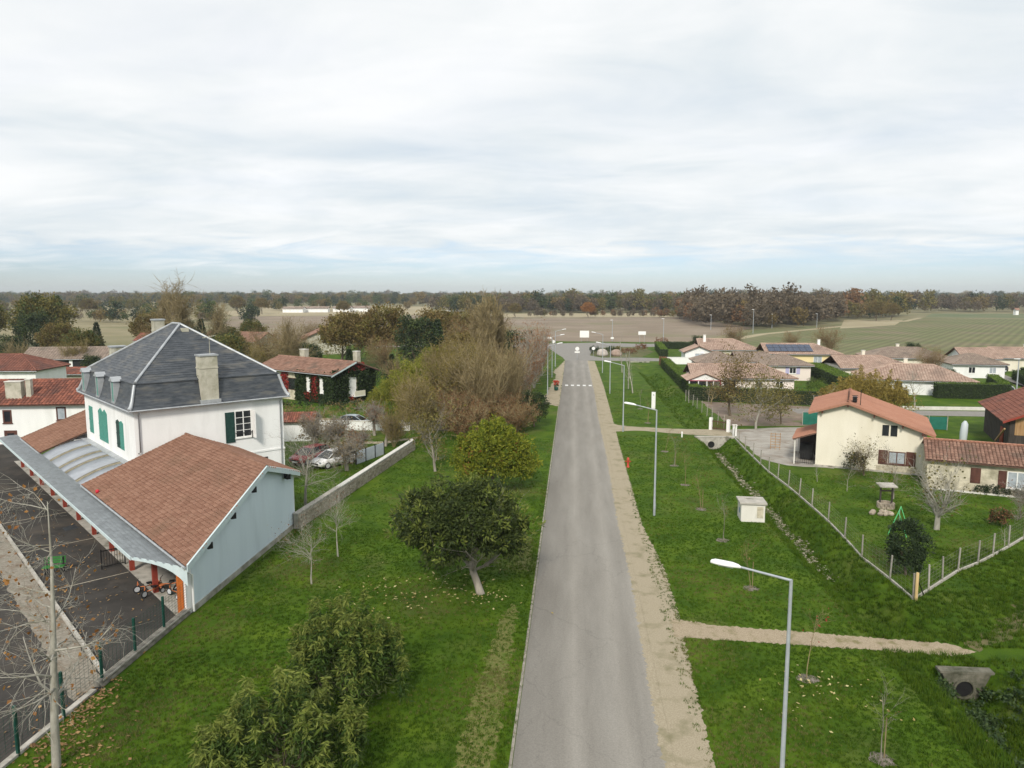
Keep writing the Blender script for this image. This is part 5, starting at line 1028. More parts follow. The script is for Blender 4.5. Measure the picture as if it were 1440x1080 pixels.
tree('plane_tree', 'tall bare plane tree with mottled pale trunk at the lower left corner', 'tree', T, 'pale', [leaves('crown', tp[k] + T.g.normal(0, .15, (260, 3)), .13, LF['orange'], T.g, .8)], loc=(-17.35, 21.9, 0))

# ---- right-hand verge: row of staked young trees
RING = mat('bark_mulch', (.10, .085, .065), (.23, .20, .165), scale=6, rough=.95, bump=.6, bscale=30)
yl = ['young staked tree nearest the camera at lower right', 'young tree with two red leaf tufts on the strip below the dirt path', 'young tree with dark mulch ring just beyond the dirt path', 'young tree with mulch ring level with the small white hut', 'slim young tree beyond the hut on the verge', 'slim young tree with a wide mulch ring further along the verge', 'young tree next before the gravel drive', 'last young tree before the gravel drive', 'young tree just past the gravel drive', 'young tree beside the white sign panel']
for i, (x, y) in enumerate(((10.75, 24.7), (9.85, 30.0), (9.75, 39.5), (9.85, 47.4), (9.6, 54.4), (9.5, 61.4), (9.5, 68.4), (9.4, 74.6), (9.25, 91.2), (9.35, 102.5))):
    T = Tree(80 + i); T.grow((0, 0, -.1), (T.g.normal(0, .03), T.g.normal(0, .03), 1), 2.5 + .3 * T.g.random(), .026, 0, pv(levels=2, start=(.5, .1, 1), kids=(2.6, 1.2, 0), ang=(32, 35, 0), ratio=(.34, .5, 0), rr=(.5, .5, 0), sides=(5, 3, 3)))
    tp = np.array(T.tips); n = 14; k = T.g.integers(0, len(tp), n)
    o = tree('young_tree', yl[i], 'tree', T, 'tan' if i % 3 else 'grey', [leaves('crown', tp[k] + T.g.normal(0, .08, (n, 3)), .12, LF['red' if i in (1, 6) else 'oak'], T.g)], loc=(x, y, 0), group='staked young trees along the verge')
    q = MB(); rr2 = random.Random(i); v = [(0, 0, .04)]; n = 18
    for j in range(n): a = 2 * math.pi * j / n; rad = .42 + rr2.gauss(0, .05); v.append((math.cos(a) * rad, math.sin(a) * rad * 1.0, .012))
    q.add(v, [(0, 1 + j, 1 + (j + 1) % n) for j in range(n)], True).build('mulch_ring', RING, o)
    if i % 2 == 0: MB().bar((.12, .05, 0), (.12, .05, 1.5), .022, 6).build('stake', BK['tan'], o)
for i, (x, y, lb) in enumerate(((9.3, 124.2, 'tall thin white trunked tree, left of the pair before the junction'), (9.6, 118.8, 'tall thin white trunked tree, nearer of the pair before the junction'), (9.9, 150, 'thin bare tree by the far bridge'))):
    T = Tree(95 + i); T.grow((0, 0, -.1), (0, 0, 1), 6.6, .11, 0, pv(levels=2, start=(.35, .1, 1), kids=(2.4, 1.4, 0), ang=(28, 35, 0), ratio=(.25, .5, 0), rr=(.3, .5, 0), taper=(.5, .3, .3)))
    tree('thin_tree', lb, 'tree', T, 'pale', loc=(x, y, 0), group='thin trees before the junction')

# ---- farmhouse garden
g = np.random.default_rng(120); c_, o_ = clumps(g, (0, 0, 1.75), (1.0, 1.0, 1.45), 90, .3, 60, -.9, .6)
T = Tree(120); T.grow((0, 0, -.1), (0, 0, 1), 1.6, .08, 0, pv(levels=1, kids=(2, 0)))
tree('dark_bush', 'dense near black evergreen bush inside the corner of the wire fence', 'bush', T, 'brown', [leaves('crown', c_, .15, LF['dark'], g, .5, o_, 1.0)], loc=(19.1, 42.3, 0))
T = Tree(121)
for az, l in ((10, 3.1), (75, 2.6), (150, 3.0), (215, 2.5), (285, 2.9), (330, 2.6)): T.grow((0, 0, .8 + .5 * (az % 3) / 3), (math.cos(R(az)) * .72, math.sin(R(az)) * .72, .95), l * 1.05, .085, 1, pv(levels=3, rmin=.009, kids=(0, 2.8, 2.8, 0), up=(0, .16, .2, .12)))
T.seg.append((np.array((0, 0, -.1)), np.array((.03, 0, 1.5)), .2, .14, 8)); tp = np.array(T.tips); k = T.g.integers(0, len(tp), 380)
tree('fig_tree', 'spreading bare fig tree with pale forked trunk in front of the cottage', 'tree', T, 'pale', [leaves('crown', tp[k] + T.g.normal(0, .15, (380, 3)), .15, LF['olivebrown'], T.g, .8)], loc=(24.8, 50.9, 0))
T, cr = proto_bare(122, 2.9, .07, 'brown', 'olivebrown', 700, .14, .75, 50, kids=(3.2, 2.4, 2, 0), start=.1); tree('garden_shrub', 'thin twiggy shrub against the cream farmhouse wall', 'shrub', T, 'brown', cr, loc=(25.7, 66.0, 0))
g = np.random.default_rng(123); c_, o_ = clumps(g, (.1, 0, 1.1), (.75, .7, .9), 26, .25, 36, -.6, .5); tree('garden_shrub', 'dark leafy shrub at the farmhouse wall left of the shutters', 'shrub', None, 'brown', [leaves('crown', c_, .16, LF['dark'], g, .5, o_, .9)], loc=(24.9, 66.6, 0))
c_, o_ = clumps(g, (0, 0, .55), (.65, .65, .55), 30, .22, 36, -.3, .6); tree('round_bush', 'small round brownish bush on the garden lawn at the right edge', 'bush', None, 'brown', [leaves('crown', c_, .13, LF['russet'], g, .5, o_, .9), leaves('crown', c_ * .95, .13, LF['mid'], g, .5, o_, .9)], loc=(29.7, 52.2, 0))
T, cr = proto_bare(124, 3.3, .06, 'grey', 'winterbrown', 160, .12, .7, 48); tree('garden_shrub', 'bare shrub between the stone well and the fig tree', 'shrub', T, 'grey', cr, loc=(25.1, 58.5, 0))
T, cr = proto_bare(125, 2.6, .05, 'grey', 'russet', 160, .12, .7, 48, kids=(3, 2.4, 2, 0), start=.1); tree('garden_shrub', 'small russet shrub in front of the cottage window', 'shrub', T, 'grey', cr, loc=(32.0, 54.0, 0))
for i, (x, y, h, lb) in enumerate(((22.3, 60.5, 1.9, 'thin sapling with pale stake on the farmhouse lawn'), (20.9, 63.5, 1.5, 'second thin sapling on the farmhouse lawn near the gravel'), (27.5, 47.8, 1.2, 'small bare sapling by the side fence'))):
    T = Tree(130 + i); T.grow((0, 0, -.1), (0, 0, 1), h, .03, 0, pv(levels=2, kids=(2, 1.3, 0), ratio=(.4, .5, 0), sides=(5, 3, 3))); tree('garden_sapling', lb, 'sapling', T, 'pale', loc=(x, y, 0))
for i in range(7):
    g = np.random.default_rng(140 + i); s = 8.8 + i * 2.2; xx = 22.58 + math.cos(R(-20.6)) * s + math.sin(R(-20.6)) * 4.85 * -1 * -1; 
    X_ = 22.58 + math.cos(R(20.6)) * (12.6 + i * .75) - math.sin(R(20.6)) * 4.75; Y_ = 69.46 - math.sin(R(20.6)) * (12.6 + i * .75) - math.cos(R(20.6)) * 4.75
    c_, o_ = clumps(g, (0, 0, .32), (.5, .4, .38), 14, .18, 24, -.3, .5); tree('border_plant', ['dark low plant under the closed cottage shutter', 'dark low plant beside the cottage path', 'low border plant before the cottage wall', 'dark plant under the cottage window', 'second dark plant under the cottage window', 'low plant right of the cottage window', 'last low plant at the right end of the cottage'][i], 'plant', None, 'brown', [leaves('crown', c_, .12, LF['dark'], g, .5, o_, .9)], loc=(X_, Y_, 0), group='border plants along the cottage')
# orchard trees by the gravel drive and golden willow
T, cr = proto_bare(150, 5.6, .16, 'grey', 'olivebrown', 2600, .22, .72, 52); tree('orchard_tree', 'olive leaved tree with crooked pale trunk by the farm gate', 'tree', T, 'pale', cr, loc=(21.6, 88.0, 0))
T, cr = proto_bare(151, 7.0, .18, 'brown', 'oak', 3000, .24, .62, 44, kids=(3, 2.2, 1.8, 0)); tree('orchard_tree', 'brown leaved tree rising in front of the pink bungalow', 'tree', T, 'brown', cr, loc=(20.6, 97.5, 0))
T, cr = proto_bare(152, 4.6, .12, 'brown', 'olivebrown', 2200, .22, .75, 54); tree('orchard_tree', 'low broad olive tree in the vegetable garden', 'tree', T, 'brown', cr, loc=(25.6, 92.0, 0))
T, cr = proto_bare(153, 3.8, .09, 'twig', None, 0, .1, .75, 56); tree('orchard_tree', 'small bare fruit tree in front of the dark hedge', 'tree', T, 'tan', None, loc=(19.9, 107.5, 0))
g = np.random.default_rng(155); p_, o_ = shoots(g, (5.4, 4.6), 5.6, 260, 60, .2); T = Tree(155); T.grow((0, 0, -.1), (0, 0, 1), 2.6, .2, 0, pv(levels=2, kids=(3, 2, 0)))
c_, o2 = clumps(g, (0, 0, 2.4), (5.3, 4.6, 2.4), 80, .7, 40, -.8, .5)
tree('golden_willow', 'wide golden brown willow behind the farmhouse roof', 'tree', T, 'tan', [leaves('crown', p_, .34, LF['gold'], g, .22, o_ * np.array((.5, .5, 1)), 1.4, .5), leaves('crown', c_, .34, LF['gold'], g, .22, o2, .5, .6)], loc=(36.8, 95.5, 0))
T, cr = proto_bare(156, 5.0, .13, 'pale', None, 0, .1, .75, 52); tree('bare_garden_tree', 'bare pale tree right of the golden willow by the lane', 'tree', T, 'pale', None, loc=(48.5, 108.2, 0))
T, cr = proto_bare(157, 4.0, .10, 'pale', None, 0, .1, .7, 50); tree('bare_garden_tree', 'bare tree with whitened foot before the green screen fence', 'tree', T, 'pale', None, loc=(29.8, 87.5, 0))
# ------------------------------------------------------------------ hedges
def hedge(label, x0, y0, x1, y1, w, h, top='lithedge', side='hedge', seed=1, brown=False):  # lighter top leaves and darker side leaves put light and shade into colour
    L = math.hypot(x1 - x0, y1 - y0); t = thing('hedge', label, 'hedge', (x0, y0, 0), math.degrees(math.atan2(y1 - y0, x1 - x0))); g = np.random.default_rng(seed)
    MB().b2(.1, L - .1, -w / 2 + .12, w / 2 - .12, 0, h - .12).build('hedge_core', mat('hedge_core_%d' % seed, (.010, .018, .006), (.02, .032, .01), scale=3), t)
    def pts(n, kind):
        a = g.random(n) * L; b = (g.random(n) - .5) * w; z = g.random(n) * h; s = g.normal(0, .05, n)
        if kind == 'top': return np.stack([a, b, h + s - .05], -1), np.tile((0, 0, 1.), (n, 1))
        if kind == 'f': return np.stack([a, -w / 2 + s + .05, z], -1), np.tile((0, -1., .2), (n, 1))
        if kind == 'b': return np.stack([a, w / 2 + s - .05, z], -1), np.tile((0, 1., .2), (n, 1))
        return np.stack([np.where(g.random(n) < .5, 0, L) + s, b, z], -1), np.tile((0, 0, .3), (n, 1))
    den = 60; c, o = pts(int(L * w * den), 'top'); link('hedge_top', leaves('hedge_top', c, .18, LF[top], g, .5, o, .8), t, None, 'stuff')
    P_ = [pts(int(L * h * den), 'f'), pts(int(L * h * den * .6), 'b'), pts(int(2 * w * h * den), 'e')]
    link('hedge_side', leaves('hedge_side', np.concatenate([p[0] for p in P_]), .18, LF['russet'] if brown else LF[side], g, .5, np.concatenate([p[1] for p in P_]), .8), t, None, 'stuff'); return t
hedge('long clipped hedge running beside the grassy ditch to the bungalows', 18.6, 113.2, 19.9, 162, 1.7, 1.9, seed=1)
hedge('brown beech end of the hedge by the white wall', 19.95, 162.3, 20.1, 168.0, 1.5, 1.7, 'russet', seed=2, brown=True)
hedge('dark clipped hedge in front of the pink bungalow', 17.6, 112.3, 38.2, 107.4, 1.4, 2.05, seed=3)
hedge('bright hedge beside the planted island', 22.6, 186, 24.2, 214, 1.8, 2.1, seed=4)
hedge('dark hedge behind the gardens near the island', 25.2, 216.5, 36.5, 214, 1.5, 2.0, 'hedge', seed=5)
hedge('tall block hedge receding between the bungalows', 45.0, 124.6, 47.5, 150, 3.0, 2.3, seed=6)
hedge('dark front face hedge joining the tall block hedge', 46.8, 123.2, 54.5, 122.6, 1.8, 2.2, 'hedge', seed=7)
hedge('low dark hedge right of the rounded bushes', 41.5, 113.5, 49.5, 112.8, 1.2, 1.7, seed=8)
hedge('big green hedge along the lane by the white car', 55.5, 117.5, 66.0, 117.0, 1.8, 2.3, seed=9)
hedge('green hedge turning back from the lane', 66.2, 118.2, 71.0, 131, 1.6, 2.2, seed=10)
hedge('dark clipped hedge across the lane at the right edge', 76.5, 126, 82.5, 144, 1.7, 1.7, 'hedge', seed=11)
hedge('low hedge in front of the cream bungalow at the right edge', 87.5, 151.5, 104, 150, 1.2, 1.5, seed=12)
hedge('dark hedge behind the yellow bungalow garden', 58.5, 172, 70, 172, 1.4, 2.0, 'hedge', seed=13)
for i, (x, y, r, lb) in enumerate(((38.2, 117.8, 1.35, 'rounded clipped bush at the corner of the pink bungalow'), (40.8, 116.0, 1.5, 'larger rounded clipped bush right of the pink bungalow'), (39.2, 121.5, 1.5, 'grey green bush behind the two clipped ones'))):
    g = np.random.default_rng(160 + i); c_, o_ = clumps(g, (0, 0, r * .75), (r, r, r * .85), 60, .35, 34, -.5, .85); tree('clipped_bush', lb, 'bush', None, 'brown', [leaves('crown', c_, .16, LF['mid' if i == 2 else 'lithedge'], g, .5, o_, 1)], loc=(x, y, 0))
lr = thing('retaining_wall', 'pale low wall along the lane beside the dark hedge', 'wall', (73.8, 118, 0), 66); MB().b2(0, 26, 0, .3, -.1, .8).build('wall', M['paleconc'], lr)
lr = thing('retaining_wall', 'long low pale kerb wall behind the farm garden', 'wall', (44, 104.9, 0), 0); MB().b2(0, 22, 0, .25, -.1, .45).build('wall', M['paleconc'], lr)

# ------------------------------------------------------------------ wire fence with concrete posts round the farm garden
PO = mat('fence_post_concrete', (.24, .225, .19), (.36, .34, .30), scale=4, rough=.95, obrand=.15)
def wire_fence(label, pts, base=True, h=1.45, name='wire_fence'):
    t = thing(name, label, 'fence', (*pts[0], 0)); o0 = np.array(pts[0]); pm = MB().box((0, 0, h / 2 - .1), (.075, .075, h + .2)).mesh('post', PO)
    for p in pts: o = link('post', pm, t); o.location = (p[0] - o0[0], p[1] - o0[1], 0); o.rotation_euler = (random.Random(p[1]).gauss(0, .025), random.Random(p[0]).gauss(0, .025), 0)
    for (x0, y0), (x1, y1) in zip(pts, pts[1:]):
        a = (x0 - o0[0], y0 - o0[1]); b_ = (x1 - o0[0], y1 - o0[1]); w = MB()
        for k in range(6): z = .25 + k * (h - .35) / 5; w.bar((*a, z), (*b_, z), .0035, 3)
        L = math.hypot(b_[0] - a[0], b_[1] - a[1]); n = int(L / .4)
        for k in range(1, n): x, y = a[0] + (b_[0] - a[0]) * k / n, a[1] + (b_[1] - a[1]) * k / n; w.bar((x, y, .2), (x, y, h - .1), .0025, 3)
        w.build('wire', PO, t, 'stuff')
        if base:
            an = math.atan2(b_[1] - a[1], b_[0] - a[0]); MB().box((0, 0, 0), (L - .01, .10, .26)).build('base_plank', M['concrete'], t, loc=((a[0] + b_[0]) / 2, (a[1] + b_[1]) / 2, .0), rot=(0, 0, an))
    return t
wire_fence('wire fence with concrete posts along the ditch', [(17.92, 38.7), (17.85, 41.4), (17.6, 44.8), (17.85, 48.4), (18.0, 52.0), (18.0, 55.6), (17.95, 58.6), (17.9, 61.4), (17.75, 64.0), (17.6, 66.4), (17.6, 69.4), (17.65, 72.6), (17.7, 76.0), (17.8, 79.4), (17.95, 82.6)])
wire_fence('side wire fence running right from the timber corner post', [(18.05, 38.75), (19.3, 40.0), (20.66, 41.37), (22.3, 43.0), (24.12, 44.4), (25.74, 45.85), (27.58, 47.53), (29.64, 49.5), (31.8, 51.4), (34, 53.4)])
wire_fence('tall wire fence along the vegetable garden beside the drive', [(17.9, 88.2), (17.75, 91), (17.6, 94), (17.5, 97), (17.35, 100), (17.2, 103), (17.1, 106), (17.0, 109), (16.9, 111.4)], False, 1.6)
wire_fence('wire fence with pale posts behind the vegetable garden', [(17.2, 110.6), (20, 110.0), (23.5, 109.2), (27, 108.3), (30.5, 107.4), (34, 106.4), (37.5, 105.4)], False, 1.7)
cp_ = thing('corner_post', 'yellow timber corner post where the two wire fences meet', 'post', (17.98, 38.5, 0)); MB().lathe([(.075, -.3), (.075, 1.55), (0, 1.58)], n=10).build('post', BK['tan'] if False else mat('new_timber', (.42, .30, .13), (.52, .39, .19), scale=3, rough=.8, stretch=(3, 3, .5)), cp_)
MB().bar((.02, .02, 1.2), (.75, .8, .05), .03, 6).build('strut', M['black'], cp_)
# culverts
M['oldconc'] = mat('mossy_concrete', (.055, .058, .036), (.17, .16, .125), scale=2.5, rough=.95, bump=.4, bscale=14)
def culvert(label, loc, w, drop, px, pr, m='concrete', depth=4.4):
    t = thing('culvert', label, 'culvert', loc); n = 16; ring = [(px + math.cos(2 * math.pi * k / n) * pr, -drop + pr + .08 + math.sin(2 * math.pi * k / n) * pr) for k in range(n)]
    out = [(-w / 2, .10), (-w / 2 + w * .26, -drop - .1), (w / 2 - w * .26, -drop - .1), (w / 2, .10)]
    b = MB(); b.add([(x, -.12, z) for x, z in out] + [(x, .25, z) for x, z in out], [(0, 1, 2, 3), (7, 6, 5, 4), (0, 3, 7, 4), (0, 4, 5, 1), (1, 5, 6, 2), (3, 2, 6, 7)]); b.build('headwall', M[m], t)
    b = MB(); v = [(x, -.22, z) for x, z in ring] + [(px + (x - px) * 1.22, -.22, -drop + pr + .08 + (z + drop - pr - .08) * 1.22) for x, z in ring] + [(px + (x - px) * 1.22, -.10, -drop + pr + .08 + (z + drop - pr - .08) * 1.22) for x, z in ring]
    b.add(v, [(k, (k + 1) % n, n + (k + 1) % n, n + k) for k in range(n)] + [(n + k, n + (k + 1) % n, 2 * n + (k + 1) % n, 2 * n + k) for k in range(n)]).build('pipe', M[m], t)
    b = MB(); b.add([(x, -.135, z) for x, z in ring], [tuple(range(n))]).build('bore_shade', M['black'], t)  # black disc over the headwall stands in for shade in the pipe
    MB().b2(-w / 2 - .1, w / 2 + .1, -.16, .3, .10, .2).build('coping', M[m], t)
culvert('concrete culvert headwall below the end of the dirt path', (16.75, 31.1, -.1), 2.0, 1.0, -.1, .36, 'oldconc')
culvert('pale culvert headwall under the gravel drive', (15.75, 82.1, 0), 4.2, 1.15, -.4, .38, 'concrete')
culvert('far culvert under the lane near the white wall', (15.3, 172.5, 0), 4.6, .9, .3, .5)
gt_ = thing('farm_gate', 'brown barred gate between white pillars at the drive', 'gate', (16.25, 87.3, 0), -38)
for x in (0, 2.2): MB().box((x, 0, .7), (.32, .32, 1.5)).build('pillar', M['whitepaint'], gt_)
for z in (.25, 1.05): MB().box((1.1, 0, z), (1.85, .05, .07)).build('rail', M['brownwood'], gt_)
for k in range(11): MB().box((.25 + k * .17, -.02, .66), (.05, .03, 1.1)).build('bar', M['brownwood'], gt_)
gp_ = thing('gate_pillar', 'white square gate pillar at the corner of the ditch fence', 'pillar', (18.2, 83.6, 0)); MB().box((0, 0, .55), (.42, .42, 1.3)).build('shaft', M['whitepaint'], gp_); MB().box((0, 0, 1.24), (.54, .54, .1)).build('cap', M['paleconc'], gp_)
# ------------------------------------------------------------------ small things on the right-hand verge
hu = thing('service_hut', 'small white concrete service hut with flat roof on the verge', 'hut', (11.9, 51.6, 0), -3)
MB().b2(0, 1.62, 0, 1.45, -.1, 1.28).build('wall', mat('cream_white_hut', (.64, .62, .56), (.72, .70, .64), scale=.9, rough=.9, c3=(.56, .54, .47), s3=.8, stretch=(1, 1, .4)), hu); MB().b2(-.12, 1.74, -.12, 1.6, 1.28, 1.4).build('roof', M['concrete'], hu)
b = MB().b2(1.08, 1.5, -.03, -.003, .3, 1.1).build('vent_panel', M['oldcream'], hu)
for k in range(6): MB().b2(1.11, 1.47, -.055, -.032, .36 + k * .12, .42 + k * .12).build('louvre', M['oldcream'], b)
MB().b2(-.03, -.003, .45, .75, .5, .85).build('notice_plate', mat('blue_grey_plate', (.16, .22, .30)), hu)
tp_ = thing('sign_panel', 'tall narrow white sign panel on the grass beyond the drive', 'sign', (11.1, 102, 0), -4)
MB().b2(-.26, .26, -.08, .08, .15, 2.45).build('panel', M['whitepaint'], tp_); MB().b2(-.2, .2, -.06, .06, -.1, .15).build('foot', M['concrete'], tp_); MB().b2(-.06, .08, -.092, -.082, 1.95, 2.15).build('emblem', M['metal'], tp_)
hy = thing('fire_hydrant', 'red fire hydrant standing by the gravel shoulder', 'hydrant', (5.15, 67.4, 0)); HR = mat('hydrant_red', (.42, .05, .03), (.5, .08, .05), rough=.5)
MB().lathe([(.14, -.05), (.14, .1), (.10, .14), (.10, .62), (.13, .66), (.13, .80), (.07, .92), (0, .95)], n=12).build('body', HR, hy)
for s in (-1, 1): MB().lathe([(.05, 0), (.05, .12), (.065, .12), (.065, .17), (0, .17)], (0, 0, 0), 8, 'X').build('outlet', HR, hy, loc=(s * .09, 0, .55), rot=(0, 0, 0 if s > 0 else math.pi))
mk_ = thing('marker_post', 'short white marker post beside the gravel drive', 'post', (12.2, 82.4, 0)); MB().box((0, 0, .25), (.14, .14, .6)).build('shaft', M['whitepaint'], mk_); MB().lathe([(.1, .55), (.06, .62), (0, .64)], n=8).build('cap', M['whitepaint'], mk_)
fp = thing('flower_planter', 'pot of bright red flowers on the left gravel verge', 'planter', (-2.75, 121.0, 0)); MB().lathe([(.2, 0), (.32, .1), (.36, .55), (.3, .6), (0, .58)], n=12).build('pot', M['fencegreen'], fp)
g = np.random.default_rng(170); c_, o_ = clumps(g, (0, 0, .8), (.35, .35, .3), 12, .15, 20, -.5, .5); link('foliage', leaves('foliage', c_, .14, LF['mid'], g), fp, None, 'stuff'); c_, o_ = clumps(g, (0, 0, 1.3), (.42, .42, .42), 20, .15, 24, -.8, .5); link('flowers', leaves('flowers', c_, .12, leafmat('red_petal', (.42, .03, .02), (.6, .1, .05)), g, .9), fp, None, 'stuff')
we = thing('garden_well', 'stone ringed well with small slab roof on the farmhouse lawn', 'well', (23.5, 56.0, 0))
wr = random.Random(5); ST2 = mat('well_stone', (.24, .20, .15), (.42, .36, .29), scale=3, rough=.95, obrand=.25)
for k in range(12):
    for j in range(2): a = 2 * math.pi * (k + .5 * j) / 12; MB().box((0, 0, 0), (.22, .26, .2)).build('stone', ST2, we, loc=(math.cos(a) * .5, math.sin(a) * .5, .1 + j * .2), rot=(0, 0, a))
for x in (-.42, .42): MB().box((x, 0, .95), (.10, .10, 1.5)).build('post', M['darkwood'], we)
MB().box((0, 0, 1.72), (1.25, .9, .08), rx=.12).build('roof', M['concrete'], we); MB().bar((-.45, 0, 1.3), (.45, 0, 1.3), .06, 8).build('roller', M['darkwood'], we)
rk_ = thing('rockery', 'ring of pinkish rocks beside the stone well', 'rockery', (22.5, 54.2, 0))
for k in range(9): a = k * .7; MB().lathe([(0, 0), (.18, .03), (.22, .14), (.12, .26), (0, .29)], n=6, smooth=False).build('rock', ST2, rk_, loc=(math.cos(a) * .6 + wr.gauss(0, .08), math.sin(a) * .35, 0), rot=(0, 0, a))
sw = thing('garden_swing', 'green metal swing frame behind the dark bush', 'swing', (21.55, 49.3, 0), 62); SG = mat('light_green_paint', (.10, .48, .18), (.13, .55, .22), rough=.5)
for x in (0, 1.5):
    for y in (-.55, .55): MB().bar((x, y, 0), (x, 0, 1.62), .028, 6).build('leg', SG, sw)
MB().bar((-.05, 0, 1.62), (1.55, 0, 1.62), .03, 6).build('crossbar', SG, sw); 
for x in (.55, .95): MB().bar((x, 0, .5), (x, 0, 1.62), .008, 4).build('rope', M['metal'], sw)
MB().box((.75, 0, .48), (.5, .18, .03)).build('swing_seat', SG, sw)
tr_ = thing('trellis_stand', 'wooden trellis standing on the farm drive', 'trellis', (20.8, 76.5, 0), -12)
for x in (-.45, 0, .45): MB().box((x, 0, .85), (.05, .04, 1.8)).build('upright', M['tanwood'], tr_)
for k in range(6): MB().box((0, -.03, .25 + k * .28), (1.0, .02, .05)).build('lath', M['tanwood'], tr_)
# ------------------------------------------------------------------ junction: boulders, signs, poles
BO = mat('boulder_stone', (.34, .30, .27), (.52, .47, .43), scale=1.2, rough=.95, bump=.5, bscale=5)
for i, (x, y, s, lb) in enumerate(((7.4, 189.2, 1.25, 'large pale boulder on the planted island'), (11.0, 189.6, 1.15, 'brownish boulder right of the pale one on the island'))):
    g = np.random.default_rng(180 + i); b = MB(); prof = [(0, -.1), (1.1, 0), (1.25, .5), (1.0, 1.1), (.5, 1.45), (0, 1.5)]; b.lathe(prof, n=10); b.v = [(x_ * s * (1 + g.normal(0, .08)), y_ * s * .7 * (1 + g.normal(0, .08)), z_ * s) for x_, y_, z_ in b.v]
    o = tag(b.build('boulder', BO if i == 0 else mat('brown_boulder_stone', (.26, .19, .15), (.4, .31, .26), scale=1.2, rough=.95), loc=(x, y, 0)), lb, 'boulder', 'boulders on the island')
for i, (x, y, r, h, lf, lb) in enumerate(((5.8, 196, 1.6, 1.6, 'dark', 'dark low shrub behind the pale boulder on the island'), (9.6, 195, 1.6, 1.8, 'dark', 'dark rounded shrub between the island boulders'), (15, 197, 2.2, 1.2, 'russet', 'russet ground shrub at the right of the island'), (18.5, 205, 1.8, 1.8, 'russet', 'bare reddish shrub near the island hedge'), (27, 229, 2.2, 2.2, 'russet', 'reddish bush by the road sign beyond the junction'), (12, 205, 1.5, 1.0, 'olivebrown', 'low olive shrub at the centre of the island'))):
    g = np.random.default_rng(190 + i); c_, o_ = clumps(g, (0, 0, h * .5), (r, r * .8, h * .6), 30, .45, 22, -.3, .5); tree('island_shrub', lb, 'shrub', None, 'brown', [leaves('crown', c_, .28, LF[lf], g, .5, o_, .8)], loc=(x, y, 0))
def board_sign(label, x, y, w, h, z, kind='board', rz=0):
    t = thing('road_sign', label, 'road sign', (x, y, 0), rz)
    for s in ((-w * .3, w * .3) if w > 1 else (0,)): MB().bar((s, 0, 0), (s, 0, z + h * .5), .04, 6).build('post', M['metal'], t)
    if kind == 'board': MB().box((0, -.06, z), (w, .05, h)).build('board', M['whitepaint'], t)
    else: MB().lathe([(0, -.02), (w / 2, -.02), (w / 2, .02), (0, .02)], (0, -.06, z), 16, 'Y', False).build('disc', M['whitepaint'], t)
    return t
s_ = board_sign('round white sign with a plate below on the splitter before the junction', .95, 177.5, .95, .95, 2.7, 'disc'); MB().box((0, -.06, 1.9), (1.2, .05, .35)).build('plate', M['whitepaint'], s_)
board_sign('big white board sign straight ahead beyond the junction', 3.6, 243.5, 3.0, 2.2, 2.6); board_sign('white board sign with grey top beyond the hedge', 22.0, 240, 2.4, 1.1, 3.2); board_sign('small round white sign left of the junction entry', -5.5, 205, .9, .9, 2.6, 'disc')
board_sign('small round sign right of the splitter island', 5.0, 184.5, .8, .8, 2.3, 'disc'); board_sign('small white arrow sign on the left of the ring road', -7.2, 222, 1.6, .6, 2.6); board_sign('small white warning board in the stubble behind the junction', 12.8, 246, 1.0, .6, 1.2)
for i, (x, y, h, lb) in enumerate(((71, 300, 9.5, 'tall thin lamp pole in front of the wood'), (60, 330, 6.5, 'short pole at the field edge left of the lamp pole'), (90, 345, 6.5, 'pole at the field edge right of the lamp pole'), (112, 352, 6.5, 'pole furthest right before the wood'), (30, 250, 7.5, 'twin pole by the white board sign'), (68.0, 118.5, 6.0, 'thin grey pole beside the lane hedge'), (13.0, 250, 7, 'thin pole behind the junction'))):
    t = thing('utility_pole', lb, 'pole', (x, y, 0), 0, 'poles'); MB().lathe([(.13, -.2), (.07, h)], n=8).build('pole', M['metal'], t); MB().box((-.3, 0, h), (.9, .16, .12)).build('pole_head', M['lampwhite'], t)

# ------------------------------------------------------------------ creeper on the ivy house
def creeper(label, leaf, rects, seed, loc, rz):
    g = np.random.default_rng(seed); P_ = []
    for (ax, s0, s1, z0, z1, n) in rects:
        s = s0 + (s1 - s0) * g.random(n); z = z0 + (z1 - z0) * g.random(n) ** .8; d = -np.abs(g.normal(.08, .10, n))
        P_.append(np.stack([s, d, z], -1) if ax == 'f' else np.stack([17.5 - d, s, z], -1))
    t = thing('creeper', label, 'creeper', loc, rz); c = np.concatenate(P_); link('leaves', leaves('leaves', c, .24, LF[leaf], g, .8, np.tile((.3, -1., 0), (len(c), 1)), .6), t, None, 'stuff'); return t
creeper('dark green ivy covering the front and gable of the tiled house', 'ivy', [('f', 9.2, 11.5, 0, 4.4, 3000), ('f', 12.7, 13.3, 0, 4.4, 900), ('f', 15.7, 17.7, 0, 4.5, 3000), ('r', -.1, 2.8, 0, 5.0, 3800), ('r', 4.5, 8.1, 0, 4.6, 4600), ('r', 2.8, 4.5, 3.8, 5.4, 900), ('f', 9.2, 17, 0, 1.4, 3000), ('f', 9.2, 17, 3.8, 4.5, 1500), ('f', 14.0, 14.5, 0, 4.4, 700)], 201, IVL, IVR)
creeper('crimson creeper on the wall of the tiled house', 'red', [('f', 5.8, 7.2, 1, 4.4, 620), ('f', 13.0, 14.4, .2, 4.0, 1300), ('r', 2.8, 6.0, 4.6, 5.7, 520), ('f', 11.4, 13.0, .3, 1.4, 420), ('r', 3.0, 4.2, .3, .9, 160)], 202, IVL, IVR)
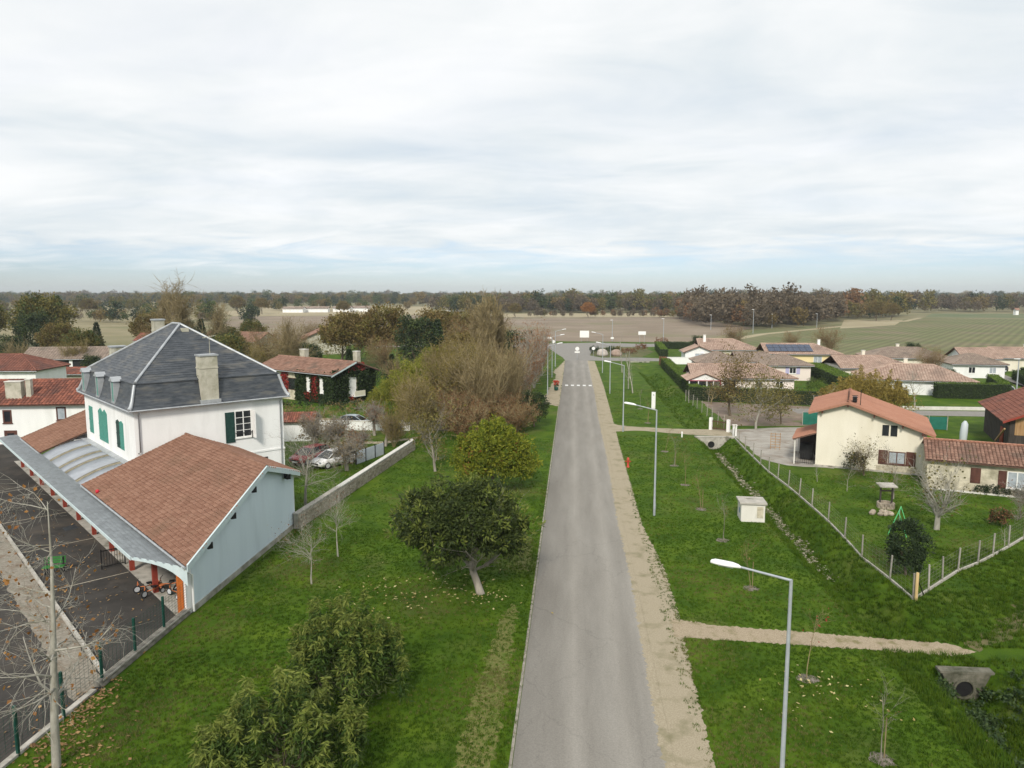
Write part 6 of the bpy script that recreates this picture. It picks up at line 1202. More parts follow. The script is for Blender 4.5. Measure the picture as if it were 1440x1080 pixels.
# ------------------------------------------------------------------ belt of trees left of the road, and single trees further off
PT = {}
def proto(key, name, cat, T, bark, cr): PT[key] = tree(name, 'x', cat, T, bark, cr)
T, cr = proto_bare(301, 11.5, .24, 'grey', 'winterbrown', 1900, .19, .55, 33, kids=(4.4, 3.2, 3.0, 0), rmin=.026, start=.12, up1=.22); proto('bare1', 'bare_tree', 'tree', T, 'tan', cr)
T, cr = proto_bare(302, 8.5, .22, 'brown', 'oldrusset', 5200, .20, .68, 48, kids=(4, 3, 2.6, 0), rmin=.024); proto('bare2', 'brown_tree', 'tree', T, 'tan', cr)
T = Tree(303); T.grow((0, 0, -.1), (0, 0, 1), 13, .22, 0, pv(levels=2, start=(.06, .2, 1), kids=(13, 4.0, 0), ang=(15, 16, 0), ratio=(.28, .42, 0), rr=(.3, .5, 0), up=(0, .25, .2), rmin=.026, seg=(9, 4, 2), cone=True)); proto('poplar', 'poplar_tree', 'tree', T, 'tan', [leaves('crown', np.array(T.tips)[T.g.integers(0, len(T.tips), 900)] + T.g.normal(0, .2, (900, 3)), .15, LF['olivetan'], T.g)])
T, cr = proto_bare(312, 8.5, .2, 'grey', 'olivetan', 5600, .21, .62, 40, kids=(4.2, 3, 2.8, 0), rmin=.024, start=.12, up1=.16); proto('ash', 'ash_tree', 'tree', T, 'tan', cr)
T, cr = proto_leafy(304, 10, (4.6, 4.6, 3.6), 6.2, 'oak', 150, .9, 60, .38, r=.3, leaf2='olivebrown'); proto('oak', 'oak_tree', 'tree', T, 'brown', cr)
T, cr = proto_leafy(305, 9, (4.0, 4.0, 3.4), 5.2, 'olivebrown', 140, .85, 64, .34, r=.26, leaf2='mid'); proto('olive', 'leafy_tree', 'tree', T, 'brown', cr)
T, cr = proto_leafy(306, 9, (3.6, 3.6, 4.0), 5.2, 'dark', 120, .8, 40, .34, r=.26, leaf2='mid', low=-.9); proto('dark', 'evergreen_tree', 'tree', T, 'brown', cr)
T = Tree(307); T.grow((0, 0, -.1), (0, 0, 1), 8, .16, 0, pv(levels=2, start=(.2, .2, 1), kids=(5, 2.4, 0), ang=(38, 38, 0), ratio=(.32, .45, 0), rr=(.35, .5, 0), seg=(8, 4, 2), cone=True)); tp = np.array(T.tips); proto('birch', 'birch_tree', 'tree', T, 'pale', [leaves('crown', tp[T.g.integers(0, len(tp), 2600)] + T.g.normal(0, .4, (2600, 3)), .2, LF['orange'], T.g), leaves('crown', tp[T.g.integers(0, len(tp), 2200)] + T.g.normal(0, .4, (2200, 3)), .2, LF['winterbrown'], T.g)])
def cone_tree(seed, h, r):
    g = np.random.default_rng(seed); n = 3600; z = h * (.06 + .94 * g.random(n) ** 1.4); a = g.random(n) * 2 * math.pi; q = r * (1 - z / h) ** .8 * (.55 + .5 * g.random(n)) + .08
    c = np.stack([np.cos(a) * q, np.sin(a) * q, z], -1); T = Tree(seed); T.grow((0, 0, -.1), (0, 0, 1), h * .8, r * .12, 0, pv(levels=0, kids=(0,))); return T, [leaves('crown', c, .32, LF['dark'], g, .4, unit(np.stack([np.cos(a), np.sin(a), np.full(n, .2)], -1)), 1.0)]
T, cr = cone_tree(308, 7, 1.5); proto('cone', 'conifer_tree', 'conifer', T, 'brown', cr)
g = np.random.default_rng(309); p_, o_ = shoots(g, (4.2, 4.0), 5.6, 230, 42, .2); T = Tree(309)
for k in range(14): T.grow((g.normal(0, 1.2), g.normal(0, 1.2), 0), (g.normal(0, .12), g.normal(0, .12), 1), 4.6, .04, 1, pv(levels=1))
proto('bamboo', 'bamboo_clump', 'bamboo', T, 'tan', [leaves('crown', p_, .36, LF['bamboo'], g, .22, o_, 1.0, .4)])
T, cr = proto_bare(310, 12, .22, 'tan', None, 0, .1, .42, 26, kids=(4.5, 3, 2.6, 0), start=.15, up1=.3, rmin=.026); proto('tallbare', 'tall_bare_tree', 'tree', T, 'tan', [leaves('crown', np.array(T.tips)[T.g.integers(0, len(T.tips), 900)] + T.g.normal(0, .15, (900, 3)), .14, LF['winterbrown'], T.g)])
def stems(seed, n, L, lean, leaf, nl, ls, kids, up, ang, rmin=.036, r=.085, sig=.12, wob=.07, ratio=.36):
    T = Tree(seed)
    for k in range(n):
        a = 2 * math.pi * (k + T.g.random() * .6) / n; q = lean * (.35 + .65 * T.g.random())
        T.grow((math.cos(a) * .15, math.sin(a) * .15, -.1), (math.cos(a) * q, math.sin(a) * q, 1), L * (.8 + .35 * T.g.random()), r, 1, pv(levels=3, rmin=rmin, kids=(0,) + kids + (0,), up=(0, up, .2, .12), ang=(0, ang, 32, 0), seg=(0, 6, 3, 2), ratio=(0, ratio, .5, 0), start=(0, .22, .15, 1), wob=(0, wob, .14, .2)))
    cr = None
    if leaf: tp = np.array(T.tips); k = T.g.integers(0, len(tp), nl); cr = [leaves('crown', tp[k] + T.g.normal(0, sig, (nl, 3)), ls, LF[leaf], T.g)]
    return T, cr
T, cr = stems(320, 9, 8, .42, 'winterbrown', 3600, .16, (3.2, 2.4), .05, 30, sig=.16); proto('vase', 'many_stemmed_tree', 'tree', T, 'tan', cr)
T, cr = stems(321, 8, 7, .5, 'olivetan', 7500, .19, (3.2, 2.6), .04, 34, sig=.22); proto('ash2', 'ash_tree', 'tree', T, 'tan', cr)
T, cr = stems(322, 10, 4.2, .95, 'oldrusset', 7500, .17, (3.4, 2.8), .03, 40, sig=.2); proto('pink', 'russet_thicket_tree', 'tree', T, 'tan', cr)
T, cr = stems(323, 12, 13, .045, 'olivetan', 1500, .16, (6.5, 2.6), .03, 16, rmin=.045, wob=.022, ratio=.17); proto('column', 'poplar_tree', 'tree', T, 'tan', cr)
T, cr = stems(324, 5, 8.5, .2, 'pinkleaf', 4200, .16, (3.6, 2.6), .03, 28, sig=.25); tp = np.array(T.tips); k_ = tp[:, 0] > 0; tq = tp[k_]; cr.append(leaves('crown', tq[T.g.integers(0, len(tq), 2600)] + T.g.normal(0, .24, (2600, 3)), .17, LF['orange'], T.g)); proto('birch2', 'birch_tree', 'tree', T, 'pale', cr)
PH = {}
for k_, o_ in PT.items(): PH[k_] = max(v.co.z for c in CH[o_.name] for v in c.data.vertices)
BELTH = [('ash2', -16.1, 78, 0, 8.3, 'pale stemmed olive leaved tree at the end of the stone wall'), ('ash2', -18.6, 74.5, 120, 4.6, 'low olive bush tree right at the stone wall end'), ('pink', -11.2, 77.5, 0, 5.4, 'pinkish brown thicket behind the yellow green tree'), ('pink', -6.6, 83.5, 90, 4.4, 'rusty brown thicket beside the road'), ('pink', -13.5, 84, 200, 5.6, 'brown thicket left of the many stemmed bare trees'),
 ('vase', -10.7, 87.5, 0, 11.4, 'bare many stemmed tree with spreading pale branches in the belt'), ('vase', -8.2, 93, 80, 11.6, 'bare many stemmed tree nearest the road in the belt'), ('ash2', -14.9, 93, 160, 10.2, 'olive tan tree rising at the left of the belt'), ('vase', -11.8, 101, 250, 12.4, 'bare many stemmed tree at the back of the belt'), ('column', -13.1, 111, 0, 16.2, 'tallest slender bare poplar above the roadside belt'), ('column', -11.6, 115, 100, 14.2, 'shorter bare poplar right of the tallest one'),
 ('bamboo', -22.4, 92, 0, 6.2, 'yellow green bamboo clump right of the ivy house'), ('bamboo', -22.5, 103, 60, 7.4, 'second yellow green bamboo clump behind the first'), ('bamboo', -21.5, 117, 120, 8.2, 'third bamboo clump with golden top'), ('vase', -27, 112, 30, 8.5, 'pale thin stemmed bare tree left of the bamboo'), ('dark', -30.4, 143, 0, 12.2, 'dark green evergreen in front of the brown oaks'), ('cone', -27, 145, 0, 11, 'narrow dark conifer right of the evergreen'), ('dark', -10.6, 140, 40, 9.4, 'dark evergreen behind the birches'), ('cone', -14.2, 138, 0, 11.0, 'tall dark conifer inside the roadside belt'), ('cone', -8.6, 146, 70, 8.8, 'dark conifer behind the orange birches'),
 ('birch2', -6.8, 115, 0, 11.8, 'pinkish orange birch nearest the left lamp posts'), ('birch2', -6.6, 124, 130, 12, 'pinkish birch second along the row'), ('birch2', -6.4, 133, 240, 11.6, 'orange birch third along the row'), ('birch2', -6.2, 143, 20, 10.6, 'golden orange birch at the far end of the row'), ('dark', -4.6, 87.5, 0, 4.6, 'dark green evergreen shrub tree at the road edge'), ('ash2', -19.2, 84, 220, 7.0, 'olive tan tree between bamboo and stone wall'), ('ash2', -17.5, 100, 300, 9.0, 'olive tan tree behind the bare many stemmed ones'),
 ('oak', -38.8, 151, 0, 15.6, 'large olive brown oak behind the ivy house'), ('oak', -46, 154, 110, 14, 'second olive brown oak left of the large one'), ('oak', -31, 166, 60, 14.5, 'olive brown oak right of the large one'), ('bare2', -23, 160, 20, 12, 'brown bare tree behind the bamboo at right'), ('bare2', -17, 165, 200, 11, 'brown bare tree left of the tall poplar'), ('bare2', -36, 136, 100, 9, 'brown bare tree before the big oak'), ('ash2', -12.9, 97, 40, 9.8, 'tan leaved tree among the bare many stemmed ones'), ('ash2', -20.5, 110, 140, 9.5, 'tan leaved tree behind the second bamboo clump'), ('bare2', -9.0, 107, 60, 9.0, 'brown twiggy tree right of the poplars'), ('column', -15.4, 119, 200, 14.8, 'third bare poplar left of the tallest one'), ('tallbare', -83, 150, 0, 21.5, 'tall bare feathery tree rising above the slate roof'), ('column', -88, 153, 60, 17.5, 'pale upright poplar left of the tall feathery tree'), ('tallbare', -78.5, 157, 120, 16, 'second tall bare tree right of the feathery one'), ('oak', -26, 176, 0, 13.5, 'olive brown oak seen between bamboo and poplars'), ('oak', -53, 165, 200, 13, 'olive brown oak left of the oak group'), ('vase', -9.4, 99, 140, 10.8, 'golden brown many stemmed tree behind the dark roadside shrub'), ('pink', -8.6, 88.5, 30, 5.2, 'rusty thicket under the many stemmed trees'), ('pink', -16.2, 87, 300, 5.4, 'brown thicket at the left foot of the belt'), ('ash2', -17.2, 106, 200, 10.6, 'olive tan tree between bamboo and poplars'), ('oak', -18.5, 124, 60, 11, 'olive brown tree behind the poplars'), ('birch2', -7.4, 106, 60, 9.6, 'russet birch at the near end of the row'),
 ('olive', -66, 138, 0, 8.5, 'olive shrub tree right behind the slate roof'), ('dark', -73, 150, 90, 8, 'dark green tree between the roofs behind the slate roof'), ('bare2', -58, 152, 30, 9, 'brown bare tree between the far roofs'), ('olive', -83, 170, 0, 9, 'olive tree beyond the feathery bare tree'), ('vase', -70, 172, 0, 10, 'many stemmed bare tree beyond the roofs'), ('dark', -52, 142, 0, 6.5, 'dark shrub tree behind the ivy house roof'), ('ash2', -57, 130, 0, 8, 'tan leaved tree behind the left end of the ivy house'), ('olive', -105, 150, 40, 9, 'round olive tree right of the open barn'), ('vase', -112, 140, 0, 9, 'many stemmed bare tree before the open barn'), ('bare2', -98, 168, 0, 10, 'brown tree behind the open barn roof'), ('ash2', -100, 140, 120, 8, 'feathery olive tree beside the open barn'), ('dark', -88, 128, 0, 5, 'dark bush tree above the orange red ridge'), ('oak', -120, 200, 0, 12, 'brown oak behind the cedar'), ('dark', -112, 205, 0, 9, 'dark tree at the field edge on the left'), ('olive', -92, 205, 90, 9, 'olive tree at the field edge behind the slate roof'), ('bare2', -75, 208, 0, 9, 'brown tree at the field edge behind the chimney'), ('oak', -58, 205, 0, 10, 'oak at the field edge right of the chimney'), ('cone', -30.3, 121, 0, 6, 'slim cypress behind the ivy house chimney')]
BELT = [  # kind, x, y, rz, scale, label
 ('bare1', -10.5, 92, 10, .78, 'bare grey brown tree directly behind the yellow green tree'), ('bare2', -7.4, 84, 80, .72, 'russet brown twiggy tree by the road behind the yellow green tree'), ('ash', -15.2, 80.5, 0, .82, 'olive brown leafy tree at the end of the stone wall'),
 ('bare1', -13.5, 101, 150, .92, 'tall bare tree in the middle of the roadside belt'), ('ash', -17.4, 90, 200, .72, 'olive leafed tree left of the bare roadside trees'), ('poplar', -13.6, 112, 30, .92, 'tallest slender bare poplar above the roadside belt'), ('tallbare', -15.5, 116, 60, .82, 'upright bare tree right of the poplar'),
 ('bare2', -10.4, 103, 200, .72, 'reddish brown bare tree close to the road'), ('dark', -5.9, 91, 0, .6, 'dark green evergreen shrub tree at the road edge'), ('bare2', -11.5, 77, 120, .55, 'low rusty brown bush tree behind the yellow green tree'), ('birch', -7.6, 122, 0, .98, 'orange leaved birch nearest the left lamp posts'),
 ('birch', -8.6, 131, 90, 1.05, 'pinkish orange birch behind the first birch'), ('birch', -7.6, 141, 200, 1.0, 'orange birch further along by the lamp posts'), ('birch', -7.9, 152, 140, 1.0, 'golden orange birch at the far end of the row'), ('dark', -12.6, 134, 40, 1.15, 'dark evergreen behind the birches'),
 ('bamboo', -25.4, 104, 0, 1.2, 'yellow green bamboo clump right of the ivy house'), ('bamboo', -21.5, 117, 90, 1.35, 'larger yellow bamboo clump behind the first clump'), ('bare1', -17.8, 112, 260, .8, 'grey bare tree between bamboo and poplar'), ('tallbare', -24, 124, 0, .7, 'thin pale bare tree behind the bamboo'),
 ('oak', -36, 152, 0, 1.25, 'large brown oak behind the ivy house'), ('oak', -45, 158, 110, 1.1, 'second brown oak left of the large one'), ('oak', -27, 158, 230, 1.05, 'brown oak right of the dark evergreen'), ('dark', -28.0, 138, 0, 1.25, 'dark green evergreen in front of the brown oaks'), ('cone', -30.3, 121, 0, .85, 'slim cypress behind the ivy house chimney'), ('cone', -38.5, 124, 40, .9, 'slim dark cypress left of the brown oaks'),
 ('bare2', -20, 150, 20, 1.0, 'brown bare tree behind the bamboo at right'), ('bare1', -15, 160, 70, .85, 'grey brown bare tree behind the poplar'), ('bare1', -49.5, 127, 0, .88, 'white limbed bare tree behind the ivy house roof'), ('bare2', -60, 140, 50, .85, 'brown bare tree left of the white gabled house'), ('cone', -64, 128, 80, .8, 'dark cypress behind the slate roof'), ('cone', -68, 131, 10, .6, 'small dark cypress beside the taller one behind the slate roof'),
 ('olive', -72, 146, 0, .8, 'pale olive tree behind the slate roof'), ('cone', -92, 176, 0, 1.35, 'dark pointed conifer far behind the slate roof'), ('cone', -122, 180, 50, 1.2, 'dark cedar left of the pale poplar'),
 ('oak', -116, 158, 30, .9, 'brown tree behind the open barn'), ('dark', -118, 146, 0, .8, 'dark evergreen beside the open barn'), ('olive', -144, 190, 90, 1.75, 'big round olive brown tree at left'), ('dark', -136, 176, 180, 1.25, 'dark lower tree under the big round tree'), ('olive', -168, 196, 10, 1.7, 'brown green tree near the left edge'), ('dark', -160, 182, 60, 1.3, 'dark green tree near the left edge'),
 ('olive', -104, 118, 0, .55, 'yellow green shrub beyond the orange red roof'), ('dark', -96, 112, 0, .45, 'dark shrub beyond the orange red roof'), ('olive', -88, 108, 60, .5, 'low green shrub above the orange red ridge'), ('bamboo', -96, 106, 0, .8, 'light green thicket above the orange red roof'), ('bamboo', -108, 108, 80, .75, 'second light green thicket above the orange red roof'),
 ('oak', 9.5, 488, 0, .95, 'orange round tree at the far edge of the stubble field'), ('olive', 66, 470, 0, .85, 'brown olive tree at the end of the field hedge'), ('oak', -38, 482, 0, .9, 'brown bare bush tree in the far stubble field'), ('bare2', 44, 205, 0, .72, 'red brown tree behind the yellow bungalow'), ('dark', 32.5, 196, 0, .55, 'round dark evergreen behind the bungalow nearest the island'), ('bare2', 62, 185, 0, .75, 'purplish bare tree right of the solar roof'), ('bare2', 56, 196, 90, .6, 'second purplish bare tree behind the solar roof'),
 ('dark', 76, 172, 0, .55, 'dark evergreen left of the white garage'), ('bare2', 64, 137, 30, .62, 'dark red leaved tree behind the lane hedge'), ('dark', 62, 127, 0, .4, 'dark shrub beside the dark red tree'), ('bare2', 118, 178, 0, .7, 'reddish tree at the right edge behind the bungalow'), ('oak', 173, 440, 0, 1.15, 'large brown oak by the far track on the right'), ('oak', 186, 452, 100, 1.0, 'second brown oak by the far track'),
 ('oak', -262, 560, 0, 1.3, 'round brown oak far off in the left fields'), ('oak', -236, 545, 80, 1.2, 'second round oak far off in the left fields'), ('dark', -195, 440, 0, .9, 'dark bush tree in the left fields'), ('oak', -165, 520, 160, 1.0, 'brown tree beside the far white houses'), ('olive', -224, 380, 0, .8, 'olive bush tree in the left fields'), ('oak', -330, 480, 0, 1.2, 'brown tree far left in the fields')]
BELT += [('bare1', -10.2, 96, 40, .7, 'grey twiggy tree beside the reddish tree at the road'), ('bare2', -16.8, 97, 300, .8, 'brown tree between the olive trees and the bare ones'), ('bare1', -17.5, 105, 210, .95, 'high grey bare tree left of the poplar'), ('bare2', -12.2, 87.5, 10, .66, 'rust brown tree above the yellow green tree'), ('bare1', -12.6, 119, 330, .8, 'bare tree just left of the orange birches'), ('ash', -16.4, 99, 50, .85, 'olive tree between the bamboo and the stone wall'), ('bare2', -12.5, 124, 170, .95, 'brown bare tree behind the upright ones'), ('oak', -21, 138, 60, .95, 'brown leaved tree behind the big bamboo'), ('cone', -17.0, 127, 0, 1.45, 'tall dark conifer inside the roadside belt'), ('cone', -10.6, 128, 70, 1.25, 'dark conifer behind the orange birches'), ('bare2', -33.5, 134, 100, .9, 'brown bare tree before the big oak')]
# the region of the belt comes from BELTH
BELT = [b for b in BELT if not (-50 < b[1] < 0 and 72 < b[2] < 168 and not (b[0] == 'cone' and b[1] < -35) and not b[1] < -48)] + [(k, x, y, rz, h * (1.07 if -25 < x and y < 125 and k in ('vase', 'ash2', 'column', 'pink') else 1) / PH[k], lb) for k, x, y, rz, h, lb in BELTH]
for kd, x, y, rz, s, lb in BELT:
    o = place(PT[kd], USED, (x, y, 0), rz, s, lb, 'trees left of the road' if x < 0 and y < 170 else 'single trees in the fields and gardens')
for k_ in list(PT):
    if PT[k_].name not in USED:
        for c in CH.get(PT[k_].name, []): bpy.data.objects.remove(c)
        bpy.data.objects.remove(PT[k_])
o9 = [o for o in bpy.data.objects if o.get('label') == 'orange round tree at the far edge of the stubble field'][0]
for c in CH[o9.name]:
    if c.name.startswith('crown'): c.data = c.data.copy(); c.data.materials[0] = LF['orange']

# undergrowth below the roadside belt
g = np.random.default_rng(330)
def thicket(label, boxes, leaf, seed, size=.3):
    g = np.random.default_rng(seed); P_ = []
    for x, y, rx, ry, h, n in boxes:
        c, o = clumps(g, (x, y, h * .45), (rx, ry, h * .55), max(6, n // 24), h * .3, 24, -.4, .3); P_.append(c)
    c = np.concatenate(P_); o = link('undergrowth', leaves('undergrowth', c, size, LF[leaf], g, .5), None, None, 'stuff'); tag(o, label, 'undergrowth'); return o
thicket('brown and olive undergrowth below the roadside trees', [(-9, 88, 4, 6, 2.6, 1500), (-13, 98, 5, 7, 3.2, 1900), (-11, 112, 4.5, 8, 3.2, 1900), (-17, 88, 4, 5, 2.4, 1100), (-19, 106, 5, 7, 3, 1500), (-10, 126, 4, 9, 2.6, 1500)], 'olivetan', 331)
thicket('dark green undergrowth behind the belt of trees', [(-16, 124, 5, 6, 3.4, 1200), (-24, 132, 6, 6, 3.5, 1200), (-32, 128, 6, 4, 2.6, 900), (-38, 112, 5, 3, 2.2, 600), (-14, 145, 5, 9, 3, 1200), (-70, 122, 9, 4, 2.2, 900), (-52, 92, 6, 1.6, 1.6, 500), (-42, 99.5, 5, 1.2, 1.3, 500), (-33, 98.5, 5, 1.2, 1.2, 400)], 'dark', 332)
thicket('grey brown bushes in the garden by the ivy house', [(-36, 90, 6, 2, 2.0, 900), (-28, 94, 5, 2, 2.0, 700), (-27, 73, 2, 2, 2.2, 500), (-24.2, 71.2, 1.6, 1.2, 2.0, 420), (-21.6, 69.6, 1.4, .9, 1.6, 320), (-28.5, 79, 2.5, 1.5, 2.0, 500)], 'winterbrown', 333, .2)
thicket('mixed scrub between the houses at far left', [(-110, 128, 12, 6, 3, 1300), (-130, 132, 14, 6, 3.5, 1300), (-86, 136, 10, 6, 3, 1100), (-70, 160, 14, 6, 4, 1300), (-50, 172, 20, 6, 4, 1500)], 'olivebrown', 334, .42)

# ------------------------------------------------------------------ woods on the skyline: instanced crowns, one object for each wood
def gn_scatter(name, pts, scl, rot, variant, srcs, m_list=None, label=None, cat=None, tilt=None):
    me = bpy.data.meshes.new(name); me.vertices.add(len(pts)); me.vertices.foreach_set('co', np.asarray(pts, np.float32).ravel())
    for nm, dat, ty in (('s', scl, 'FLOAT'), ('r', rot, 'FLOAT'), ('k', variant, 'INT')):
        at = me.attributes.new(nm, ty, 'POINT'); at.data.foreach_set('value', np.asarray(dat, np.int32 if ty == 'INT' else np.float32))
    o = link(name, me, None, None, 'stuff'); tag(o, label, cat)
    col = bpy.data.collections.new(name + '_sources')
    for i, me_ in enumerate(srcs): so = bpy.data.objects.new('%s_source_%02d' % (name, i), me_); col.objects.link(so)
    ng = bpy.data.node_groups.new(name + '_scatter', 'GeometryNodeTree'); ng.interface.new_socket('Geometry', in_out='INPUT', socket_type='NodeSocketGeometry'); ng.interface.new_socket('Geometry', in_out='OUTPUT', socket_type='NodeSocketGeometry')
    N = ng.nodes.new; L = ng.links.new; gi, go = N('NodeGroupInput'), N('NodeGroupOutput'); ip = N('GeometryNodeInstanceOnPoints'); ci = N('GeometryNodeCollectionInfo'); ci.inputs[0].default_value = col; ci.inputs['Separate Children'].default_value = True; ci.inputs['Reset Children'].default_value = True
    def attr(nm, ty): a = N('GeometryNodeInputNamedAttribute'); a.data_type = ty; a.inputs[0].default_value = nm; return a.outputs['Attribute']
    m2p = N('GeometryNodeMeshToPoints'); L(gi.outputs[0], m2p.inputs[0]); L(m2p.outputs[0], ip.inputs['Points']); L(ci.outputs[0], ip.inputs['Instance']); ip.inputs['Pick Instance'].default_value = True; L(attr('k', 'INT'), ip.inputs['Instance Index'])
    cx = N('ShaderNodeCombineXYZ'); L(attr('r', 'FLOAT'), cx.inputs[2]); L(cx.outputs[0], ip.inputs['Rotation']); L(attr('s', 'FLOAT'), ip.inputs['Scale']); L(ip.outputs[0], go.inputs[0])
    md = o.modifiers.new('scatter', 'NODES'); md.node_group = ng; return o
def far_crown(seed, leaf, h=13, rad=(4.6, 4.6, 5.2), n=42, per=13, size=1.1, bark='brown'):
    g = np.random.default_rng(seed); c, o = clumps(g, (0, 0, h * .55), rad, n, 1.5, per, -.9, .35); lm = leaves('far_crown', c, size, LF[leaf], g, .6, o, .5)
    return lm
FV = [far_crown(401, 'oak'), far_crown(402, 'olivebrown'), far_crown(403, 'greybrown'), far_crown(404, 'dark'), far_crown(405, 'oldrusset'), far_crown(406, 'greybrown', 15, (3.4, 3.4, 6.5)), far_crown(407, 'mid')]
def wood(name, label, poly, n, kinds, smin=.8, smax=1.25, seed=1):
    g = np.random.default_rng(seed); P_ = []; xs = [p[0] for p in poly]; ys = [p[1] for p in poly]
    while len(P_) < n:
        x = g.uniform(min(xs), max(xs), 400); y = g.uniform(min(ys), max(ys), 400); ok = inpoly(x, y, poly); P_ += list(zip(x[ok], y[ok]))
    P_ = np.array(P_[:n]); k = g.choice(kinds, n); return gn_scatter(name, np.column_stack([P_, np.zeros(n)]), g.uniform(smin, smax, n) * np.where(g.random(n) < .12, 1.3, 1) * np.where(g.random(n) < .2, .7, 1), g.uniform(0, 6.28, n), k, FV, label=label, cat='wood')
wood('far_wood', 'bare grey brown wood on the right behind the bungalows', [(60, 372), (76, 330), (104, 352), (146, 420), (172, 500), (160, 640), (86, 600), (66, 480)], 460, [2, 2, 2, 2, 5, 5, 4, 0], .8, 1.1, 1)
wood('far_wood', 'brown and green wood straight ahead beyond the fields', [(-120, 590), (-60, 585), (20, 600), (110, 620), (150, 700), (100, 760), (-110, 740)], 460, [2, 1, 1, 3, 0, 2, 6], .85, 1.15, 2)
wood('far_wood', 'mixed wood along the right skyline', [(200, 600), (280, 625), (420, 640), (640, 560), (900, 640), (900, 900), (400, 800), (200, 760)], 760, [0, 2, 1, 2, 3, 2, 5], .85, 1.2, 3)
wood('far_wood', 'brown trees lining the far track on the right', [(150, 480), (170, 462), (200, 490), (240, 540), (230, 600), (165, 600)], 90, [0, 0, 4, 1, 3], .8, 1.2, 4)
wood('far_wood', 'dark wood along the left skyline', [(-1500, 900), (-900, 960), (-420, 940), (-160, 880), (-100, 980), (-300, 1300), (-1500, 1500)], 1500, [0, 1, 3, 3, 2, 6], .8, 1.2, 5)
wood('far_wood', 'hazy forest filling the distant horizon', [(-2600, 1700), (-1000, 1500), (0, 1250), (1000, 1150), (2200, 1500), (2600, 2300), (0, 2100), (-2600, 2600)], 3400, [0, 1, 3, 3, 2, 6], .95, 1.45, 6)
wood('far_wood', 'scattered hedgerow trees in the left fields', [(-420, 420), (-300, 400), (-160, 330), (-130, 345), (-250, 430), (-400, 470)], 46, [0, 1, 3, 6, 2], .5, .85, 7)
wood('far_wood', 'hedgerow across the middle of the left fields', [(-560, 620), (-330, 640), (-150, 660), (-150, 690), (-330, 690), (-560, 680)], 110, [0, 1, 3, 6], .6, 1.0, 8)
wood('far_wood', 'low brown scrub along the stubble field edge', [(-30, 492), (20, 495), (62, 478), (100, 470), (104, 482), (60, 492), (-30, 502)], 60, [2, 4, 1], .28, .45, 9)
wood('far_wood', 'trees behind the houses on the far left', [(-420, 250), (-300, 300), (-190, 210), (-170, 190), (-230, 180), (-420, 220)], 40, [0, 1, 3, 6], .6, .9, 10)

# ------------------------------------------------------------------ grass, leaf litter, ditch plants and stones
def tuft(seed, n, h, w, spread, m):
    g = np.random.default_rng(seed); a = g.random(n) * 6.28; q = g.random(n) * spread; b = np.stack([np.cos(a) * q, np.sin(a) * q, np.full(n, -.01)], -1); az = g.random(n) * 6.28; ln = h * (.6 + .7 * g.random(n)); lean = .35 + .5 * g.random(n)
    sd = np.stack([-np.sin(az), np.cos(az), 0 * az], -1) * w; tip = b + np.stack([np.cos(az) * lean * ln, np.sin(az) * lean * ln, ln], -1)
    return np_mesh('tuft', np.stack([b - sd, b + sd, tip], 1).reshape(-1, 3), np.arange(3 * n).reshape(-1, 3), m)
GM = [mat('grass_blade_%d' % i, a, b, scale=.35, rough=.8, spec=.2, transl=.25) for i, (a, b) in enumerate((((.030, .074, .002), (.060, .118, .005)), ((.056, .108, .004), (.100, .155, .009)), ((.12, .13, .03), (.20, .175, .068))))]
TF = [tuft(501 + i, 11, .075, .012, .09, GM[i % 3]) for i in range(3)] + [tuft(511 + i, 14, .20, .014, .12, GM[i % 2]) for i in range(2)]
def grass(name, label, boxes, seed, big=False, avoid=()):
    g = np.random.default_rng(seed); P_ = []
    for x0, x1, y0, y1, den in boxes:
        n = int((x1 - x0) * (y1 - y0) * den); x = g.uniform(x0, x1, n); y = g.uniform(y0, y1, n); ok = np.ones(n, bool)
        for (a, b, c, d) in avoid: ok &= ~((x > a) & (x < b) & (y > c) & (y < d))
        ok &= ~on_path(x, y); P_.append(np.stack([x[ok], y[ok], gz(x[ok], y[ok])], -1))
    P_ = np.concatenate(P_); n = len(P_); nz = np.sin(P_[:, 0] * .55 + 1.3 * np.sin(P_[:, 1] * .33)) * np.sin(P_[:, 1] * .41 + 1.1 * np.sin(P_[:, 0] * .27)) + g.normal(0, .45, n)
    k = np.where(nz > .75, 2, np.where(nz > 0, 1, 0))
    if big: k = 3 + g.integers(0, 2, n)
    return gn_scatter(name, P_, g.uniform(.7, 1.35, n), g.uniform(0, 6.28, n), k, TF, label=label, cat='grass')
AV = [(4.7, 18, 83.2, 89.5)]
def on_path(x, y): return (x > 4.9) & (x < 17.9) & (y > 33.35 - .06 * (x - 5)) & (y < 35.1 - .115 * (x - 5))
grass('lawn_grass', 'short mown grass of the lawn left of the road', [(-18.7, -2.15, 18, 30, 62), (-18.7, -2.15, 30, 48, 40), (-16.5, -2.15, 48, 80, 16), (-26, -17.5, 50, 80, 12)], 521)
grass('lawn_grass', 'short mown grass of the verge right of the road', [(5.05, 14.2, 18, 34, 60), (5.15, 14.2, 34, 52, 40), (5.0, 13.6, 52, 83, 18), (5.3, 13.4, 90, 125, 7)], 522, avoid=AV)
grass('lawn_grass', 'garden grass inside the wire fence', [(18.1, 33, 44, 66, 18), (18.1, 24, 39.5, 44, 20)], 523)
grass('lawn_grass', 'sparse dry grass creeping over the gravel shoulder edge', [(4.55, 5.25, 18, 60, 16), (-2.5, -2.0, 18, 60, 30)], 526)
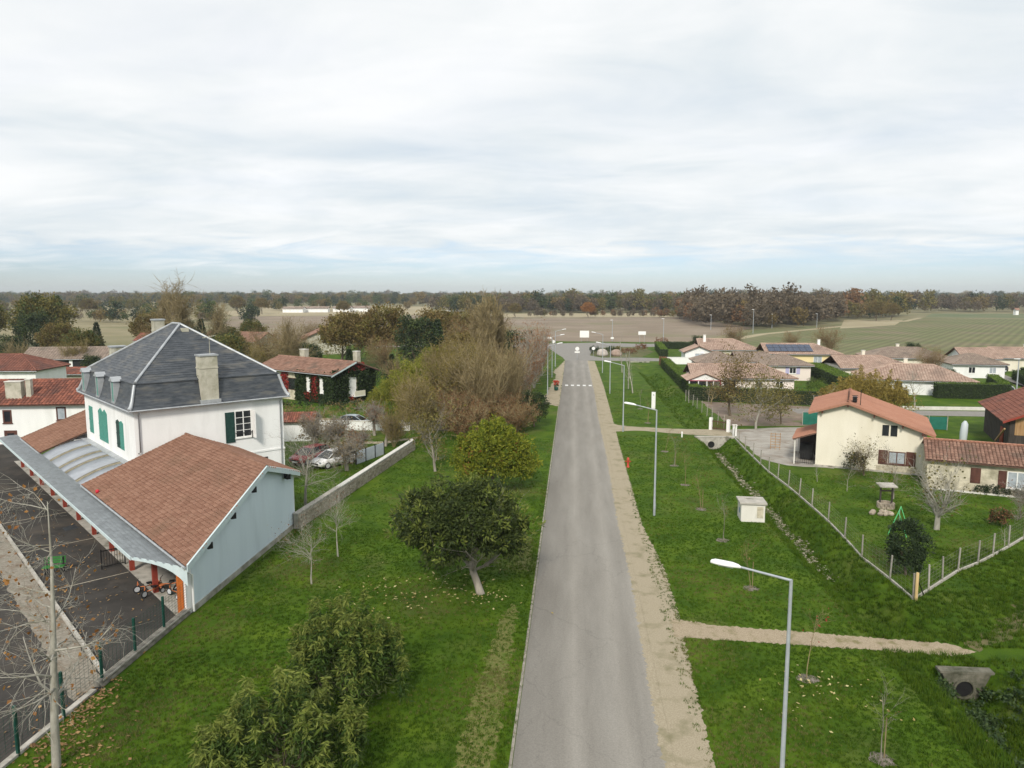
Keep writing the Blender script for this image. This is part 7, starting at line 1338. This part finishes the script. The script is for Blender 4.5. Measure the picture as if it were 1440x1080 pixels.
grass('ditch_grass', 'long rank grass on the banks of the ditch', [(13.9, 17.7, 18, 33, 46), (13.7, 17.8, 33.5, 60, 26), (13.7, 17.5, 60, 82.4, 14), (17.6, 30, 18, 32.4, 24), (17.7, 24, 33.4, 40, 24), (22, 34, 32, 47, 18), (13.2, 17.2, 88.5, 150, 5)], 524, big=True, avoid=AV)
# dark weeds in the ditch at lower right
g = np.random.default_rng(530); P_ = []
for k in range(150):
    x, y = g.uniform(15.2, 22), g.uniform(19, 30.8); c, o = clumps(g, (x, y, H(x, y) + .18), (.4, .4, .25), 5, .16, 16, -.2, .4); P_.append(c)
tag(link('ditch_weeds', leaves('ditch_weeds', np.concatenate(P_), .15, LF['ivy'], g, .6), None, None, 'stuff'), 'dark leafy weeds filling the ditch at lower right', 'weeds')
# rubble in the bed of the ditch
g = np.random.default_rng(531); V = []; Fc = []; ico = np.array([(0, 0, 1), (.9, 0, .3), (.28, .85, .3), (-.72, .53, .3), (-.72, -.53, .3), (.28, -.85, .3), (0, 0, -.6)]); tri = [(0, 1, 2), (0, 2, 3), (0, 3, 4), (0, 4, 5), (0, 5, 1), (6, 2, 1), (6, 3, 2), (6, 4, 3), (6, 5, 4), (6, 1, 5)]
for k in range(800):
    y = g.uniform(44, 80) if k > 250 else g.uniform(48, 80); x = ditch_cx(y) + g.normal(0, .24) + .12 * math.sin(y * .9); s = g.uniform(.05, .13) * (1 if y > 47 else .6)
    V += list((ico + g.normal(0, .15, ico.shape)) * s * np.array((1.2, 1, .7)) + np.array((x, y, H(x, y) + .03))); Fc += [[i + k * 7 for i in t] for t in tri]
tag(link('ditch_rubble', np_mesh('ditch_rubble', np.array(V), np.array(Fc), mat('pale_rubble', (.17, .15, .105), (.37, .335, .26), scale=2, rough=.95, island=.8)), None, None, 'stuff'), 'pale broken stones along the bed of the ditch', 'rubble')
# fallen leaves
def litter(label, spots, n, seed, m, size=.09):
    g = np.random.default_rng(seed); k = g.integers(0, len(spots), n); s = np.array(spots)[k]; x = s[:, 0] + g.normal(0, 1, n) * s[:, 2]; y = s[:, 1] + g.normal(0, 1, n) * s[:, 3]; a = g.random(n) * 6.28; z = gz(x, y) + .05 + g.random(n) * .04
    u = np.stack([np.cos(a), np.sin(a), g.normal(0, .25, n)], -1); w = np.stack([-np.sin(a), np.cos(a), g.normal(0, .25, n)], -1); sz = size * g.uniform(.5, 1.3, (n, 1)); c = np.stack([x, y, z], -1)
    tag(link('fallen_leaves', np_mesh('fallen_leaves', np.stack([c - u * sz, c - w * sz * .6, c + u * sz, c + w * sz * .6], 1).reshape(-1, 3), np.arange(4 * n).reshape(-1, 4), m), None, None, 'stuff'), label, 'leaves')
YL = leafmat('fallen_yellow_leaf', (.34, .26, .08), (.62, .55, .28)); BL = leafmat('fallen_brown_leaf', (.16, .085, .035), (.42, .27, .12))
litter('yellow fallen leaves under the dark evergreen tree', [(-4.6, 37.2, .8, .6), (-6.6, 37.8, 1.8, 1.2), (-9, 37.5, 1.5, 1.5)], 170, 541, YL, .085)
litter('brown fallen leaves over the school yard', [(*S2W(-6, -8), 2.2, 2.2), (*S2W(-6.5, -14), 1.6, 1.6), (*S2W(-6, -1), 3, 3), (*S2W(-8.8, -16), .9, .9), (*S2W(-8.8, -12), 1.2, 1.2), (-23, 33, 2, 2), (-24, 26, 3, 3)], 480, 542, BL, .08)
litter('leaves drifted along the yard fence', [(-18.8, 26.0, .35, .9), (-18.6, 24.0, .4, 1.2), (-17.6, 22.6, .9, 1.2)], 420, 543, BL, .08)
litter('pale scattered leaves on the lower right verge', [(10, 29.4, .6, .5), (9.2, 28.6, 1.8, 1.6), (11, 27, 2, 2)], 70, 544, YL, .07)

# ------------------------------------------------------------------ air: thin haze over the whole plain
hz = MB().b2(-3200, 3200, -450, 3300, -3, 42).build('haze', mat('haze_surface', (1, 1, 1)), kind='stuff'); tag(hz, 'thin pale haze in the air over the plain', 'haze')
hm = bpy.data.materials.new('thin_haze'); hm.use_nodes = True; t = hm.node_tree; t.nodes.clear(); vo = t.nodes.new('ShaderNodeVolumePrincipled'); vo.inputs['Color'].default_value = (.86, .92, 1, 1); vo.inputs['Density'].default_value = .00014; vo.inputs['Anisotropy'].default_value = .1
t.links.new(vo.outputs[0], t.nodes.new('ShaderNodeOutputMaterial').inputs['Volume']); hz.data.materials[0] = hm
